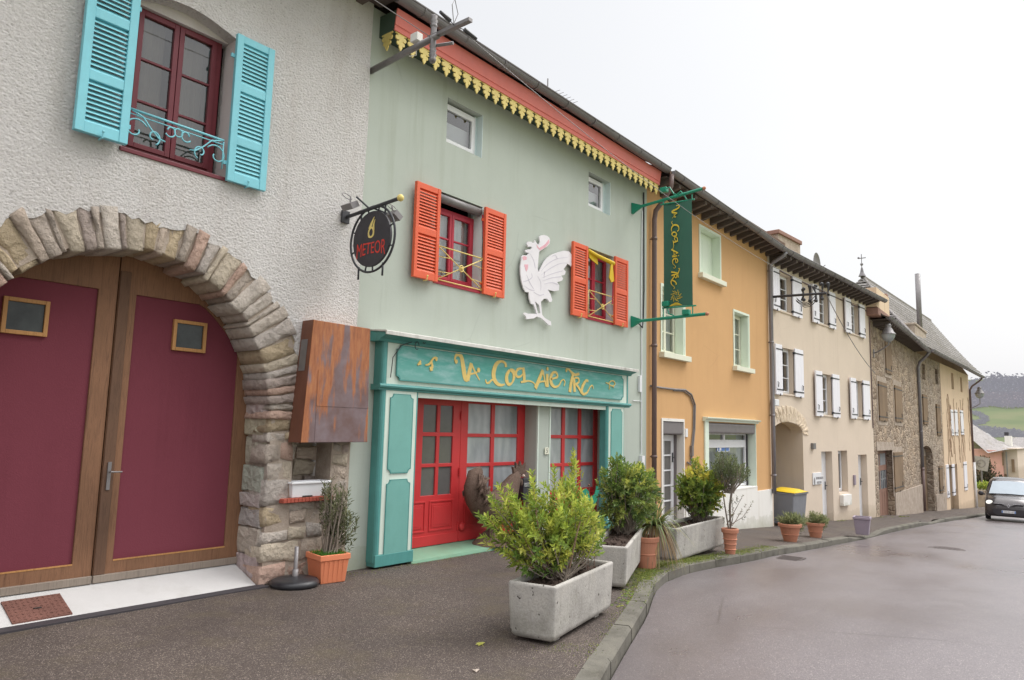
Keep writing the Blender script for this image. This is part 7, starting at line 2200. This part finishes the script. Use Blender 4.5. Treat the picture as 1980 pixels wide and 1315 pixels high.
# ================================================================== WALL LANTERNS
def lantern(root, y_out, arm_drop, s=1.0):
    q = MB(); q.tube([(0, 0, -arm_drop), (0, -.2 * s, -arm_drop + .05), (0, -y_out * .6, -arm_drop + .20 * s), (0, -y_out, -arm_drop + .42 * s), (0, -y_out, -.42 * s)], .035 * s, 6); q.box(-.06, .06, -.03, -.001, -arm_drop - .15, -arm_drop + .15); q.build('arm', M['galv'], root)
    q = MB(); q.lathe([(0, .55), (.13, .52), (.16, .42), (.14, .36), (.20, .26), (.28, .08), (.36, .0), (.37, -.03), (.33, -.03)], 20); q.xf(lambda v: (v[0] * s, v[1] * s - y_out, v[2] * s)); q.build('hood', M['galv'], root, smooth=True)
    q = MB(); q.lathe([(.32, -.03), (.31, -.15), (.22, -.32), (.10, -.40), (0, -.42)], 20); q.xf(lambda v: (v[0] * s, v[1] * s - y_out, v[2] * s)); q.build('globe', M['frost'], root, smooth=True)
a = FS.p(1686, 682, 0)
zt = FS.p(1708, 640, .52)[1]
l1 = thing('wall_lantern', 'grey wall lantern on a curved arm at the corner of the stone house', 'street lamp', FS.w(a[0] + .25, 0, zt), FS.a, group='wall lanterns along the street')
lantern(l1, .52, zt - a[1], .72)
a = FT.p(1875, 775, .0)
zt = FT.p(1889, 755, .9)[1]
l2 = thing('wall_lantern', 'grey wall lantern at the far end of the peach rendered wall', 'street lamp', FT.w(TL - .1, 0, zt), FT.a, group='wall lanterns along the street')
lantern(l2, .62, 1.0, .8)

# ================================================================== CAR
cxf = 39.0
cy_, cz_ = xplane(1951, 1000, cxf)
car = thing('parked_car' if False else 'car', 'dark grey van-like car with lit headlights driving up the street', 'car', (cxf, cy_, road_z(cxf, cy_)), math.radians(3))
SEC = [(0.0, .30, .50, .62, .62, .50), (.06, .24, .60, .74, .80, .62), (.22, .20, .72, .90, .88, .70), (.55, .20, .80, 1.0, .91, .74), (.95, .20, .86, 1.08, .915, .78), (1.05, .20, .90, 1.10, .915, .80), (1.75, .20, 1.02, 1.70, .915, .68), (2.1, .2, 1.05, 1.79, .915, .68), (3.2, .2, 1.06, 1.81, .91, .67), (3.95, .22, 1.06, 1.76, .89, .65), (4.18, .30, 1.0, 1.5, .84, .62)]
q = MB(); V = []; F = []
for x, zb_, zm, zt_, w, wt_ in SEC:
    h = [(0, zb_), (w * .86, zb_), (w * .97, zb_ + .10), (w, (zb_ + zm) / 2), (w * .985, zm), (wt_ + .06, zt_ - .09), (wt_ - .04, zt_ - .02), (wt_ * .5, zt_ + .015), (0, zt_ + .02)]
    ring = h + [(-y, z) for y, z in reversed(h[1:-1])]
    V += [(x, y, z) for y, z in ring]
n = 16
for i in range(len(SEC) - 1):
    for k in range(n): F.append((i * n + k, i * n + (k + 1) % n, (i + 1) * n + (k + 1) % n, (i + 1) * n + k))
F.append(tuple(range(n))); F.append(tuple((len(SEC) - 1) * n + k for k in range(n))); q.add(V, F)
cb = q.build('body', M['carpaint'], car, smooth=True, bevel=.015)
ws = MB().add([(1.04, -.74, 1.13), (1.04, .74, 1.13), (1.70, .60, 1.66), (1.70, -.60, 1.66), (1.00, 0, 1.15), (1.66, 0, 1.70)], [(0, 4, 5, 3), (4, 1, 2, 5)]); ws.xf(lambda v: (v[0] - .045, v[1], v[2] + .02)); ws.build('windscreen', M['carglass'], car, smooth=True)
for s_ in (-1, 1):
    MB().add([(1.25, s_ * .925, 1.08), (2.1, s_ * .925, 1.08), (2.1, s_ * .775, 1.62), (1.7, s_ * .775, 1.58)], [(0, 1, 2, 3)]).add([(2.2, s_ * .925, 1.08), (3.9, s_ * .915, 1.1), (3.8, s_ * .765, 1.62), (2.2, s_ * .775, 1.62)], [(0, 1, 2, 3)]).build('side_window', M['carglass'], car)
    hl = MB(); hl.ball((.21, s_ * .70, .80), .14, 14, 9, sc=(.75, 1.0, .7)); hl.build('headlight', M['headlamp'], car, smooth=True)
    mr = MB(); mr.ball((1.12, s_ * 1.06, 1.12), .12, 10, 7, sc=(.6, 1.0, .85)); mr.tube([(1.15, s_ * .9, 1.08), (1.12, s_ * 1.0, 1.1)], .03, 5); mr.build('wing_mirror', M['black'], car, smooth=True)
    for xw in (.72, 3.45):
        w = MB(); w.lathe([(.19, -.10), (.29, -.10), (.315, -.07), (.32, 0), (.315, .07), (.29, .10), (.19, .10)], 24); w.xf(lambda v: (xw + v[0], s_ * .80 + v[2], .32 + v[1])); wo = w.build('wheel', M['rubber'], car, smooth=True)
        r_ = MB(); r_.lathe([(0, .03), (.10, .05), (.19, .08)], 16); r_.xf(lambda v: (xw + v[0], s_ * (.80 + v[2]), .32 + v[1])); r_.build('rim', M['chrome'], wo)
gl_ = MB(); gl_.fill([[(-.56, .80), (-.25, .78), (-.12, .70), (.12, .70), (.25, .78), (.56, .80), (.56, .745), (.28, .71), (.14, .62), (-.14, .62), (-.28, .71), (-.56, .745)]], -.03, .12, axis='x'); gl_.xf(lambda v: (v[0] + .04, v[1], v[2])); gl_.build('grille', M['black'], car, bevel=.01)
MB().box(-.015, .03, -.55, -.16, .772, .788).box(-.015, .03, .16, .55, .772, .788).build('chrome_strip', M['chrome'], car)
lg_ = MB(); lg_.fill([[(0, .79), (.075, .70), (0, .61), (-.075, .70)], [(0, .735), (-.032, .70), (0, .665), (.032, .70)]], -.035, .05, axis='x'); lg_.build('emblem', M['chrome'], car, bevel=.004)
lo = MB(); lo.fill([[(-.62, .55), (.62, .55), (.56, .36), (.44, .27), (-.44, .27), (-.56, .36)]], -.028, .12, axis='x'); lo.build('lower_grille', M['black'], car, bevel=.01)
np_ = MB().box(-.045, -.029, -.26, .26, .38, .49); npo = np_.build('number_plate', M['white'], car, bevel=.004)
MB().box(-.048, -.0455, .21, .255, .385, .485).box(-.048, -.0455, -.255, -.21, .385, .485).build('plate_band', M['bluesign'], npo)
V2, F2 = text_mesh('CX-421-LB', .085); MB().add([(-.0475, -x * .92, .435 + z) for x, z in V2], F2).build('plate_characters', M['black'], npo, recalc=False)
wp_ = MB().tube([(1.0, -.35, 1.155), (1.0, .25, 1.165)], .012, 4).tube([(1.02, .0, 1.155), (1.0, .6, 1.155)], .012, 4); wp_.build('wiper', M['black'], car)

# ================================================================== FAR END OF THE STREET
sgX = 61.0
y0, z0 = xplane(1884, 925, sgX); y1, z1 = xplane(1911, 884, sgX)
fs_ = thing('road_sign', 'square white sign seen at an angle beyond the last house', 'sign', (sgX, (y0 + y1) / 2, gz(sgX)))
hy = abs(y1 - y0) / 2; zc_ = (z0 + z1) / 2 + .3 - gz(sgX)
b_ = MB().box(-.02, .02, -hy, hy, -hy * 1.05, hy * 1.05); b_.xf(lambda v: (v[0], v[1] * .985 - v[2] * .17, v[2] * .985 + v[1] * .17 * -1 * -1 + zc_)); b_.build('panel', M['concrete'], fs_)
r_ = MB().tube([(-.03, hy * .55 * math.cos(k * .314), zc_ + hy * .55 * math.sin(k * .314)) for k in range(20)], .02, 4, closed=True).tube([(-.03, hy * .9, zc_ + .02), (-.03, 0, zc_ + .02)], .03, 4); r_.build('ring_mark', M['galv'], fs_)
MB().tube([(0.05, 0, 0), (0.05, 0, zc_)], .05, 8).build('post', M['galv'], fs_)
tr = thing('bush', 'dark ragged bush growing behind the white sign', 'bush', (64.5, xplane(1900, 925, 64.5)[0], gz(64)))
rr = random.Random(91)
zb_ = xplane(1900, 890, 64.5)[1] - gz(64)
bush(tr, (0, 0, .2), blob_shape([((0, .0, zb_ * .5), (1.0, .9, 1.4)), ((0, -.9, zb_ * .45), (.7, .8, .9)), ((0, -.3, zb_ * .9), (.6, .6, .8))], .2), 420, 7, .22, .10, [srgb(86, 84, 62), srgb(104, 98, 74), srgb(70, 72, 54)], rr, spread=.2)
sh2 = thing('bush', 'small yellow green shrub under the white sign', 'bush', (58.5, xplane(1901, 945, 58.5)[0], gz(58.5)))
zb_ = xplane(1901, 937, 58.5)[1] - gz(58.5)
bush(sh2, (0, 0, .3), blob_shape([((0, 0, zb_), (.4, .5, .3))], .2), 120, 7, .12, .05, LC['lime'], rr, spread=.1)
gw = MB(); y0, _ = xplane(1884, 960, 58); y1, _ = xplane(1912, 960, 58); zt_ = xplane(1895, 948, 58)[1]
gw.box(57.8, 60, y1, y0, gz(58) - .5, zt_); tag(gw.build('garden_wall', M['mortar']), 'grey garden wall beyond the peach rendered house', 'wall')
# pink house
hx = 80.0
ph = thing('pink_house', 'pink and beige house with a grey hipped roof further down the street', 'house', (hx, xplane(1932, 900, hx)[0], gz(hx) - 1))
PX = lambda px, py, X=hx: xplane(px, py, X)
yo, zo = ph.location.y, ph.location.z
yl, zl = PX(1906, 872); ym, zm_ = PX(1938, 868); yr_, zr_ = PX(1966, 868)
w = MB(); w.box(0, 9, ym - yo, yl - yo + 1.5, -1.5, zl - zo + .1); w.build('pink_wall', M['pinkwall'], ph)
w = MB(); w.box(.3, 9, yr_ - yo, ym - yo - .002, -1.5, zr_ - zo + .05); w.build('beige_wall', M['beige'], ph)
for a0, b0, a1, b1 in ((1955, 888, 1962, 913), (1937, 875, 1941, 900), (1942, 917, 1948, 930)):
    ya, za_ = PX(a0, b0); yb, zb2 = PX(a1, b1); f = MB().box(.20 if a0 > 1940 else -.06, .32, yb - yo, ya - yo, zb2 - zo, za_ - zo).build('window', M['brownshut'], ph)
MB().tube([(-.05, PX(1946, 880)[0] - yo, 0), (-.05, PX(1946, 880)[0] - yo, zl - zo)], .06, 5).build('downpipe', M['galv'], ph)
e = [PX(1877, 818), PX(1910, 877), PX(1948, 869), PX(1970, 867)]
rg0, rg1 = PX(1877, 815, hx + 5), PX(1925, 856, hx + 4.5)
L3 = lambda p, X=hx: (X - hx, p[0] - yo, p[1] - zo)
rf = MB()
A_, B_, C_, D_ = L3(PX(1870, 840), hx - .5), L3(PX(1911, 876), hx - .5), L3(PX(1948, 869), hx - .5), L3(PX(1971, 868), hx - .3)
R0, R1 = L3(PX(1874, 816, hx + 5), hx + 5), L3(PX(1930, 852, hx + 5), hx + 5)
rf.add([A_, B_, C_, R1, R0], [(0, 1, 2, 3, 4)]); rf.add([C_, D_, (D_[0] + 9.5, D_[1], D_[2]), R1], [(0, 1, 2, 3)]); rf.add([R0, R1, (9.8, R1[1], B_[2]), (9.8, R0[1] + 2, B_[2])], [(0, 1, 2, 3)])
rf.build('roof', M['slate'], ph, recalc=False)
MB().box(4.2, 5.2, PX(1957, 850, hx + 5)[0] - yo, PX(1944, 850, hx + 5)[0] - yo, 3, PX(1950, 843, hx + 5)[1] - zo).build('chimney', M['plinth'], ph)
MB().box(4.4, 5.0, PX(1951, 840, hx + 5)[0] - yo, PX(1943, 840, hx + 5)[0] - yo, PX(1950, 843, hx + 5)[1] - zo, PX(1950, 836, hx + 5)[1] - zo).build('chimney_pot', M['black'], ph)
MB().quad(*[(q_[0] - .08, q_[1], q_[2] + .05) for q_ in (L3(PX(1907, 839, hx + 3), hx + 2.8), L3(PX(1910, 838, hx + 3), hx + 2.8), L3(PX(1918, 844, hx + 3), hx + 2.8), L3(PX(1915, 845, hx + 3), hx + 2.8))]).build('skylight', M['white'], ph, recalc=False)
# more distant roofs
for (pa, pb, pz, pr, X, lab, wm) in ((1966, 1990, 905, 868, 105, 'low house with a brown eaved roof at the right edge of the view', 'beige'), (1960, 1995, 878, 848, 150, 'distant white house beside the pink house', 'plinth')):
    ya, zt_ = xplane(pa, pz, X); yb, _ = xplane(pb, pz, X); zr2 = xplane(pa, pr, X + 4)[1]
    h_ = thing('distant_house', lab, 'house', (X, (ya + yb) / 2, gz(X) - 2)); zz = gz(X) - 2
    hw = abs(ya - yb) / 2
    MB().box(0, 8, -hw, hw, -2, zt_ - zz).build('wall', M[wm], h_)
    MB().fill([[(-.5, zt_ - zz - .1), (4, zr2 - zz), (8.5, zt_ - zz - .1), (8.5, zt_ - zz + .1), (4, zr2 - zz + .25), (-.5, zt_ - zz + .1)]], -hw - .5, 2 * hw + 1, axis='y').build('roof', M['slate'], h_)
    MB().box(-.03, .1, -hw * .3, hw * .1, zt_ - zz - 2.2, zt_ - zz - .9).build('window', M['brownshut'], h_)

# ================================================================== HILLS
def elev_z(py, r): return CAMH + (857 - py) * r / 1683
HP = [(110, 905), (200, 880), (300, 862), (420, 838), (560, 812), (640, 798), (760, 778), (950, 762), (1200, 745), (1500, 740), (1900, 742), (2600, 748)]
hm = N('hill fields'); fv = hm.scaled(.012, .02, 0)
fcol = hm.ramp(hm.noise(1.0, 5, .55, vec=fv), [(.35, srgb(118, 138, 96)), (.5, srgb(134, 150, 108)), (.65, srgb(148, 154, 118))])
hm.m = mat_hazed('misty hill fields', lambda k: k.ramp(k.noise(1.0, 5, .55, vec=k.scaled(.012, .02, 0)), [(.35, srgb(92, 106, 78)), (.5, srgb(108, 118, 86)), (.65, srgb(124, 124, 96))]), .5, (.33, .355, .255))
h = MB(); AZ = [55 + i * 1.0 for i in range(66)]; V = []; F = []
for az in AZ:
    for r, py in HP:
        u_ = math.radians(az); w_ = mnoise.noise(Vector((az * .12, r * .004, 0)))
        side = max(0, (az - 89) / 14); 
        z = elev_z(py, r) * (1 + .0 * side) + w_ * r * .004 - max(0, (80 - az)) * r * .0003
        V.append((r * math.sin(u_), -CAMD + r * math.cos(u_), z))
m = len(HP)
for i in range(len(AZ) - 1):
    for j in range(m - 1): F.append((i * m + j, (i + 1) * m + j, (i + 1) * m + j + 1, i * m + j + 1))
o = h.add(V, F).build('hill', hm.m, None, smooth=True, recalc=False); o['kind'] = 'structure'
# hedgerows
def hill_pt(px, py):
    az = YAW + math.atan((px - 990) / FPX); 
    best = None
    for (r0, p0), (r1, p1) in zip(HP, HP[1:]):
        if p1 <= py <= p0:
            r = r0 + (r1 - r0) * (p0 - py) / (p0 - p1); return r * math.sin(az), -CAMD + r * math.cos(az), elev_z(py, r)
    return None
rh = random.Random(61)
for line, lab in (([(1860, 806), (1885, 809), (1900, 816), (1906, 822), (1899, 828), (1880, 832), (1860, 834)], 'curving hedge around the upper left field of the hill'), ([(1860, 838), (1885, 842), (1910, 845), (1940, 848), (1962, 852), (1995, 856)], 'long hedge running across the middle of the green hill'), ([(1870, 856), (1910, 855), (1945, 853), (1965, 850)], 'lower hedge joining the long hedge on the hill')):
    hd = MB()
    for (a0, b0), (a1, b1) in zip(line, line[1:]):
        for k in range(26):
            t = rh.random(); p = hill_pt(a0 + (a1 - a0) * t, b0 + (b1 - b0) * t)
            if not p: continue
            for j in range(6):
                c = Vector(p) + Vector((rh.uniform(-2, 2), rh.uniform(-1.2, 1.2), rh.uniform(0, 2.2)))
                leaf_at(hd, c, Vector((rh.uniform(-1, 1), rh.uniform(-1, 1), rh.uniform(-.3, 1))), Vector((0, 0, 1)), 1.8, 1.5, rh.choice([srgb(112, 116, 98), srgb(120, 120, 104), srgb(104, 110, 94)]))
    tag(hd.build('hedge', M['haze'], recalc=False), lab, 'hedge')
wd = MB()
for k in range(2600):
    px = rh.uniform(1845, 2120); 
    tl = 797 - 3 * math.sin(px * .05)
    py = tl - rh.random() ** 1.3 * (48 if px < 1915 else 52) - (4 if px > 1960 else 0)
    if px < 1905 and py < 752 + (1905 - px) * .0: py = rh.uniform(766, 797)
    p = hill_pt(px, max(741, py))
    if not p: continue
    r = math.hypot(p[0], p[1]); sz = r * .0052 * rh.uniform(.7, 1.35)
    low = py > 778
    col = rh.choice([srgb(146, 134, 136), srgb(152, 138, 138), srgb(140, 132, 132), srgb(150, 130, 126)]) if low else rh.choice([srgb(136, 137, 146), srgb(130, 132, 141), srgb(142, 142, 150), srgb(126, 131, 136)])
    for j in range(9):
        v = Vector((rh.gauss(0, .35), rh.gauss(0, .35), abs(rh.gauss(.5, .4)))) * sz
        leaf_at(wd, Vector(p) + v, Vector((rh.uniform(-1, 1), rh.uniform(-1, 1), rh.uniform(-.2, 1))), Vector((rh.random(), 0, 1)), sz * .55, sz * .42, tuple(c * rh.uniform(.95, 1.05) for c in col))
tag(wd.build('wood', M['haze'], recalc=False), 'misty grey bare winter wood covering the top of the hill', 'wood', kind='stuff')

# ================================================================== OVERHEAD CABLES
def cable(p0, p1, sag, r, lab):
    p0, p1 = Vector(p0), Vector(p1)
    tag(MB().tube([p0.lerp(p1, t / 14) - Vector((0, 0, sag * 4 * (t / 14) * (1 - t / 14))) for t in range(15)], r, 5).build('overhead_cable', M['galv']), lab, 'cable', 'overhead cables along the street')
ib_end = FB.w(.1, -1.5, bz)
cable((5.45, -1.5, 6.2), tuple(ib_end), .35, .0045, 'thin cable strung along the street between the two insulator brackets')
cable((5.45, -1.1, 6.2), (-6, -1.6, 6.7), .12, .005, 'thin cable running left from the bracket across the roughcast house')
cable(tuple(ib_end), tuple(FS.w(.1, -.1, 4.0)), .2, .012, 'thin cable sagging from the beige house bracket to the stone house corner')
# ================================================================== LIGHT, WORLD, CAMERA
w = bpy.data.worlds.new('World'); scene.world = w; w.use_nodes = True
t = w.node_tree; t.nodes.clear()
SUN_EL, SUN_ROT = math.radians(52), math.radians(118)   # sun high over the street, a little to the right
sky = t.nodes.new('ShaderNodeTexSky'); sky.sky_type = 'NISHITA'; sky.sun_disc = False
sky.sun_elevation = SUN_EL; sky.sun_rotation = SUN_ROT; sky.dust_density = 6.0; sky.air_density = 1.2
bg1 = t.nodes.new('ShaderNodeBackground'); bg1.inputs['Strength'].default_value = .05
hs_ = t.nodes.new('ShaderNodeHueSaturation'); hs_.inputs['Saturation'].default_value = .35; t.links.new(sky.outputs[0], hs_.inputs['Color']); t.links.new(hs_.outputs[0], bg1.inputs[0])
# overcast cloud layer: brighter towards the zenith, soft mottling
tc = t.nodes.new('ShaderNodeTexCoord'); sp3 = t.nodes.new('ShaderNodeSeparateXYZ'); t.links.new(tc.outputs['Generated'], sp3.inputs[0])
rmp = t.nodes.new('ShaderNodeValToRGB'); t.links.new(sp3.outputs['Z'], rmp.inputs[0])
e = rmp.color_ramp.elements
e[0].position = 0.0; e[0].color = (.78, .785, .82, 1); e[1].position = 1.0; e[1].color = (3.3, 3.28, 3.3, 1)
for p, c in ((.05, (.82, .822, .85)), (.12, (.82, .82, .835)), (.25, (.785, .79, .80)), (.55, (.77, .775, .785)), (.66, (2.2, 2.2, 2.22))):
    x = e.new(p); x.color = (*c, 1)
nz = t.nodes.new('ShaderNodeTexNoise'); nz.inputs['Scale'].default_value = 2.2; nz.inputs['Detail'].default_value = 4
t.links.new(tc.outputs['Generated'], nz.inputs['Vector'])
r2 = t.nodes.new('ShaderNodeValToRGB'); t.links.new(nz.outputs['Fac'], r2.inputs[0]); r2.color_ramp.elements[0].position = .3; r2.color_ramp.elements[0].color = (.955, .96, .97, 1); r2.color_ramp.elements[1].position = .7
mx = t.nodes.new('ShaderNodeMix'); mx.data_type = 'RGBA'; mx.blend_type = 'MULTIPLY'; mx.inputs[0].default_value = 1
t.links.new(rmp.outputs[0], mx.inputs[6]); t.links.new(r2.outputs[0], mx.inputs[7])
bg2 = t.nodes.new('ShaderNodeBackground'); bg2.inputs['Strength'].default_value = .93; t.links.new(mx.outputs[2], bg2.inputs[0])
ad = t.nodes.new('ShaderNodeAddShader'); t.links.new(bg1.outputs[0], ad.inputs[0]); t.links.new(bg2.outputs[0], ad.inputs[1])
ow = t.nodes.new('ShaderNodeOutputWorld'); t.links.new(ad.outputs[0], ow.inputs[0])
sl = bpy.data.lights.new('sun', 'SUN'); sl.energy = 1.65; sl.angle = math.radians(35); sl.color = (1, .985, .96)
so = bpy.data.objects.new('sun', sl); COL.objects.link(so)
d = Vector((math.sin(SUN_ROT) * math.cos(SUN_EL), math.cos(SUN_ROT) * math.cos(SUN_EL), math.sin(SUN_EL)))
so.rotation_euler = d.to_track_quat('Z', 'Y').to_euler()
cam = bpy.data.cameras.new('camera'); co_ = bpy.data.objects.new('camera', cam); COL.objects.link(co_)
cam.sensor_fit = 'HORIZONTAL'; cam.sensor_width = 36; cam.lens = FPX / 1980 * 36; cam.clip_start = .05; cam.clip_end = 6000
m = Matrix(((CR.x, CU.x, -CF.x, 0), (CR.y, CU.y, -CF.y, -CAMD), (CR.z, CU.z, -CF.z, CAMH), (0, 0, 0, 1)))
co_.matrix_world = m
scene.camera = co_
scene.view_settings.view_transform = 'Standard'; scene.view_settings.look = 'None'; scene.view_settings.exposure = 0; scene.view_settings.gamma = 1
scene.render.engine = 'CYCLES'
scene.cycles.max_bounces = 6; scene.cycles.transparent_max_bounces = 12; scene.cycles.use_denoising = True
